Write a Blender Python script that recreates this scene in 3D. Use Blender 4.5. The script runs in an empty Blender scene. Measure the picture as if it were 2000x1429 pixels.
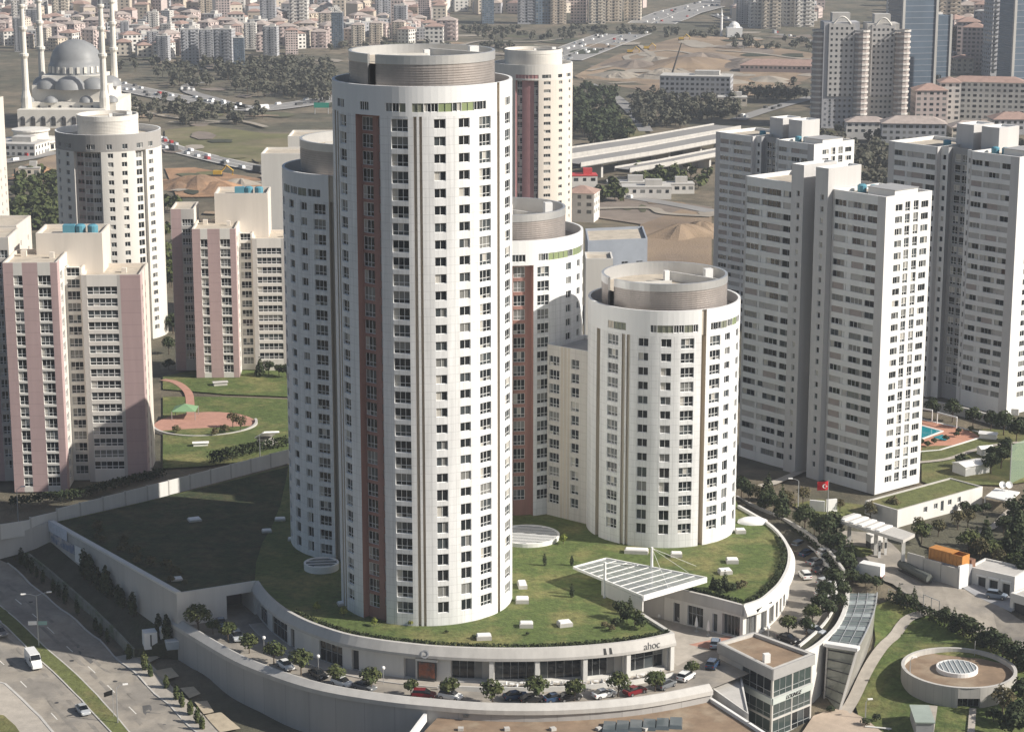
import bpy, bmesh, math, random
from mathutils import Vector, Matrix
from bisect import bisect
rnd = random.Random(7)
scn = bpy.context.scene
col = scn.collection
# ------------------------------------------------------------------ camera, sky, sun, exposure
FPX = 4200.0
CAMH = 130.0
PITCH = math.atan(974 / FPX)
CP, SP = math.cos(PITCH), math.sin(PITCH)
cam_d = bpy.data.cameras.new('camera')
cam_d.sensor_width = 36.0
cam_d.lens = 36.0 * FPX / 2000.0
cam_d.clip_start = 1.0
cam_d.clip_end = 30000.0
cam = bpy.data.objects.new('camera', cam_d)
col.objects.link(cam)
cam.location = (0, 0, CAMH)
cam.rotation_euler = (math.pi / 2 - PITCH, 0, 0)
scn.camera = cam
SUN_AZ = math.radians(106.0)      # clockwise from +Y
SUN_EL = math.radians(33.0)
world = bpy.data.worlds.new('World')
scn.world = world
world.use_nodes = True
wn = world.node_tree
wn.nodes.clear()
sky = wn.nodes.new('ShaderNodeTexSky')
sky.sky_type = 'NISHITA'
sky.sun_disc = False
sky.sun_elevation = SUN_EL
sky.sun_rotation = SUN_AZ
sky.air_density = 1.0
sky.dust_density = 2.0
sky.ozone_density = 1.0
bg = wn.nodes.new('ShaderNodeBackground')
bg.inputs[1].default_value = 0.066
wo = wn.nodes.new('ShaderNodeOutputWorld')
wn.links.new(sky.outputs[0], bg.inputs[0])
wn.links.new(bg.outputs[0], wo.inputs[0])
sun_d = bpy.data.lights.new('sun', 'SUN')
sun_d.energy = 4.9
sun_d.angle = math.radians(0.5)
sun_d.color = (1.0, 0.945, 0.855)
sun = bpy.data.objects.new('sun', sun_d)
col.objects.link(sun)
to_sun = Vector((math.sin(SUN_AZ) * math.cos(SUN_EL), math.cos(SUN_AZ) * math.cos(SUN_EL), math.sin(SUN_EL)))
sun.rotation_euler = (-to_sun).to_track_quat('-Z', 'Y').to_euler()
sun.location = (300, -100, 400)
scn.view_settings.view_transform = 'Standard'
scn.view_settings.look = 'None'
scn.view_settings.exposure = 0.4
scn.view_settings.gamma = 1.0
scn.view_settings.use_curve_mapping = False
scn.cycles.max_bounces = 5
scn.cycles.diffuse_bounces = 3
scn.cycles.glossy_bounces = 2
scn.cycles.transmission_bounces = 4
scn.cycles.transparent_max_bounces = 8
scn.cycles.volume_bounces = 0
scn.cycles.use_denoising = True
scn.cycles.caustics_reflective = False
scn.cycles.caustics_refractive = False

# ------------------------------------------------------------------ pixel -> place helpers
def ray(x, y):
    u = (x - 1000) / FPX
    v = (714.5 - y) / FPX
    return (u, CP + v * SP, -SP + v * CP)
def P(x, y, z=0.0):
    d = ray(x, y)
    t = (z - CAMH) / d[2]
    return Vector((d[0] * t, d[1] * t, z))
def ZT(pt, y):
    v = (714.5 - y) / FPX
    return CAMH + pt[1] * (-SP + v * CP) / (CP + v * SP)

# ------------------------------------------------------------------ materials
MATS = {}
def M(name, c, rough=0.8, var=0.15, scale=0.25, metal=0.0, spec=0.35, brick=None, streak=False, bump=0.0, c2=None, c2scale=0.03, c2thr=(0.45, 0.6), emit=None):
    if name in MATS:
        return MATS[name]
    m = bpy.data.materials.new(name)
    m.use_nodes = True
    nt = m.node_tree
    b = nt.nodes['Principled BSDF']
    b.inputs['Roughness'].default_value = rough
    b.inputs['Metallic'].default_value = metal
    b.inputs['Specular IOR Level'].default_value = spec
    L = nt.links.new
    geo = nt.nodes.new('ShaderNodeNewGeometry')
    cur = None
    base = nt.nodes.new('ShaderNodeRGB')
    base.outputs[0].default_value = (*c, 1)
    cur = base.outputs[0]
    if c2:
        n2 = nt.nodes.new('ShaderNodeTexNoise')
        n2.inputs['Scale'].default_value = c2scale
        n2.inputs['Detail'].default_value = 6
        n2.inputs['Roughness'].default_value = 0.65
        L(geo.outputs['Position'], n2.inputs['Vector'])
        mr = nt.nodes.new('ShaderNodeMapRange')
        mr.inputs[1].default_value, mr.inputs[2].default_value = c2thr
        L(n2.outputs[0], mr.inputs[0])
        mx = nt.nodes.new('ShaderNodeMix')
        mx.data_type = 'RGBA'
        L(mr.outputs[0], mx.inputs[0])
        L(cur, mx.inputs[6])
        mx.inputs[7].default_value = (*c2, 1)
        cur = mx.outputs[2]
    if var > 0:
        mp = nt.nodes.new('ShaderNodeMapping')
        mp.inputs['Scale'].default_value = (1, 1, 0.08) if streak else (1, 1, 1)
        L(geo.outputs['Position'], mp.inputs[0])
        n = nt.nodes.new('ShaderNodeTexNoise')
        n.inputs['Scale'].default_value = scale
        n.inputs['Detail'].default_value = 8
        n.inputs['Roughness'].default_value = 0.7
        L(mp.outputs[0], n.inputs['Vector'])
        mr = nt.nodes.new('ShaderNodeMapRange')
        mr.inputs[1].default_value, mr.inputs[2].default_value = 0.3, 0.7
        mr.inputs[3].default_value, mr.inputs[4].default_value = 1 - var, 1 + var * 0.6
        L(n.outputs[0], mr.inputs[0])
        vm = nt.nodes.new('ShaderNodeVectorMath')
        vm.operation = 'SCALE'
        L(cur, vm.inputs[0])
        L(mr.outputs[0], vm.inputs['Scale'])
        cur = vm.outputs[0]
    if brick:
        uv = nt.nodes.new('ShaderNodeUVMap')
        uv.uv_map = 'UVMap'
        br = nt.nodes.new('ShaderNodeTexBrick')
        br.offset = 0.0 if len(brick) < 4 else brick[3]
        br.inputs['Color1'].default_value = (1, 1, 1, 1)
        br.inputs['Color2'].default_value = (0.965, 0.965, 0.965, 1)
        br.inputs['Mortar'].default_value = (0.80, 0.80, 0.80, 1)
        br.inputs['Scale'].default_value = 1.0
        br.inputs['Brick Width'].default_value = brick[0]
        br.inputs['Row Height'].default_value = brick[1]
        br.inputs['Mortar Size'].default_value = brick[2]
        br.inputs['Mortar Smooth'].default_value = 0.3
        L(uv.outputs[0], br.inputs['Vector'])
        vm = nt.nodes.new('ShaderNodeVectorMath')
        vm.operation = 'MULTIPLY'
        L(cur, vm.inputs[0])
        L(br.outputs['Color'], vm.inputs[1])
        cur = vm.outputs[0]
    if bump:
        n3 = nt.nodes.new('ShaderNodeTexNoise')
        n3.inputs['Scale'].default_value = 1.6
        n3.inputs['Detail'].default_value = 6
        L(geo.outputs['Position'], n3.inputs['Vector'])
        bp = nt.nodes.new('ShaderNodeBump')
        bp.inputs['Strength'].default_value = bump
        bp.inputs['Distance'].default_value = 0.5
        L(n3.outputs[0], bp.inputs['Height'])
        L(bp.outputs[0], b.inputs['Normal'])
    L(cur, b.inputs['Base Color'])
    MATS[name] = m
    return m

def M_glass(name, alpha, c=(0.7, 0.78, 0.78)):
    if name in MATS:
        return MATS[name]
    m = bpy.data.materials.new(name)
    m.use_nodes = True
    nt = m.node_tree
    b = nt.nodes['Principled BSDF']
    b.inputs['Base Color'].default_value = (*c, 1)
    b.inputs['Roughness'].default_value = 0.08
    b.inputs['Specular IOR Level'].default_value = 0.6
    b.inputs['Alpha'].default_value = alpha
    MATS[name] = m
    return m

WHITE = M('white_panel', (0.77, 0.77, 0.765), 0.55, 0.2, 0.8, brick=(1.45, 1.46, 0.05), streak=True)
CROWN = M('white_crown', (0.77, 0.77, 0.765), 0.5, 0.07, 0.4, streak=True)
BEIGE = M('beige_strip', (0.55, 0.49, 0.41), 0.7, 0.18, 0.6, streak=True)
BROWN = M('brown_cladding', (0.34, 0.185, 0.155), 0.75, 0.25, 0.5, streak=True)
LOUVRE = M('louvre_metal', (0.44, 0.40, 0.38), 0.42, 0.15, 0.4, metal=0.55, spec=0.5)
BANDM = M('metal_band', (0.62, 0.62, 0.62), 0.35, 0.08, 0.4, metal=0.6, spec=0.5)
ROOFC = M('roof_screed', (0.50, 0.44, 0.36), 0.9, 0.25, 0.4)
FRAME = M('window_frame_white', (0.78, 0.78, 0.77), 0.4, 0.0)
FRAMEG = M('window_frame_grey', (0.35, 0.36, 0.36), 0.4, 0.0)
GL = [M('glass_dark', (0.012, 0.015, 0.018), 0.06, 0.0, spec=0.5),
      M('glass_slate', (0.055, 0.065, 0.07), 0.08, 0.0, spec=0.5),
      M('glass_blind', (0.20, 0.20, 0.19), 0.15, 0.0, spec=0.5),
      M('glass_curtain', (0.46, 0.44, 0.40), 0.2, 0.0, spec=0.5),
      M('glass_green', (0.05, 0.066, 0.064), 0.08, 0.0, spec=0.5)]
GREENP = M('green_panel', (0.24, 0.29, 0.15), 0.4, 0.1)
OLIVEP = M('olive_panel', (0.20, 0.21, 0.16), 0.4, 0.1)
CONC = M('concrete', (0.50, 0.48, 0.45), 0.85, 0.16, 0.35, streak=True)
CONCD = M('concrete_dark', (0.33, 0.33, 0.34), 0.85, 0.2, 0.3, streak=True)
CONCW = M('concrete_white', (0.66, 0.645, 0.61), 0.8, 0.12, 0.4, streak=True)
GRASS = M('lawn', (0.125, 0.14, 0.048), 0.95, 0.4, 0.6, c2=(0.22, 0.185, 0.085), c2scale=0.09, c2thr=(0.48, 0.72), bump=0.4)
GRASSD = M('lawn_lush', (0.095, 0.13, 0.036), 0.95, 0.5, 0.7, c2=(0.21, 0.195, 0.075), c2scale=0.09, c2thr=(0.47, 0.66), bump=0.4)
SCRUB = M('ground_scrub', (0.095, 0.09, 0.062), 0.95, 0.5, 0.1, c2=(0.19, 0.155, 0.11), c2scale=0.022, c2thr=(0.42, 0.62), bump=0.5)
ASPH = M('asphalt', (0.115, 0.112, 0.11), 0.85, 0.28, 0.35)
ASPHL = M('asphalt_worn', (0.33, 0.295, 0.25), 0.88, 0.25, 0.25, c2=(0.24, 0.22, 0.195), c2scale=0.1)
PAVE = M('paving', (0.42, 0.38, 0.33), 0.88, 0.2, 0.6)
PAVEP = M('paving_pink', (0.46, 0.25, 0.19), 0.88, 0.2, 0.6)
KERB = M('kerb', (0.50, 0.48, 0.45), 0.85, 0.15, 0.5)
PAINT = M('road_paint', (0.70, 0.68, 0.63), 0.7, 0.3, 1.2)
EARTH = M('earth_tan', (0.34, 0.25, 0.17), 0.95, 0.5, 0.06, c2=(0.20, 0.15, 0.11), c2scale=0.03, bump=0.6)
DARKM = M('dark_metal', (0.06, 0.06, 0.06), 0.5, 0.1)
STEEL = M('galvanised_steel', (0.5, 0.51, 0.52), 0.4, 0.1, metal=0.6)
WPAINT = M('white_paint', (0.80, 0.79, 0.77), 0.45, 0.06, 0.8)

# ------------------------------------------------------------------ mesh helpers
class MB:
    def __init__(s):
        s.v = []; s.f = []; s.m = []; s.uv = []
    def quad(s, a, b, c, d, mi=0, uv=None):
        i = len(s.v)
        s.v += [tuple(a), tuple(b), tuple(c), tuple(d)]
        s.f.append((i, i + 1, i + 2, i + 3)); s.m.append(mi)
        s.uv.append(uv or ((0, 0), (1, 0), (1, 1), (0, 1)))
    def poly(s, pts, mi=0):
        i = len(s.v)
        s.v += [tuple(p) for p in pts]
        s.f.append(tuple(range(i, i + len(pts)))); s.m.append(mi)
        s.uv.append(tuple((p[0], p[1]) for p in pts))
    def box(s, c, size, rz=0.0, mi=0, taper=1.0):
        """c = centre of the bottom face"""
        cx, cy, cz = c; sx, sy, sz = size[0] / 2, size[1] / 2, size[2]
        ca, sa = math.cos(rz), math.sin(rz)
        def pt(x, y, z):
            return (cx + x * ca - y * sa, cy + x * sa + y * ca, cz + z)
        b = [pt(-sx, -sy, 0), pt(sx, -sy, 0), pt(sx, sy, 0), pt(-sx, sy, 0)]
        t = [pt(-sx * taper, -sy * taper, sz), pt(sx * taper, -sy * taper, sz), pt(sx * taper, sy * taper, sz), pt(-sx * taper, sy * taper, sz)]
        w = (2 * sx, 2 * sy, 2 * sx, 2 * sy)
        for k in range(4):
            j = (k + 1) % 4
            s.quad(b[k], b[j], t[j], t[k], mi, ((0, cz), (w[k], cz), (w[k], cz + sz), (0, cz + sz)))
        s.quad(*t, mi); s.quad(b[3], b[2], b[1], b[0], mi)
    def prism(s, pts, z0, z1, mi=0, mtop=None, bottom=True):
        n = len(pts)
        d = 0.0
        for k in range(n):
            a, b = pts[k], pts[(k + 1) % n]
            l = math.hypot(b[0] - a[0], b[1] - a[1])
            s.quad((a[0], a[1], z0), (b[0], b[1], z0), (b[0], b[1], z1), (a[0], a[1], z1), mi, ((d, z0), (d + l, z0), (d + l, z1), (d, z1)))
            d += l
        s.poly([(p[0], p[1], z1) for p in pts], mi if mtop is None else mtop)
        if bottom:
            s.poly([(p[0], p[1], z0) for p in reversed(pts)], mi)
    def tube(s, pts, rads, n=6, mi=0, caps=True):
        rings = []
        for k, p in enumerate(pts):
            p = Vector(p)
            d = (Vector(pts[min(k + 1, len(pts) - 1)]) - Vector(pts[max(k - 1, 0)]))
            d = d.normalized() if d.length > 1e-9 else Vector((0, 0, 1))
            a = d.cross(Vector((0, 0, 1)))
            if a.length < 1e-3: a = d.cross(Vector((1, 0, 0)))
            a.normalize(); b = d.cross(a)
            r = rads[k] if hasattr(rads, '__len__') else rads
            rings.append([p + (a * math.cos(2 * math.pi * q / n) + b * math.sin(2 * math.pi * q / n)) * r for q in range(n)])
        for k in range(len(rings) - 1):
            for q in range(n):
                w = (q + 1) % n
                s.quad(rings[k][w], rings[k][q], rings[k + 1][q], rings[k + 1][w], mi)
        if caps:
            s.poly(list(rings[0]), mi); s.poly(list(reversed(rings[-1])), mi)
    def lathe(s, c, prof, n=24, mi=0, a0=0.0, a1=2 * math.pi):
        """prof: list of (radius, z)"""
        full = abs(a1 - a0 - 2 * math.pi) < 1e-6
        for q in range(n):
            t0 = a0 + (a1 - a0) * q / n; t1 = a0 + (a1 - a0) * (q + 1) / n
            for (r0, z0), (r1, z1) in zip(prof[:-1], prof[1:]):
                pts = [(c[0] + r0 * math.cos(t0), c[1] + r0 * math.sin(t0), c[2] + z0), (c[0] + r0 * math.cos(t1), c[1] + r0 * math.sin(t1), c[2] + z0),
                       (c[0] + r1 * math.cos(t1), c[1] + r1 * math.sin(t1), c[2] + z1), (c[0] + r1 * math.cos(t0), c[1] + r1 * math.sin(t0), c[2] + z1)]
                if r0 < 1e-6: s.poly([pts[0], pts[2], pts[3]], mi)
                elif r1 < 1e-6: s.poly(pts[:3], mi)
                else: s.quad(*pts, mi, ((r0 * t0, z0), (r0 * t1, z0), (r0 * t1, z1), (r0 * t0, z1)))
    def mesh(s, name, mats, smooth=False, weld=False):
        me = bpy.data.meshes.new(name)
        me.from_pydata(s.v, [], s.f)
        for m in (mats if isinstance(mats, (list, tuple)) else [mats]):
            me.materials.append(m)
        me.polygons.foreach_set('material_index', s.m)
        uvl = me.uv_layers.new(name='UVMap')
        flat = [c for u in s.uv for p in u for c in p]
        uvl.data.foreach_set('uv', flat)
        if smooth:
            me.polygons.foreach_set('use_smooth', [True] * len(s.f))
        if weld or smooth:
            bm = bmesh.new(); bm.from_mesh(me)
            bmesh.ops.remove_doubles(bm, verts=bm.verts, dist=0.0005)
            bm.to_mesh(me); bm.free()
        me.update()
        return me
    def build(s, name, mats, parent=None, smooth=False, weld=False):
        return link(name, s.mesh(name, mats, smooth, weld), parent)

def link(name, me, parent=None):
    o = bpy.data.objects.new(name, me)
    col.objects.link(o)
    if parent is not None:
        o.parent = parent
        o.matrix_parent_inverse = PINV[parent.name]
    return o
PINV = {}
def tag(o, label=None, cat=None, group=None, kind=None):
    if label: o['label'] = label
    if cat: o['category'] = cat
    if group: o['group'] = group
    if kind: o['kind'] = kind
    return o
def thing(name, label, cat, loc=(0, 0, 0), group=None):
    o = bpy.data.objects.new(name, None)
    o.empty_display_size = 0.5
    col.objects.link(o)
    o.location = loc
    tag(o, label, cat, group)
    PINV[o.name] = Matrix.Translation(-Vector(loc))
    return o
def copy_thing(root, loc, rz=0.0, label=None, group=None, scale=1.0):
    """copy of a thing built round the origin, with its parts and sub-parts"""
    r = root.copy(); col.objects.link(r)
    r.location = loc; r.rotation_euler = (0, 0, rz); r.scale = (scale,) * 3
    if label: r['label'] = label
    if group: r['group'] = group
    for ch in root.children:
        c = ch.copy(); col.objects.link(c); c.parent = r
        for g in ch.children:
            d = g.copy(); col.objects.link(d); d.parent = c
    return r
def structure(o):
    o['kind'] = 'structure'
    return o

# ------------------------------------------------------------------ windows (shared meshes)
WCACHE = {}
def window_mesh(kind, w, h, variant):
    """kind: (columns, transom fraction or 0, frame material key)"""
    w = round(w * 10) / 10 + 0.03; h = round(h * 10) / 10 + 0.03
    key = (kind, w, h, variant)
    if key in WCACHE: return WCACHE[key]
    nc, tr, fk = kind
    r = random.Random(hash((nc, int(tr * 100), variant, 3)))
    b = MB()
    f = 0.09; mu = 0.075 if nc < 4 or fk != 'window_frame_white' else 0.13
    def bar(x0, x1, z0, z1):
        y0, y1 = -0.05, 0.05
        b.quad((x0, y0, z0), (x1, y0, z0), (x1, y0, z1), (x0, y0, z1), 0)
        b.quad((x0, y1, z0), (x0, y0, z0), (x0, y0, z1), (x0, y1, z1), 0)
        b.quad((x1, y0, z0), (x1, y1, z0), (x1, y1, z1), (x1, y0, z1), 0)
        b.quad((x0, y0, z1), (x1, y0, z1), (x1, y1, z1), (x0, y1, z1), 0)
        b.quad((x0, y1, z0), (x1, y1, z0), (x1, y0, z0), (x0, y0, z0), 0)
    bar(-w / 2, w / 2, 0, f); bar(-w / 2, w / 2, h - f, h)
    bar(-w / 2, -w / 2 + f, f, h - f); bar(w / 2 - f, w / 2, f, h - f)
    pw = (w - 2 * f) / nc
    zs = [f, h - f]
    if tr:
        zt = h * tr
        bar(-w / 2 + f, w / 2 - f, zt - mu / 2, zt + mu / 2)
        zs = [f, zt, h - f]
    base = {0: 1, 1: 1, 2: 2, 3: 3, 4: 5, 5: 1, 6: 2, 7: 3}[variant]
    for c in range(nc):
        x0 = -w / 2 + f + c * pw; x1 = x0 + pw
        if c: bar(x0 - mu / 2, x0 + mu / 2, f, h - f)
        for j in range(len(zs) - 1):
            g = base
            if variant in (1, 2, 6) and r.random() < 0.35: g = r.choice([2, 3, 4])
            if variant in (5,): g = 4 if c in (0,) else 1
            if variant == 7: g = 3 if j == len(zs) - 2 else 1
            if variant == 0 and r.random() < 0.2: g = 2
            b.quad((x0, 0.02, zs[j]), (x1, 0.02, zs[j]), (x1, 0.02, zs[j + 1]), (x0, 0.02, zs[j + 1]), g)
    me = b.mesh('window', [MATS[fk]] + GL)
    WCACHE[key] = me
    return me
PCACHE = {}
def panel_mesh(w, h, mat):
    key = (round(w, 1), round(h, 1), mat.name)
    if key in PCACHE: return PCACHE[key]
    b = MB(); w += 0.03; h += 0.03
    b.box((0, 0, 0), (w, 0.1, h))
    me = b.mesh('panel', mat)
    PCACHE[key] = me
    return me
W1 = (1, 0, 'window_frame_white'); W2 = (2, 0, 'window_frame_white'); W3 = (3, 0, 'window_frame_white'); W4 = (4, 0, 'window_frame_white')
W2T = (2, 0.33, 'window_frame_white'); W3T = (3, 0.33, 'window_frame_white'); W4T = (4, 0.3, 'window_frame_white'); W5T = (5, 0.36, 'window_frame_white')
W1T = (1, 0.3, 'window_frame_white')
W2G = (2, 0, 'window_frame_grey'); W3G = (3, 0, 'window_frame_grey'); W4G = (4, 0.4, 'window_frame_grey')
VARIANTS = [0, 0, 0, 0, 1, 1, 1, 2, 2, 5, 5, 6, 7, 3]

def build_wall(root, name, chords, z0, z1, mats, variants=VARIANTS, joined=False):
    """chords: (p0, p1, material index, openings); opening = (za, zb, kind, depth). Outside lies to the right of p0 -> p1."""
    b = MB(); d = 0.0
    wins = []
    jb = MB() if joined else None
    for (p0, p1, mi, ops) in chords:
        dx, dy = p1[0] - p0[0], p1[1] - p0[1]
        l = math.hypot(dx, dy)
        if l < 1e-6: continue
        ix, iy = -dy / l, dx / l           # inward
        def q(za, zb):
            b.quad((p0[0], p0[1], za), (p1[0], p1[1], za), (p1[0], p1[1], zb), (p0[0], p0[1], zb), mi, ((d, za), (d + l, za), (d + l, zb), (d, zb)))
        z = z0
        for (za, zb, kind, dep) in sorted(ops, key=lambda o: o[0]):
            if za > z + 1e-4: q(z, za)
            i0 = (p0[0] + ix * dep, p0[1] + iy * dep); i1 = (p1[0] + ix * dep, p1[1] + iy * dep)
            b.quad((*p0, za), (*p1, za), (*i1, za), (*i0, za), mi)
            b.quad((*i0, zb), (*i1, zb), (*p1, zb), (*p0, zb), mi)
            b.quad((*p0, za), (*i0, za), (*i0, zb), (*p0, zb), mi)
            b.quad((*i1, za), (*p1, za), (*p1, zb), (*i1, zb), mi)
            wins.append(((i0[0] + i1[0]) / 2, (i0[1] + i1[1]) / 2, za, math.atan2(dy, dx), l, zb - za, kind))
            z = zb
        if z1 > z + 1e-4: q(z, z1)
        d += l
    o = b.build(name, mats, root)
    for (x, y, z, a, w, h, kind) in wins:
        if isinstance(kind, str):
            if kind == 'void': continue
            me = panel_mesh(w, h, MATS[kind]); nm = 'panel'
        else:
            me = window_mesh(kind, w, h, rnd.choice(variants)); nm = 'window'
        if joined:
            ca, sa = math.cos(a), math.sin(a)
            jb.quad(*[(x + px * ca - 0.03 * sa, y + px * sa + 0.03 * ca, z + pz) for px, pz in ((-w / 2, 0), (w / 2, 0), (w / 2, h), (-w / 2, h))], rnd.choice([0, 0, 0, 1, 1, 2, 3]))
            continue
        wo_ = link(nm, me, root)
        wo_.location = (x, y, z - 0.015)
        wo_.rotation_euler = (0, 0, a)
    if joined and wins:
        j = jb.build('windows', GL, root); j['kind'] = 'stuff'
    return o

def chords_line(pts, items, mi=0, side=None):
    """straight wall p0->p1; items: (s0, s1, openings[, mi]) in metres along it"""
    p0, p1 = pts
    L = math.hypot(p1[0] - p0[0], p1[1] - p0[1])
    u = ((p1[0] - p0[0]) / L, (p1[1] - p0[1]) / L)
    at = lambda s: (p0[0] + u[0] * s, p0[1] + u[1] * s)
    out = []; s = 0.0
    for it in sorted(items, key=lambda i: i[0]):
        s0, s1, ops = it[0], it[1], it[2]
        m2 = it[3] if len(it) > 3 else mi
        if s0 > s + 1e-4: out.append((at(s), at(s0), mi, []))
        out.append((at(s0), at(s1), m2, ops)); s = s1
    if L > s + 1e-4: out.append((at(s), at(L), mi, []))
    return out

def rows(z_first_head, pitch, n, h, kind, depth=0.25, zmin=-1e9):
    return [(z_first_head - k * pitch - h, z_first_head - k * pitch, kind, depth) for k in range(n) if z_first_head - k * pitch - h > zmin]
# ------------------------------------------------------------------ terrain heights
CTRL = []
for (x, y, z) in [(0, 1040, -3), (15, 1097, -7.2), (75, 1150, -8.8), (130, 1195, -10.3), (190, 1245, -12), (235, 1290, -13.2), (300, 1360, -14), (350, 1420, -14.5), (65, 1285, -12), (0, 1200, -10), (0, 1110, -7.4), (165, 1385, -13.6), (0, 1429, -13.5), (0, 1300, -12), (330, 1290, -12), (400, 1310, -11.5),
                  (600, 1429, -14), (460, 1370, -13), (700, 1500, -16), (1200, 1500, -16), (30, 965, -4), (320, 910, -3), (0, 850, -4), (400, 760, -5), (550, 720, -5), (565, 890, -1.2), (330, 960, -1.0), (150, 1005, -1.6),
                  (700, 1150, -12), (1100, 1150, -12), (1100, 1300, -13), (1350, 1130, -11), (850, 1050, -9), (1150, 960, -3), (500, 1080, -10),
                  (1708, 966, -4), (1450, 940, -2.2), (1600, 1000, -3.0), (1560, 960, -2.6), (1520, 1010, -3.2), (1640, 1060, -4), (1700, 1060, -4.2), (1730, 1130, -5.2), (1850, 1130, -6.2), (1850, 1190, -7.5), (2000, 1250, -9.5), (1980, 1170, -7.5), (1700, 1200, -10), (1680, 1150, -7),
                  (1760, 1250, -12), (1870, 1370, -13.5), (1640, 1400, -15), (1700, 1429, -15), (2000, 1429, -14), (1950, 1250, -12), (1900, 930, -4), (2000, 900, -4), (1850, 850, -4.5), (1800, 1020, -4.5), (1950, 1050, -5), (1900, 790, -4), (2000, 830, -4),
                  (1550, 1429, -15.5), (1750, 1180, -9), (1830, 1220, -10)]:
    p = P(x, y, z); CTRL.append((p.x, p.y, z))
for X in range(-700, 701, 100):
    for Y, z in ((700, -12), (820, -15), (1000, -15), (1300, -14), (1700, -12), (2300, -8)):
        CTRL.append((X, Y, z))
for X in (-200, -320, 200, 320):
    CTRL.append((X, 280, -15)); CTRL.append((X, 450, -6)); CTRL.append((X, 200, -15)); CTRL.append((X, 560, -8))
for X in range(-150, 160, 50):
    CTRL.append((X, 620, -9)); CTRL.append((X, 240, -15))
CGRID = {}
for c in CTRL: CGRID.setdefault((int(c[0] // 100), int(c[1] // 100)), []).append(c)
def hz(x, y):
    if y > 2300: return -8 + (y - 2300) * 0.012
    kx, ky = int(x // 100), int(y // 100)
    pts = [c for i in range(-2, 3) for j in range(-2, 3) for c in CGRID.get((kx + i, ky + j), ())]
    if len(pts) < 4: pts = CTRL
    sw = sz = 0.0
    for (a, b, z) in pts:
        d2 = (a - x) ** 2 + (b - y) ** 2
        w = max(0.0, 1 - d2 / 52000.0) ** 2 / (d2 + 12.0) ** 1.35 if pts is not CTRL else 1 / (d2 + 12.0) ** 1.35
        sw += w; sz += w * z
    return sz / sw if sw > 0 else -13.0
HC = {}
def hzc(x, y):
    k = (round(x, 2), round(y, 2))
    if k not in HC: HC[k] = hz(x, y)
    return HC[k]
def G(x, y, off=0.0):
    """pixel -> point on the terrain"""
    z = -6.0
    for _ in range(14):
        p = P(x, y, z); z = 0.5 * z + 0.5 * hz(p.x, p.y)
    p = P(x, y, z); p.z = hz(p.x, p.y) + off
    return p

def axis(dense0, dense1, step, lo, hi):
    a = [dense0 + step * i for i in range(int((dense1 - dense0) / step) + 1)]
    s, v = step, a[-1]
    while v < hi: s *= 1.22; v += s; a.append(v)
    s, v = step, a[0]; pre = []
    while v > lo: s *= 1.3; v -= s; pre.append(v)
    return list(reversed(pre)) + a
XS = axis(-160, 160, 4.0, -3500, 3500)
YS = axis(260, 640, 4.0, 60, 7000)
gv = [(x, y, hzc(x, y) - 0.3) for y in YS for x in XS]
nx = len(XS)
gf = [(j * nx + i, j * nx + i + 1, (j + 1) * nx + i + 1, (j + 1) * nx + i) for j in range(len(YS) - 1) for i in range(nx - 1)]
gme = bpy.data.meshes.new('ground')
gme.from_pydata(gv, [], gf)
gme.materials.append(SCRUB)
structure(link('ground', gme))

def drape(name, pts, mat, off=0.08, kind='structure', parent=None, world=False):
    """sheet laid on the terrain; pts are photo pixels (or XY when world)"""
    w = [Vector((p[0], p[1], 0)) for p in pts] if world else [G(x, y) for (x, y) in pts]
    bm = bmesh.new()
    from mathutils.geometry import tessellate_polygon
    vs = [bm.verts.new((p.x, p.y, 0)) for p in w]
    for t3 in tessellate_polygon([[Vector((p.x, p.y, 0)) for p in w]]):
        try: bm.faces.new([vs[k] for k in t3])
        except ValueError: pass
    x0, x1 = min(p.x for p in w), max(p.x for p in w); y0, y1 = min(p.y for p in w), max(p.y for p in w)
    for X in XS:
        if x0 < X < x1: bmesh.ops.bisect_plane(bm, geom=bm.verts[:] + bm.edges[:] + bm.faces[:], plane_co=(X, 0, 0), plane_no=(1, 0, 0))
    for Y in YS:
        if y0 < Y < y1: bmesh.ops.bisect_plane(bm, geom=bm.verts[:] + bm.edges[:] + bm.faces[:], plane_co=(0, Y, 0), plane_no=(0, 1, 0))
    for v in bm.verts: v.co.z = hz(v.co.x, v.co.y) + off
    bmesh.ops.recalc_face_normals(bm, faces=bm.faces[:])
    if sum(f.normal.z for f in bm.faces) < 0: bmesh.ops.reverse_faces(bm, faces=bm.faces[:])
    me = bpy.data.meshes.new(name); bm.to_mesh(me); bm.free()
    me.materials.append(mat)
    o = link(name, me, parent)
    if kind and parent is None: o['kind'] = kind
    return o

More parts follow.
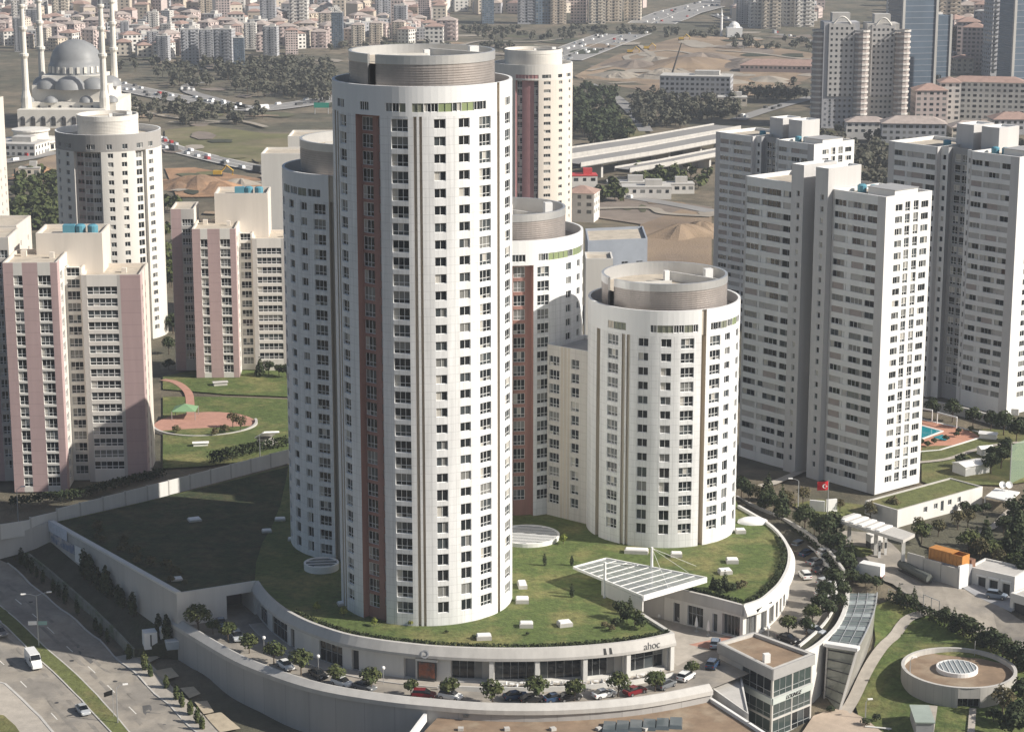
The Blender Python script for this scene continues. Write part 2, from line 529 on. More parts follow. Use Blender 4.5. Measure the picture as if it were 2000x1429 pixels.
def resample(pts, step):
    out = [Vector(pts[0])]
    for a, b in zip(pts[:-1], pts[1:]):
        a, b = Vector(a), Vector(b); n = max(1, int((b - a).length / step))
        for k in range(1, n + 1): out.append(a.lerp(b, k / n))
    return out
def smooth_curve(pts, n=6):
    """Catmull-Rom through the points"""
    pts = [Vector(p) for p in pts]
    out = []
    for i in range(len(pts) - 1):
        p0 = pts[max(i - 1, 0)]; p1 = pts[i]; p2 = pts[i + 1]; p3 = pts[min(i + 2, len(pts) - 1)]
        for k in range(n):
            t = k / n
            out.append(0.5 * ((2 * p1) + (p2 - p0) * t + (2 * p0 - 5 * p1 + 4 * p2 - p3) * t * t + (3 * p1 - p0 - 3 * p2 + p3) * t ** 3))
    out.append(pts[-1])
    return out
def side_offsets(pts, d):
    out = []
    for k, p in enumerate(pts):
        t = pts[min(k + 1, len(pts) - 1)] - pts[max(k - 1, 0)]
        n = Vector((t.y, -t.x, 0)); n.normalize()      # right-hand side
        out.append(Vector((p.x, p.y, p.z)) + n * d)
    return out
def strip(name, pts, width, mat, off=0.08, step=4.0, ter=True, parent=None, cuts=4, kind='structure', shift=0.0):
    """ribbon along world points"""
    c = resample(pts, step)
    b = MB()
    rowsv = []
    for k in range(cuts + 1):
        d = shift - width / 2 + width * k / cuts
        r = side_offsets(c, d)
        rowsv.append([(p.x, p.y, (hz(p.x, p.y) if ter else p.z) + off) for p in r])
    for k in range(cuts):
        for i in range(len(c) - 1):
            b.quad(rowsv[k + 1][i], rowsv[k + 1][i + 1], rowsv[k][i + 1], rowsv[k][i])
    o = b.build(name, mat, parent, weld=True)
    if kind and parent is None: o['kind'] = kind
    return o
def ribbon_wall(name, pts, z0f, z1f, thick, mat, parent=None, step=None):
    """upright wall along world points; z0f/z1f give bottom and top height for each point"""
    c = resample(pts, step) if step else [Vector(p) for p in pts]
    A = side_offsets(c, thick / 2); Bq = side_offsets(c, -thick / 2)
    b = MB(); d = 0
    for i in range(len(c) - 1):
        a0, a1, b0, b1 = A[i], A[i + 1], Bq[i], Bq[i + 1]
        l = (a1 - a0).length
        z00, z01, z10, z11 = z0f(c[i]), z0f(c[i + 1]), z1f(c[i]), z1f(c[i + 1])
        uv = ((d, z00), (d + l, z01), (d + l, z11), (d, z10))
        b.quad((a0.x, a0.y, z00), (a1.x, a1.y, z01), (a1.x, a1.y, z11), (a0.x, a0.y, z10), 0, uv)
        b.quad((b1.x, b1.y, z01), (b0.x, b0.y, z00), (b0.x, b0.y, z10), (b1.x, b1.y, z11), 0, uv)
        b.quad((a0.x, a0.y, z10), (a1.x, a1.y, z11), (b1.x, b1.y, z11), (b0.x, b0.y, z10))
        d += l
    for i, fl in ((0, 1), (len(c) - 1, 0)):
        a, e = (Bq[i], A[i]) if fl else (A[i], Bq[i])
        b.quad((a.x, a.y, z0f(c[i])), (e.x, e.y, z0f(c[i])), (e.x, e.y, z1f(c[i])), (a.x, a.y, z1f(c[i])))
    return b.build(name, mat, parent)
# ------------------------------------------------------------------ round white towers
def circ(c, R, deg):
    t = math.radians(deg)
    return (c[0] + R * math.sin(t), c[1] - R * math.cos(t))
def ring_chords(c, R, items, a0=-180, a1=180, step=3.0, mi=0):
    """items: (deg0, deg1, openings, mi) or ('groove', deg0, deg1, depth, mi, inner items)"""
    key = lambda it: it[1] if it[0] == 'groove' else it[0]
    out = []
    def arc(r, s, e, m, ops=None):
        if ops is not None:
            out.append((circ(c, r, s), circ(c, r, e), m, ops)); return
        n = max(1, math.ceil((e - s) / step))
        for k in range(n):
            out.append((circ(c, r, s + (e - s) * k / n), circ(c, r, s + (e - s) * (k + 1) / n), m, []))
    pos = a0
    for it in sorted(items, key=key):
        if it[0] == 'groove':
            _, s, e, dep, m, inner = it
            if s > pos + 1e-6: arc(R, pos, s, mi)
            r2 = R - dep
            out.append((circ(c, R, s), circ(c, r2, s), m, []))
            p = s
            for (is_, ie, ops, im) in sorted(inner):
                if is_ > p + 1e-6: arc(r2, p, is_, m)
                arc(r2, is_, ie, im, ops); p = ie
            if e > p + 1e-6: arc(r2, p, e, m)
            out.append((circ(c, r2, e), circ(c, R, e), m, []))
            pos = e
        else:
            s, e, ops, m = it
            if s > pos + 1e-6: arc(R, pos, s, mi)
            arc(R, s, e, m, ops); pos = e
    if a1 > pos + 1e-6: arc(R, pos, a1, mi)
    return out

def disc(b, c, R, z, mi=0, n=64):
    b.poly([(*circ(c, R, 360 * k / n), z) for k in range(n)], mi)
def ring_flat(b, c, r0, r1, z, mi=0, n=72, a0=-180, a1=180):
    for k in range(n):
        s = a0 + (a1 - a0) * k / n; e = a0 + (a1 - a0) * (k + 1) / n
        b.quad((*circ(c, r1, s), z), (*circ(c, r1, e), z), (*circ(c, r0, e), z), (*circ(c, r0, s), z), mi)
def ring_wall(b, c, r, z0, z1, mi=0, n=72, a0=-180, a1=180, inward=False):
    for k in range(n):
        s = a0 + (a1 - a0) * k / n; e = a0 + (a1 - a0) * (k + 1) / n
        p, q = circ(c, r, s), circ(c, r, e)
        uv = ((r * math.radians(s), z0), (r * math.radians(e), z0), (r * math.radians(e), z1), (r * math.radians(s), z1))
        if inward: b.quad((*q, z0), (*p, z0), (*p, z1), (*q, z1), mi)
        else: b.quad((*p, z0), (*q, z0), (*q, z1), (*p, z1), mi, uv)

def round_tower(label, c, R, z0, zt, pitch, cols, grooves, crown, drum, group, body_mats=None, crown_mats=None, cz=5.0, solid_drum=False, band=None):
    root = thing('round_tower', label, 'tower', (c[0], c[1], z0), group)
    zc = zt - cz                       # body / crown joint
    mats = body_mats or [WHITE, BEIGE, BROWN, CROWN]
    head0 = zc - 0.45
    n = int((head0 - z0) / pitch)
    hw = lambda w: math.degrees(w / 2 / R)
    items = []
    for (deg, w, h, kind, tall) in cols:
        ops = []
        for k in range(n):
            hh = h if k < n - tall else max(h, 2.05)
            zb = head0 - k * pitch
            if zb - hh > z0 + 0.3: ops.append((zb - hh, zb, kind, 0.28))
        items.append((deg - hw(w), deg + hw(w), ops, 0))
    for g in grooves:
        _, s, e, dep, m, inner = g
        inn = []
        for (deg, w, h, kind, m2) in inner:
            inn.append((deg - hw(w), deg + hw(w), rows(head0, pitch, n, h, kind, 0.2, z0 + 0.3), m2))
        items.append(('groove', s, e, dep, m, inn))
    build_wall(root, 'wall', ring_chords(c, R, items), z0, zc, mats)
    # crown with the top-storey ribbon of windows and coloured panels
    citems = []
    for it in crown:
        if it[0] == 'groove': citems.append(it)
        else:
            s, e, kind = it
            nq = max(1, math.ceil((e - s) / 5.0))
            k2 = kind if isinstance(kind, str) else (max(1, round(kind[0] / nq)), kind[1], kind[2])
            for q in range(nq): citems.append((s + (e - s) * q / nq, s + (e - s) * (q + 1) / nq, [(zc + 0.75, zc + 2.2, k2, 0.18)], 0))
    build_wall(root, 'crown', ring_chords(c, R, citems, mi=0), zc, zt, crown_mats or [CROWN, BEIGE, BROWN])
    b = MB()
    zr = zt - 2.0
    ring_flat(b, c, R - 0.5, R, zt)
    ring_wall(b, c, R - 0.5, zr, zt, inward=True)
    b.build('parapet', CROWN, root)
    b = MB(); disc(b, c, R - 0.4, zr); disc(b, c, R - 0.3, zc)
    b.build('roof', ROOFC, root)
    # rooftop drum
    rd, zd, gap, inner_z = drum
    a0, a1 = (gap[1], gap[0] + 360) if gap else (-180, 180)
    b = MB()
    ring_wall(b, c, rd, zr, zd - 1.5, a0=a0, a1=a1)
    nl = int((zd - 1.5 - zr) / 0.42)
    for k in range(nl):
        zz = zr + 0.1 + k * 0.42
        ring_wall(b, c, rd + 0.10, zz, zz + 0.16, a0=a0, a1=a1)
        ring_flat(b, c, rd, rd + 0.10, zz + 0.16, a0=a0, a1=a1)
    b.build('drum', band or LOUVRE, root)
    b = MB()
    ring_wall(b, c, rd + 0.16, zd - 1.5, zd, a0=a0, a1=a1)
    ring_flat(b, c, rd - 0.35, rd + 0.16, zd, a0=a0, a1=a1)
    ring_wall(b, c, rd - 0.35, zr, zd, inward=True, a0=a0, a1=a1)
    if gap:
        for deg in (a0, a1):
            p, q = circ(c, rd - 0.35, deg), circ(c, rd + 0.16, deg)
            b.quad((*p, zr), (*q, zr), (*q, zd), (*p, zd)); b.quad((*q, zr), (*p, zr), (*p, zd), (*q, zd))
    b.build('drum_band', [band or BANDM], root)
    b = MB(); disc(b, c, rd - 0.3, inner_z)
    b.build('drum_floor', ROOFC, root)
    # screen walls and plant box inside the drum
    for (p, q) in ((circ(c, rd * 0.75, -50), circ(c, rd * 0.35, 15)), (circ(c, rd * 0.5, 170), circ(c, rd * 0.9, 75))):
        b = MB(); mx, my = (p[0] + q[0]) / 2, (p[1] + q[1]) / 2
        b.box((mx, my, inner_z), (math.hypot(q[0] - p[0], q[1] - p[1]), 0.35, min(zd - 0.25 - inner_z, 1.8)), math.atan2(q[1] - p[1], q[0] - p[0]))
        b.build('screen_wall', CONCW, root)
    b = MB(); q = circ(c, rd * 0.72, 100); b.box((*q, inner_z), (1.6, 1.4, zd + 0.5 - inner_z), 0.3)
    b.build('plant_box', WPAINT, root)
    b = MB(); q = circ(c, rd * 0.3, 170); b.box((*q, inner_z), (1.0, 1.0, zd - 0.3 - inner_z), 0.3); b.build('plant_box', WPAINT, root)
    return root

DK = (4, 0.0, 'window_frame_grey')
C1 = P(834, 1165, 0); C2 = P(724, 1050, 0); C3 = P(990, 967, 0); C4 = P(1290, 1025, 0)
RT = 15.6
PIT = 2.92
# tallest tower
round_tower('tallest round white tower with a brown recessed strip and metal louvre drum', C1, RT, 0.0, ZT(C1, 152), PIT,
    [(-58, 2.3, 2.0, W2T, 0), (-12, 2.9, 2.1, W3T, 0), (13, 2.0, 1.6, W2, 8), (29, 2.05, 1.6, W2, 7), (45, 2.7, 2.1, W3T, 0), (72, 3.0, 2.0, W2T, 0)],
    [('groove', -72, -69, 0.5, 1, []), ('groove', -66.5, -64.5, 0.5, 1, []),
     ('groove', -44, -25, 1.3, 2, [(-38.5, 2.7, 2.35, W3T, 2), (-27.2, 0.9, 1.6, W1, 2)]),
     ('groove', -3.2, -1.3, 0.45, 1, []), ('groove', 0.3, 2.0, 0.45, 1, []), ('groove', 56.5, 59.5, 1.2, 1, [])],
    [(-66, -56, W4), (-40, -33, W3), (-21, -12, W4), (-12, -8, 'olive_panel'), (-4, 3, 'olive_panel'), (3.2, 12, W4), (12.2, 21, 'green_panel'), (21.2, 27, W2), (27.2, 36, 'green_panel'), (36.2, 46, W3), ('groove', 56.5, 59.5, 0.45, 1, []), (66, 78, W3)],
    (12.5, ZT(C1, 97), (-44, -36), ZT(C1, 97) - 1.6), 'round white towers on the podium lawn')
round_tower('mid-height round white tower in shade behind the tallest, blind windows', C2, 15.8, 0.0, ZT(C2, 322), 2.87,
    [(-58, 1.9, 1.5, W1, 3), (-43, 1.7, 1.5, W2, 4), (-29, 2.7, 2.0, W3T, 0), (-75, 1.9, 1.5, W1, 0), (10, 2.7, 2.0, W3T, 0)],
    [('groove', -21.5, -18, 1.2, 1, []), ('groove', -88, -86, 0.45, 1, [])],
    [(-72, -60, 'olive_panel'), (-59, -50, W4), (-49, -40, 'olive_panel'), (-39, -28, W4), ('groove', -21.5, -18, 0.45, 1, [])],
    (12.2, ZT(C2, 268), None, ZT(C2, 268) - 2), 'round white towers on the podium lawn')
round_tower('round white tower with green top-storey panels and brown strip, joined by a slab wing', C3, 15.8, 0.0, ZT(C3, 446), 2.9,
    [(28, 2.7, 2.1, W3T, 0), (53, 1.8, 1.5, W2, 4), (68, 1.8, 1.5, W2, 4), (-20, 2.6, 2.0, W3T, 0), (84, 2.2, 1.8, W2, 0)],
    [('groove', 2, 20, 1.2, 2, [(10, 2.6, 2.2, W3T, 2)])],
    [(4, 14, W4), (24, 32, W3), (32.2, 52, 'green_panel'), (52.2, 58, W2), (58.2, 74, 'green_panel'), (74.2, 82, W3)],
    (12.0, ZT(C3, 402), None, ZT(C3, 402) - 3.5), 'round white towers on the podium lawn')
round_tower('shortest round white tower with open drum roof and deep vertical groove', C4, RT * 0.965, 0.0, ZT(C4, 578), 2.85,
    [(-44.7, 2.7, 2.0, W3T, 0), (-19, 2.0, 1.6, W2, 5), (-2, 2.0, 1.6, W2, 5), (14, 2.7, 2.0, W3T, 0), (37.5, 2.7, 2.0, W3T, 0), (51.5, 1.8, 1.45, W2, 5), (69, 1.8, 1.6, W2, 3), (82, 1.8, 1.6, W2, 3)],
    [('groove', -64, -59, 1.2, 1, []), ('groove', -36.3, -33.5, 0.4, 1, []), ('groove', -32, -29.5, 0.4, 1, []), ('groove', 25, 29, 1.3, 1, [])],
    [(-50, -44, 'beige_strip'), (-43.8, -33, 'olive_panel'), (-14, -9, W2), (-8.8, 3, 'olive_panel'), (3.2, 11, W3), (11.2, 18, 'olive_panel'), (18.2, 22, W2), ('groove', 25, 29, 0.45, 1, []), (33, 43, W4), (43.2, 50, 'olive_panel'), (50.2, 58, W3), (58.2, 66, 'green_panel'), (66.2, 74, W2)],
    (12.3, ZT(C4, 532), (-66, -56), ZT(C4, 532) - 2.6), 'round white towers on the podium lawn')

# slab wing between two round towers
def slab_wing():
    A = P(1068, 1004, 0); Bp = P(1150, 1024, 0)
    zt = ZT(A, 672)
    root = thing('slab_wing', 'white slab wing with beige vertical stripes between two round towers', 'building', A)
    d = Vector((Bp.x - A.x, Bp.y - A.y)); L = d.length; d.normalize(); n = Vector((-d.y, d.x))
    Cq = Bp.xy + n * 12; Dq = A.xy + n * 12
    r = rows(zt - 2.2, 2.9, 12, 2.0, W3T, 0.25, 0.3)
    ch = chords_line((A.xy[:], Bp.xy[:]), [(0.5, 3.1, r), (3.5, 4.1, [], 1), (4.4, 5.0, [], 1), (5.3, 5.8, [], 1), (6.2, 8.2, rows(zt - 2.2, 2.9, 12, 2.0, W2T, 0.25, 0.3))])
    ch += [(Bp.xy[:], tuple(Cq), 0, []), (tuple(Cq), tuple(Dq), 0, []), (tuple(Dq), A.xy[:], 0, [])]
    build_wall(root, 'wall', ch, 0, zt, [M('wing_render', (0.60, 0.57, 0.53), .7, .15, .5, brick=(1.45, 1.46, .05), streak=True), BEIGE])
    b = MB(); q = [A.xy + (d + n) * 0.4, Bp.xy + (n - d) * 0.4, Cq - (d + n) * 0.4, Dq + (d - n) * 0.4]
    b.poly([(p.x, p.y, zt - 0.8) for p in q]); b.build('roof', CONCD, root)
    b = MB()
    o = [A.xy, Bp.xy, Cq, Dq]
    for k in range(4):
        j = (k + 1) % 4
        b.quad((*o[k], zt), (*o[j], zt), (*q[j], zt), (*q[k], zt)); b.quad((*q[j], zt - 0.8), (*q[k], zt - 0.8), (*q[k], zt), (*q[j], zt))
    b.build('parapet', CROWN, root)
slab_wing()
# ------------------------------------------------------------------ grey and white slab towers on the right
GREYW = M('grey_render', (0.54, 0.525, 0.515), 0.8, 0.1, 0.3, streak=True)
GREYD = M('grey_render_dark', (0.34, 0.34, 0.345), 0.8, 0.12, 0.3, streak=True)
SPAND = M('white_spandrel', (0.72, 0.715, 0.70), 0.75, 0.08, 0.3, streak=True)
MAUVE = M('mauve_panel', (0.36, 0.31, 0.29), 0.7, 0.15, 0.8)
TAUPE = M('taupe_panel', (0.44, 0.42, 0.40), 0.7, 0.15, 0.8)
TANK = M('tank_blue', (0.10, 0.28, 0.36), 0.5, 0.15)
def flat_roof(root, poly, zt, par=0.9, mat=None, cap=None, t=0.4):
    """recessed roof deck with a parapet ring; poly is counter-clockwise"""
    n = len(poly)
    pts = [Vector((p[0], p[1])) for p in poly]
    inn = []
    for k in range(n):
        a, b_, c_ = pts[k - 1], pts[k], pts[(k + 1) % n]
        d1 = (b_ - a).normalized(); d2 = (c_ - b_).normalized()
        n1 = Vector((-d1.y, d1.x)); n2 = Vector((-d2.y, d2.x))
        m = n1 + n2; m = m / max(m.dot(n1), 0.3)
        inn.append(b_ + m * t)
    b = MB(); b.poly([(p.x, p.y, zt - par) for p in inn]); b.build('roof', mat or ROOFC, root)
    b = MB()
    for k in range(n):
        j = (k + 1) % n
        b.quad((*pts[k], zt), (*pts[j], zt), (*inn[j], zt), (*inn[k], zt))
        b.quad((*inn[j], zt - par), (*inn[k], zt - par), (*inn[k], zt), (*inn[j], zt))
    b.build('parapet', cap or SPAND, root)
def ribbon(s0, layout, zhead, pitch, n, h, zmin, dep=0.2, mi=1):
    """columns of one window band: layout = [(width, kinds)], a kind picked for every storey"""
    out = []; s = s0
    for (w, kinds) in layout:
        ops = []
        for k in range(n):
            zb = zhead - k * pitch
            if zb - h > zmin: ops.append((zb - h, zb, rnd.choice(kinds), dep))
        out.append((s, s + w, ops, mi)); s += w
    return out
def slab_tower(label, N, z0, zt, front, group=None, D=18.0):
    U = Vector((-0.637, 0.771)); V = Vector((0.771, 0.637)); N = Vector((N[0], N[1]))
    at = lambda s, d: tuple(N + U * s + V * d)
    root = thing('slab_tower', label, 'apartment block', (N.x, N.y, z0), group)
    PT = 2.62; n = int((zt - z0 - 2.5) / PT); zh = zt - 2.0
    wk = [W3G, W3G, W3, 'mauve_panel', 'taupe_panel']; wk2 = [W2G, W2G, 'taupe_panel', W2G]
    lay = lambda L: [(L * 0.27, wk), (L * 0.05, ['white_spandrel']), (L * 0.12, ['taupe_panel', 'white_spandrel', W1]), (L * 0.28, wk), (L * 0.06, ['white_spandrel', 'taupe_panel']), (L * 0.22, wk2)]
    mats = [GREYW, SPAND, GREYD, MAUVE]
    # outline walks counter-clockwise; front runs from left wing to the near corner
    ch = []
    LW = 41.6
    def front_face(s_hi, s_lo, pier_l, pier_r):
        L = s_hi - s_lo
        it = ribbon(pier_l, lay(L - pier_l - pier_r), zh, PT, n, 1.4, z0 + 0.4)
        return chords_line((at(s_hi, 0), at(s_lo, 0)), it, mi=0)
    if front == 'core':
        ch += front_face(LW, 26.0, 0.6, 0.5)
        ch += front_face(15.0, 0.0, 0.5, 2.3)
        links = [(at(26, 0), at(26, 6)), (at(26, 6), at(15, 6)), (at(15, 6), at(15, 0))]
        for a, b_ in links: ch.append((a, b_, 2, []))
    else:
        ch += front_face(LW, 25.5, 2.0, 0.6)
        ch.append((at(25.5, 0), at(25.5, 1.5), 0, []))
        ch += chords_line((at(25.5, 1.5), at(23.2, 1.5)), ribbon(0.5, [(1.1, [W1])], zh, PT, n, 1.3, z0 + .4), mi=1)
        ch.append((at(23.2, 1.5), at(23.2, 3.0), 2, []))
        ch += chords_line((at(23.2, 3.0), at(17.2, 3.0)), ribbon(0.9, [(1.9, [W2T, W1T, W2T])], zh + .3, PT, n, 2.0, z0 + .4, mi=2) + ribbon(3.2, [(1.9, [W2T, W1T, W2T])], zh + .3, PT, n, 2.0, z0 + .4, mi=2), mi=2)
        ch.append((at(17.2, 3.0), at(17.2, 1.5), 2, []))
        ch += chords_line((at(17.2, 1.5), at(15.0, 1.5)), ribbon(0.5, [(1.1, [W1])], zh, PT, n, 1.3, z0 + .4), mi=1)
        ch.append((at(15.0, 1.5), at(15.0, 0), 0, []))
        ch += front_face(15.0, 0.0, 0.5, 2.6)
    k_ = D / 18.0
    side = ribbon(3.8 * k_, [(2.7 * k_, [W3, W3G, W2])], zh, PT, n, 1.45, z0 + .4) + ribbon(7.6 * k_, [(1.9 * k_, [W2T])], zh + .35, PT, n, 2.1, z0 + .4) + ribbon(10.9 * k_, [(1.9 * k_, [W2T])], zh + .35, PT, n, 2.1, z0 + .4) + ribbon(13.9 * k_, [(2.8 * k_, [W3, W3G])], zh, PT, n, 1.45, z0 + .4)
    ch += chords_line((at(0, 0), at(0, D)), side, mi=1)
    ch.append((at(0, D), at(LW, D), 0, []))
    ch.append((at(LW, D), at(LW, 0), 0, []))
    build_wall(root, 'wall', ch, z0, zt, mats)
    fp = 6 if front == 'core' else 3.0
    sA, sB = (26.0, 15.0) if front == 'core' else (25.5, 15.0)
    for (a, b_) in ((LW, sA), (sB, 0.0)):
        flat_roof(root, [at(a, 0), at(b_, 0), at(b_, D), at(a, D)], zt, cap=SPAND, t=0.5)
    b = MB(); b.poly([(*at(sA, fp), zt - 0.9), (*at(sB, fp), zt - .9), (*at(sB, D), zt - .9), (*at(sA, D), zt - .9)]); b.build('roof', ROOFC, root)
    # stair and lift cores rising over the roof
    def core(s1, s0, d0, d1, ztop, zb, slot):
        q = [at(s1, d0), at(s0, d0), at(s0, d1), at(s1, d1)]
        it = []
        if slot:
            it = [((s1 - s0) * 0.45, (s1 - s0) * 0.45 + 0.9, [(zz, zz + 1.3, W1, 0.2) for zz in [z0 + 3 + k * PT for k in range(n)]], 0)]
        c2 = chords_line((q[0], q[1]), it, mi=0) + [(q[1], q[2], 0, []), (q[2], q[3], 0, []), (q[3], q[0], 0, [])]
        build_wall(root, 'core', c2, zb, ztop, [GREYW, SPAND])
        flat_roof(root, q, ztop, 0.5, SPAND, SPAND)
    if front == 'core':
        core(25.9, 22.3, -1.6, 9, zt + 4.6, z0, True)
        core(18.8, 15.1, -1.6, 9, zt + 4.6, z0, True)
        b = MB(); q = at(20.5, 4.2)
        b.box((*q, z0), (3.2, 3.4, 3.4), math.atan2(U.y, U.x), 0); b.build('entrance', CONCW, root)
    else:
        core(27.0, 21.5, 9, 17, zt + 5.2, zt - 1, False)
        core(19.0, 13.5, 9, 17, zt + 5.2, zt - 1, False)
    for s_, d_ in ((12.5, 6.5), (10.0, 7.5), (29, 8)):
        b = MB(); q = at(s_, d_); b.lathe((q[0], q[1], zt - 0.9), [(0, 0), (1.0, 0), (1.05, 1.4), (0.7, 1.7), (0, 1.8)], 12); b.build('water_tank', TANK, root)
    b = MB(); q = at(5.0, D * .53); b.box((*q, zt - .9), (7.5, D * .5, 1.7), math.atan2(U.y, U.x)); b.build('roof_shed', SPAND, root)
    b = MB(); q = at(5.0, D * .53); b.box((*q, zt + .8), (7.9, D * .5 + .4, 0.15), math.atan2(U.y, U.x)); b.build('shed_roof', GREYD, root)
    return root
slab_tower('grey and white slab tower with two protruding stair cores, beside the flagpole', P(1708, 966, -4), -4.0, ZT(P(1708, 966, -4), 385), 'core', None, 15.0)
slab_tower('grey and white slab tower rising behind the swimming pool, dark glazed stair bay', (124, 523), -4.2, 61.0, 'glass')
slab_tower('grey and white slab tower farther back, shaded front with glazed stair bay', (90.6, 643), -16.0, 49.0, 'glass')

# ------------------------------------------------------------------ pink apartment towers on the left
PINK = M('pink_render', (0.475, 0.345, 0.335), 0.8, 0.12, 0.3, brick=(30, 2.65, 0.06), streak=True)
CREAM = M('cream_render', (0.67, 0.61, 0.54), 0.8, 0.1, 0.3, streak=True)
CREAMW = M('pale_render', (0.69, 0.66, 0.61), 0.8, 0.1, 0.3, streak=True)
WARMG = M('warm_grey_render', (0.50, 0.475, 0.445), 0.8, 0.1, 0.3, streak=True)
def pink_tower(label, org, z0, h1, hc, h2, left=True):
    ox, oy = org
    a = math.radians(2.5); ca, sa = math.cos(a), math.sin(a)
    at = lambda x, y: (ox + x * ca - y * sa, oy + x * sa + y * ca)
    root = thing('pink_tower', label, 'apartment block', (ox, oy, z0), 'pink apartment towers')
    PT = 2.65
    mats = [PINK, CREAMW, WARMG, CREAM]
    def box(x0, x1, y0, y1, h, fi, ri, fm, rm, roofm=None, lm=3):
        zt = z0 + h
        q = [at(x0, y0), at(x1, y0), at(x1, y1), at(x0, y1)]
        ch = chords_line((q[0], q[1]), fi, mi=fm) + chords_line((q[1], q[2]), ri, mi=rm) + [(q[2], q[3], 3, []), (q[3], q[0], lm, [])]
        build_wall(root, 'wall', ch, z0, zt, mats)
        flat_roof(root, q, zt, 0.7, ROOFC, CREAM)
    n1 = int((h1 - 3.5) / PT); zh = z0 + h1 - 2.8
    R = lambda zhd, n, h, k, d=.3: rows(zhd, PT, n, h, k, d, z0 + .5)
    box(0, 11.6, 0, 17, h1, [(2.2, 4.1, R(zh, n1, 2.15, W2T), 1), (7.4, 10.1, R(zh, n1, 2.15, W3T), 1)],
        [(0.0, 3.0, [], 0), (3.6, 6.4, R(zh, n1, 1.9, W3T), 1), (10, 12.5, R(zh, n1, 1.5, W2), 1)], 0, 1, lm=0)
    n2 = int((h2 - 3.5) / PT); zh2 = z0 + h2 - 2.6
    box(15.4, 28.3, 7.5, 22, h2, [(1.2, 7.8, R(zh2, n2, 1.75, W5T, .22), 1), (8.5, 12.9, [], 0)],
        [(0.0, 2.6, [], 0), (2.8, 4.0, R(zh2 - .2, n2, 1.3, W1), 0), (7.6, 8.8, R(zh2 - .2, n2, 1.3, W1), 0)], 2, 3)
    # link between the two fronts and the taller core behind
    zc = z0 + h1 - 3
    q = [at(11.6, 9.0), at(15.4, 9.0), at(15.4, 14), at(11.6, 14)]
    build_wall(root, 'wall', chords_line((q[0], q[1]), [(0.5, 3.3, R(zh, n1, 1.9, W3T), 1)], mi=1) + [(q[1], q[2], 1, []), (q[2], q[3], 1, []), (q[3], q[0], 1, [])], z0, zc, mats)
    flat_roof(root, q, zc, 0.4, CREAMW, CREAM)
    q = [at(5, 13.5), at(19.5, 13.5), at(19.5, 26), at(5, 26)]
    build_wall(root, 'core', [(q[k], q[(k + 1) % 4], 3, []) for k in range(4)], z0, z0 + hc, mats)
    flat_roof(root, q, z0 + hc, 0.9, ROOFC, CREAM)
    for (x, y) in ((14, 19), (16.8, 18.5)):
        b = MB(); p = at(x, y); b.lathe((p[0], p[1], z0 + hc - 0.9), [(0, 0), (1.15, 0), (1.2, 1.7), (0.8, 2.0), (0, 2.1)], 12); b.build('water_tank', TANK, root)
    b = MB(); p = at(11.5, 19); b.box((*p, z0 + hc - 0.9), (2.6, 2.2, 1.9), a); b.build('water_tank', TANK, root)
    if left:
        box(-6.5, -0.2, 9, 22, h1 + 4, [(0.1, 2.8, [], 0), (3.0, 6.0, R(zh + 4, n1 + 1, 1.75, W4T), 2)], [], 2, 3, lm=0)
    for (x, y, s_) in ((2.5, 12, 1.2), (9, 9.5, 1.0)):
        b = MB(); p = at(x, y); b.box((*p, z0 + h1 - 0.7), (s_, s_, 1.3), a); b.build('roof_vent', CREAM, root)
    b = MB(); p = at(24, 14); b.box((*p, z0 + h2 - 0.7), (1.1, 1.1, 1.1), a); b.build('roof_vent', CREAM, root)
    return root
pink_tower('tall pink apartment tower standing behind the panel boundary wall, two dark window strips', (-109.5, 455.0), -4.0, 51.2, 55.3, 47.0)
pink_tower('shorter pink apartment tower on the lawn by the playground', (-85.6, 568.0), -5.0, 40.8, 48.3, 36.8)

# ------------------------------------------------------------------ cream round towers
GRB = M('grey_brown_render', (0.33, 0.315, 0.30), 0.8, 0.12, 0.3, streak=True)
PINKD = M('dusty_pink', (0.42, 0.22, 0.22), 0.8, 0.12, 0.4)
c5 = (-121.5, 646.0)
round_tower('cream round tower with grey-brown top storey and pink balcony strip', c5, 15.7, -10.0, ZT(c5, 252), 2.65,
    [(-58, 1.5, 1.4, W2, 0), (-40, 1.5, 1.4, W2, 0), (12, 1.6, 1.4, W2, 0), (27, 1.6, 1.4, W2, 0), (62, 2.2, 1.4, W3, 0), (-78, 1.6, 1.4, W2, 0)],
    [('groove', -30, 2, 0.9, 1, [(-24, 2.4, 1.2, (2, 0, 'dusty_pink'), 3), (-14, 2.4, 1.5, W2, 3), (-4.5, 2.4, 1.5, W3, 1)]), ('groove', 40, 54, 1.0, 0, [(47, 2.2, 1.8, W2, 0)])],
    [(-58, -52, W2), (-42, -34, W3), (-14, -4, W3), (8, 14, W2), (25, 31, W2), (42, 50, W3), (58, 66, W2)],
    (9.0, ZT(c5, 222), None, ZT(c5, 222) - 1.2), 'cream round towers', [CREAMW, WARMG, PINKD, MAUVE], [GRB, GRB, GRB], 5.0, band=CREAMW)
c6 = (8.6, 870.0)
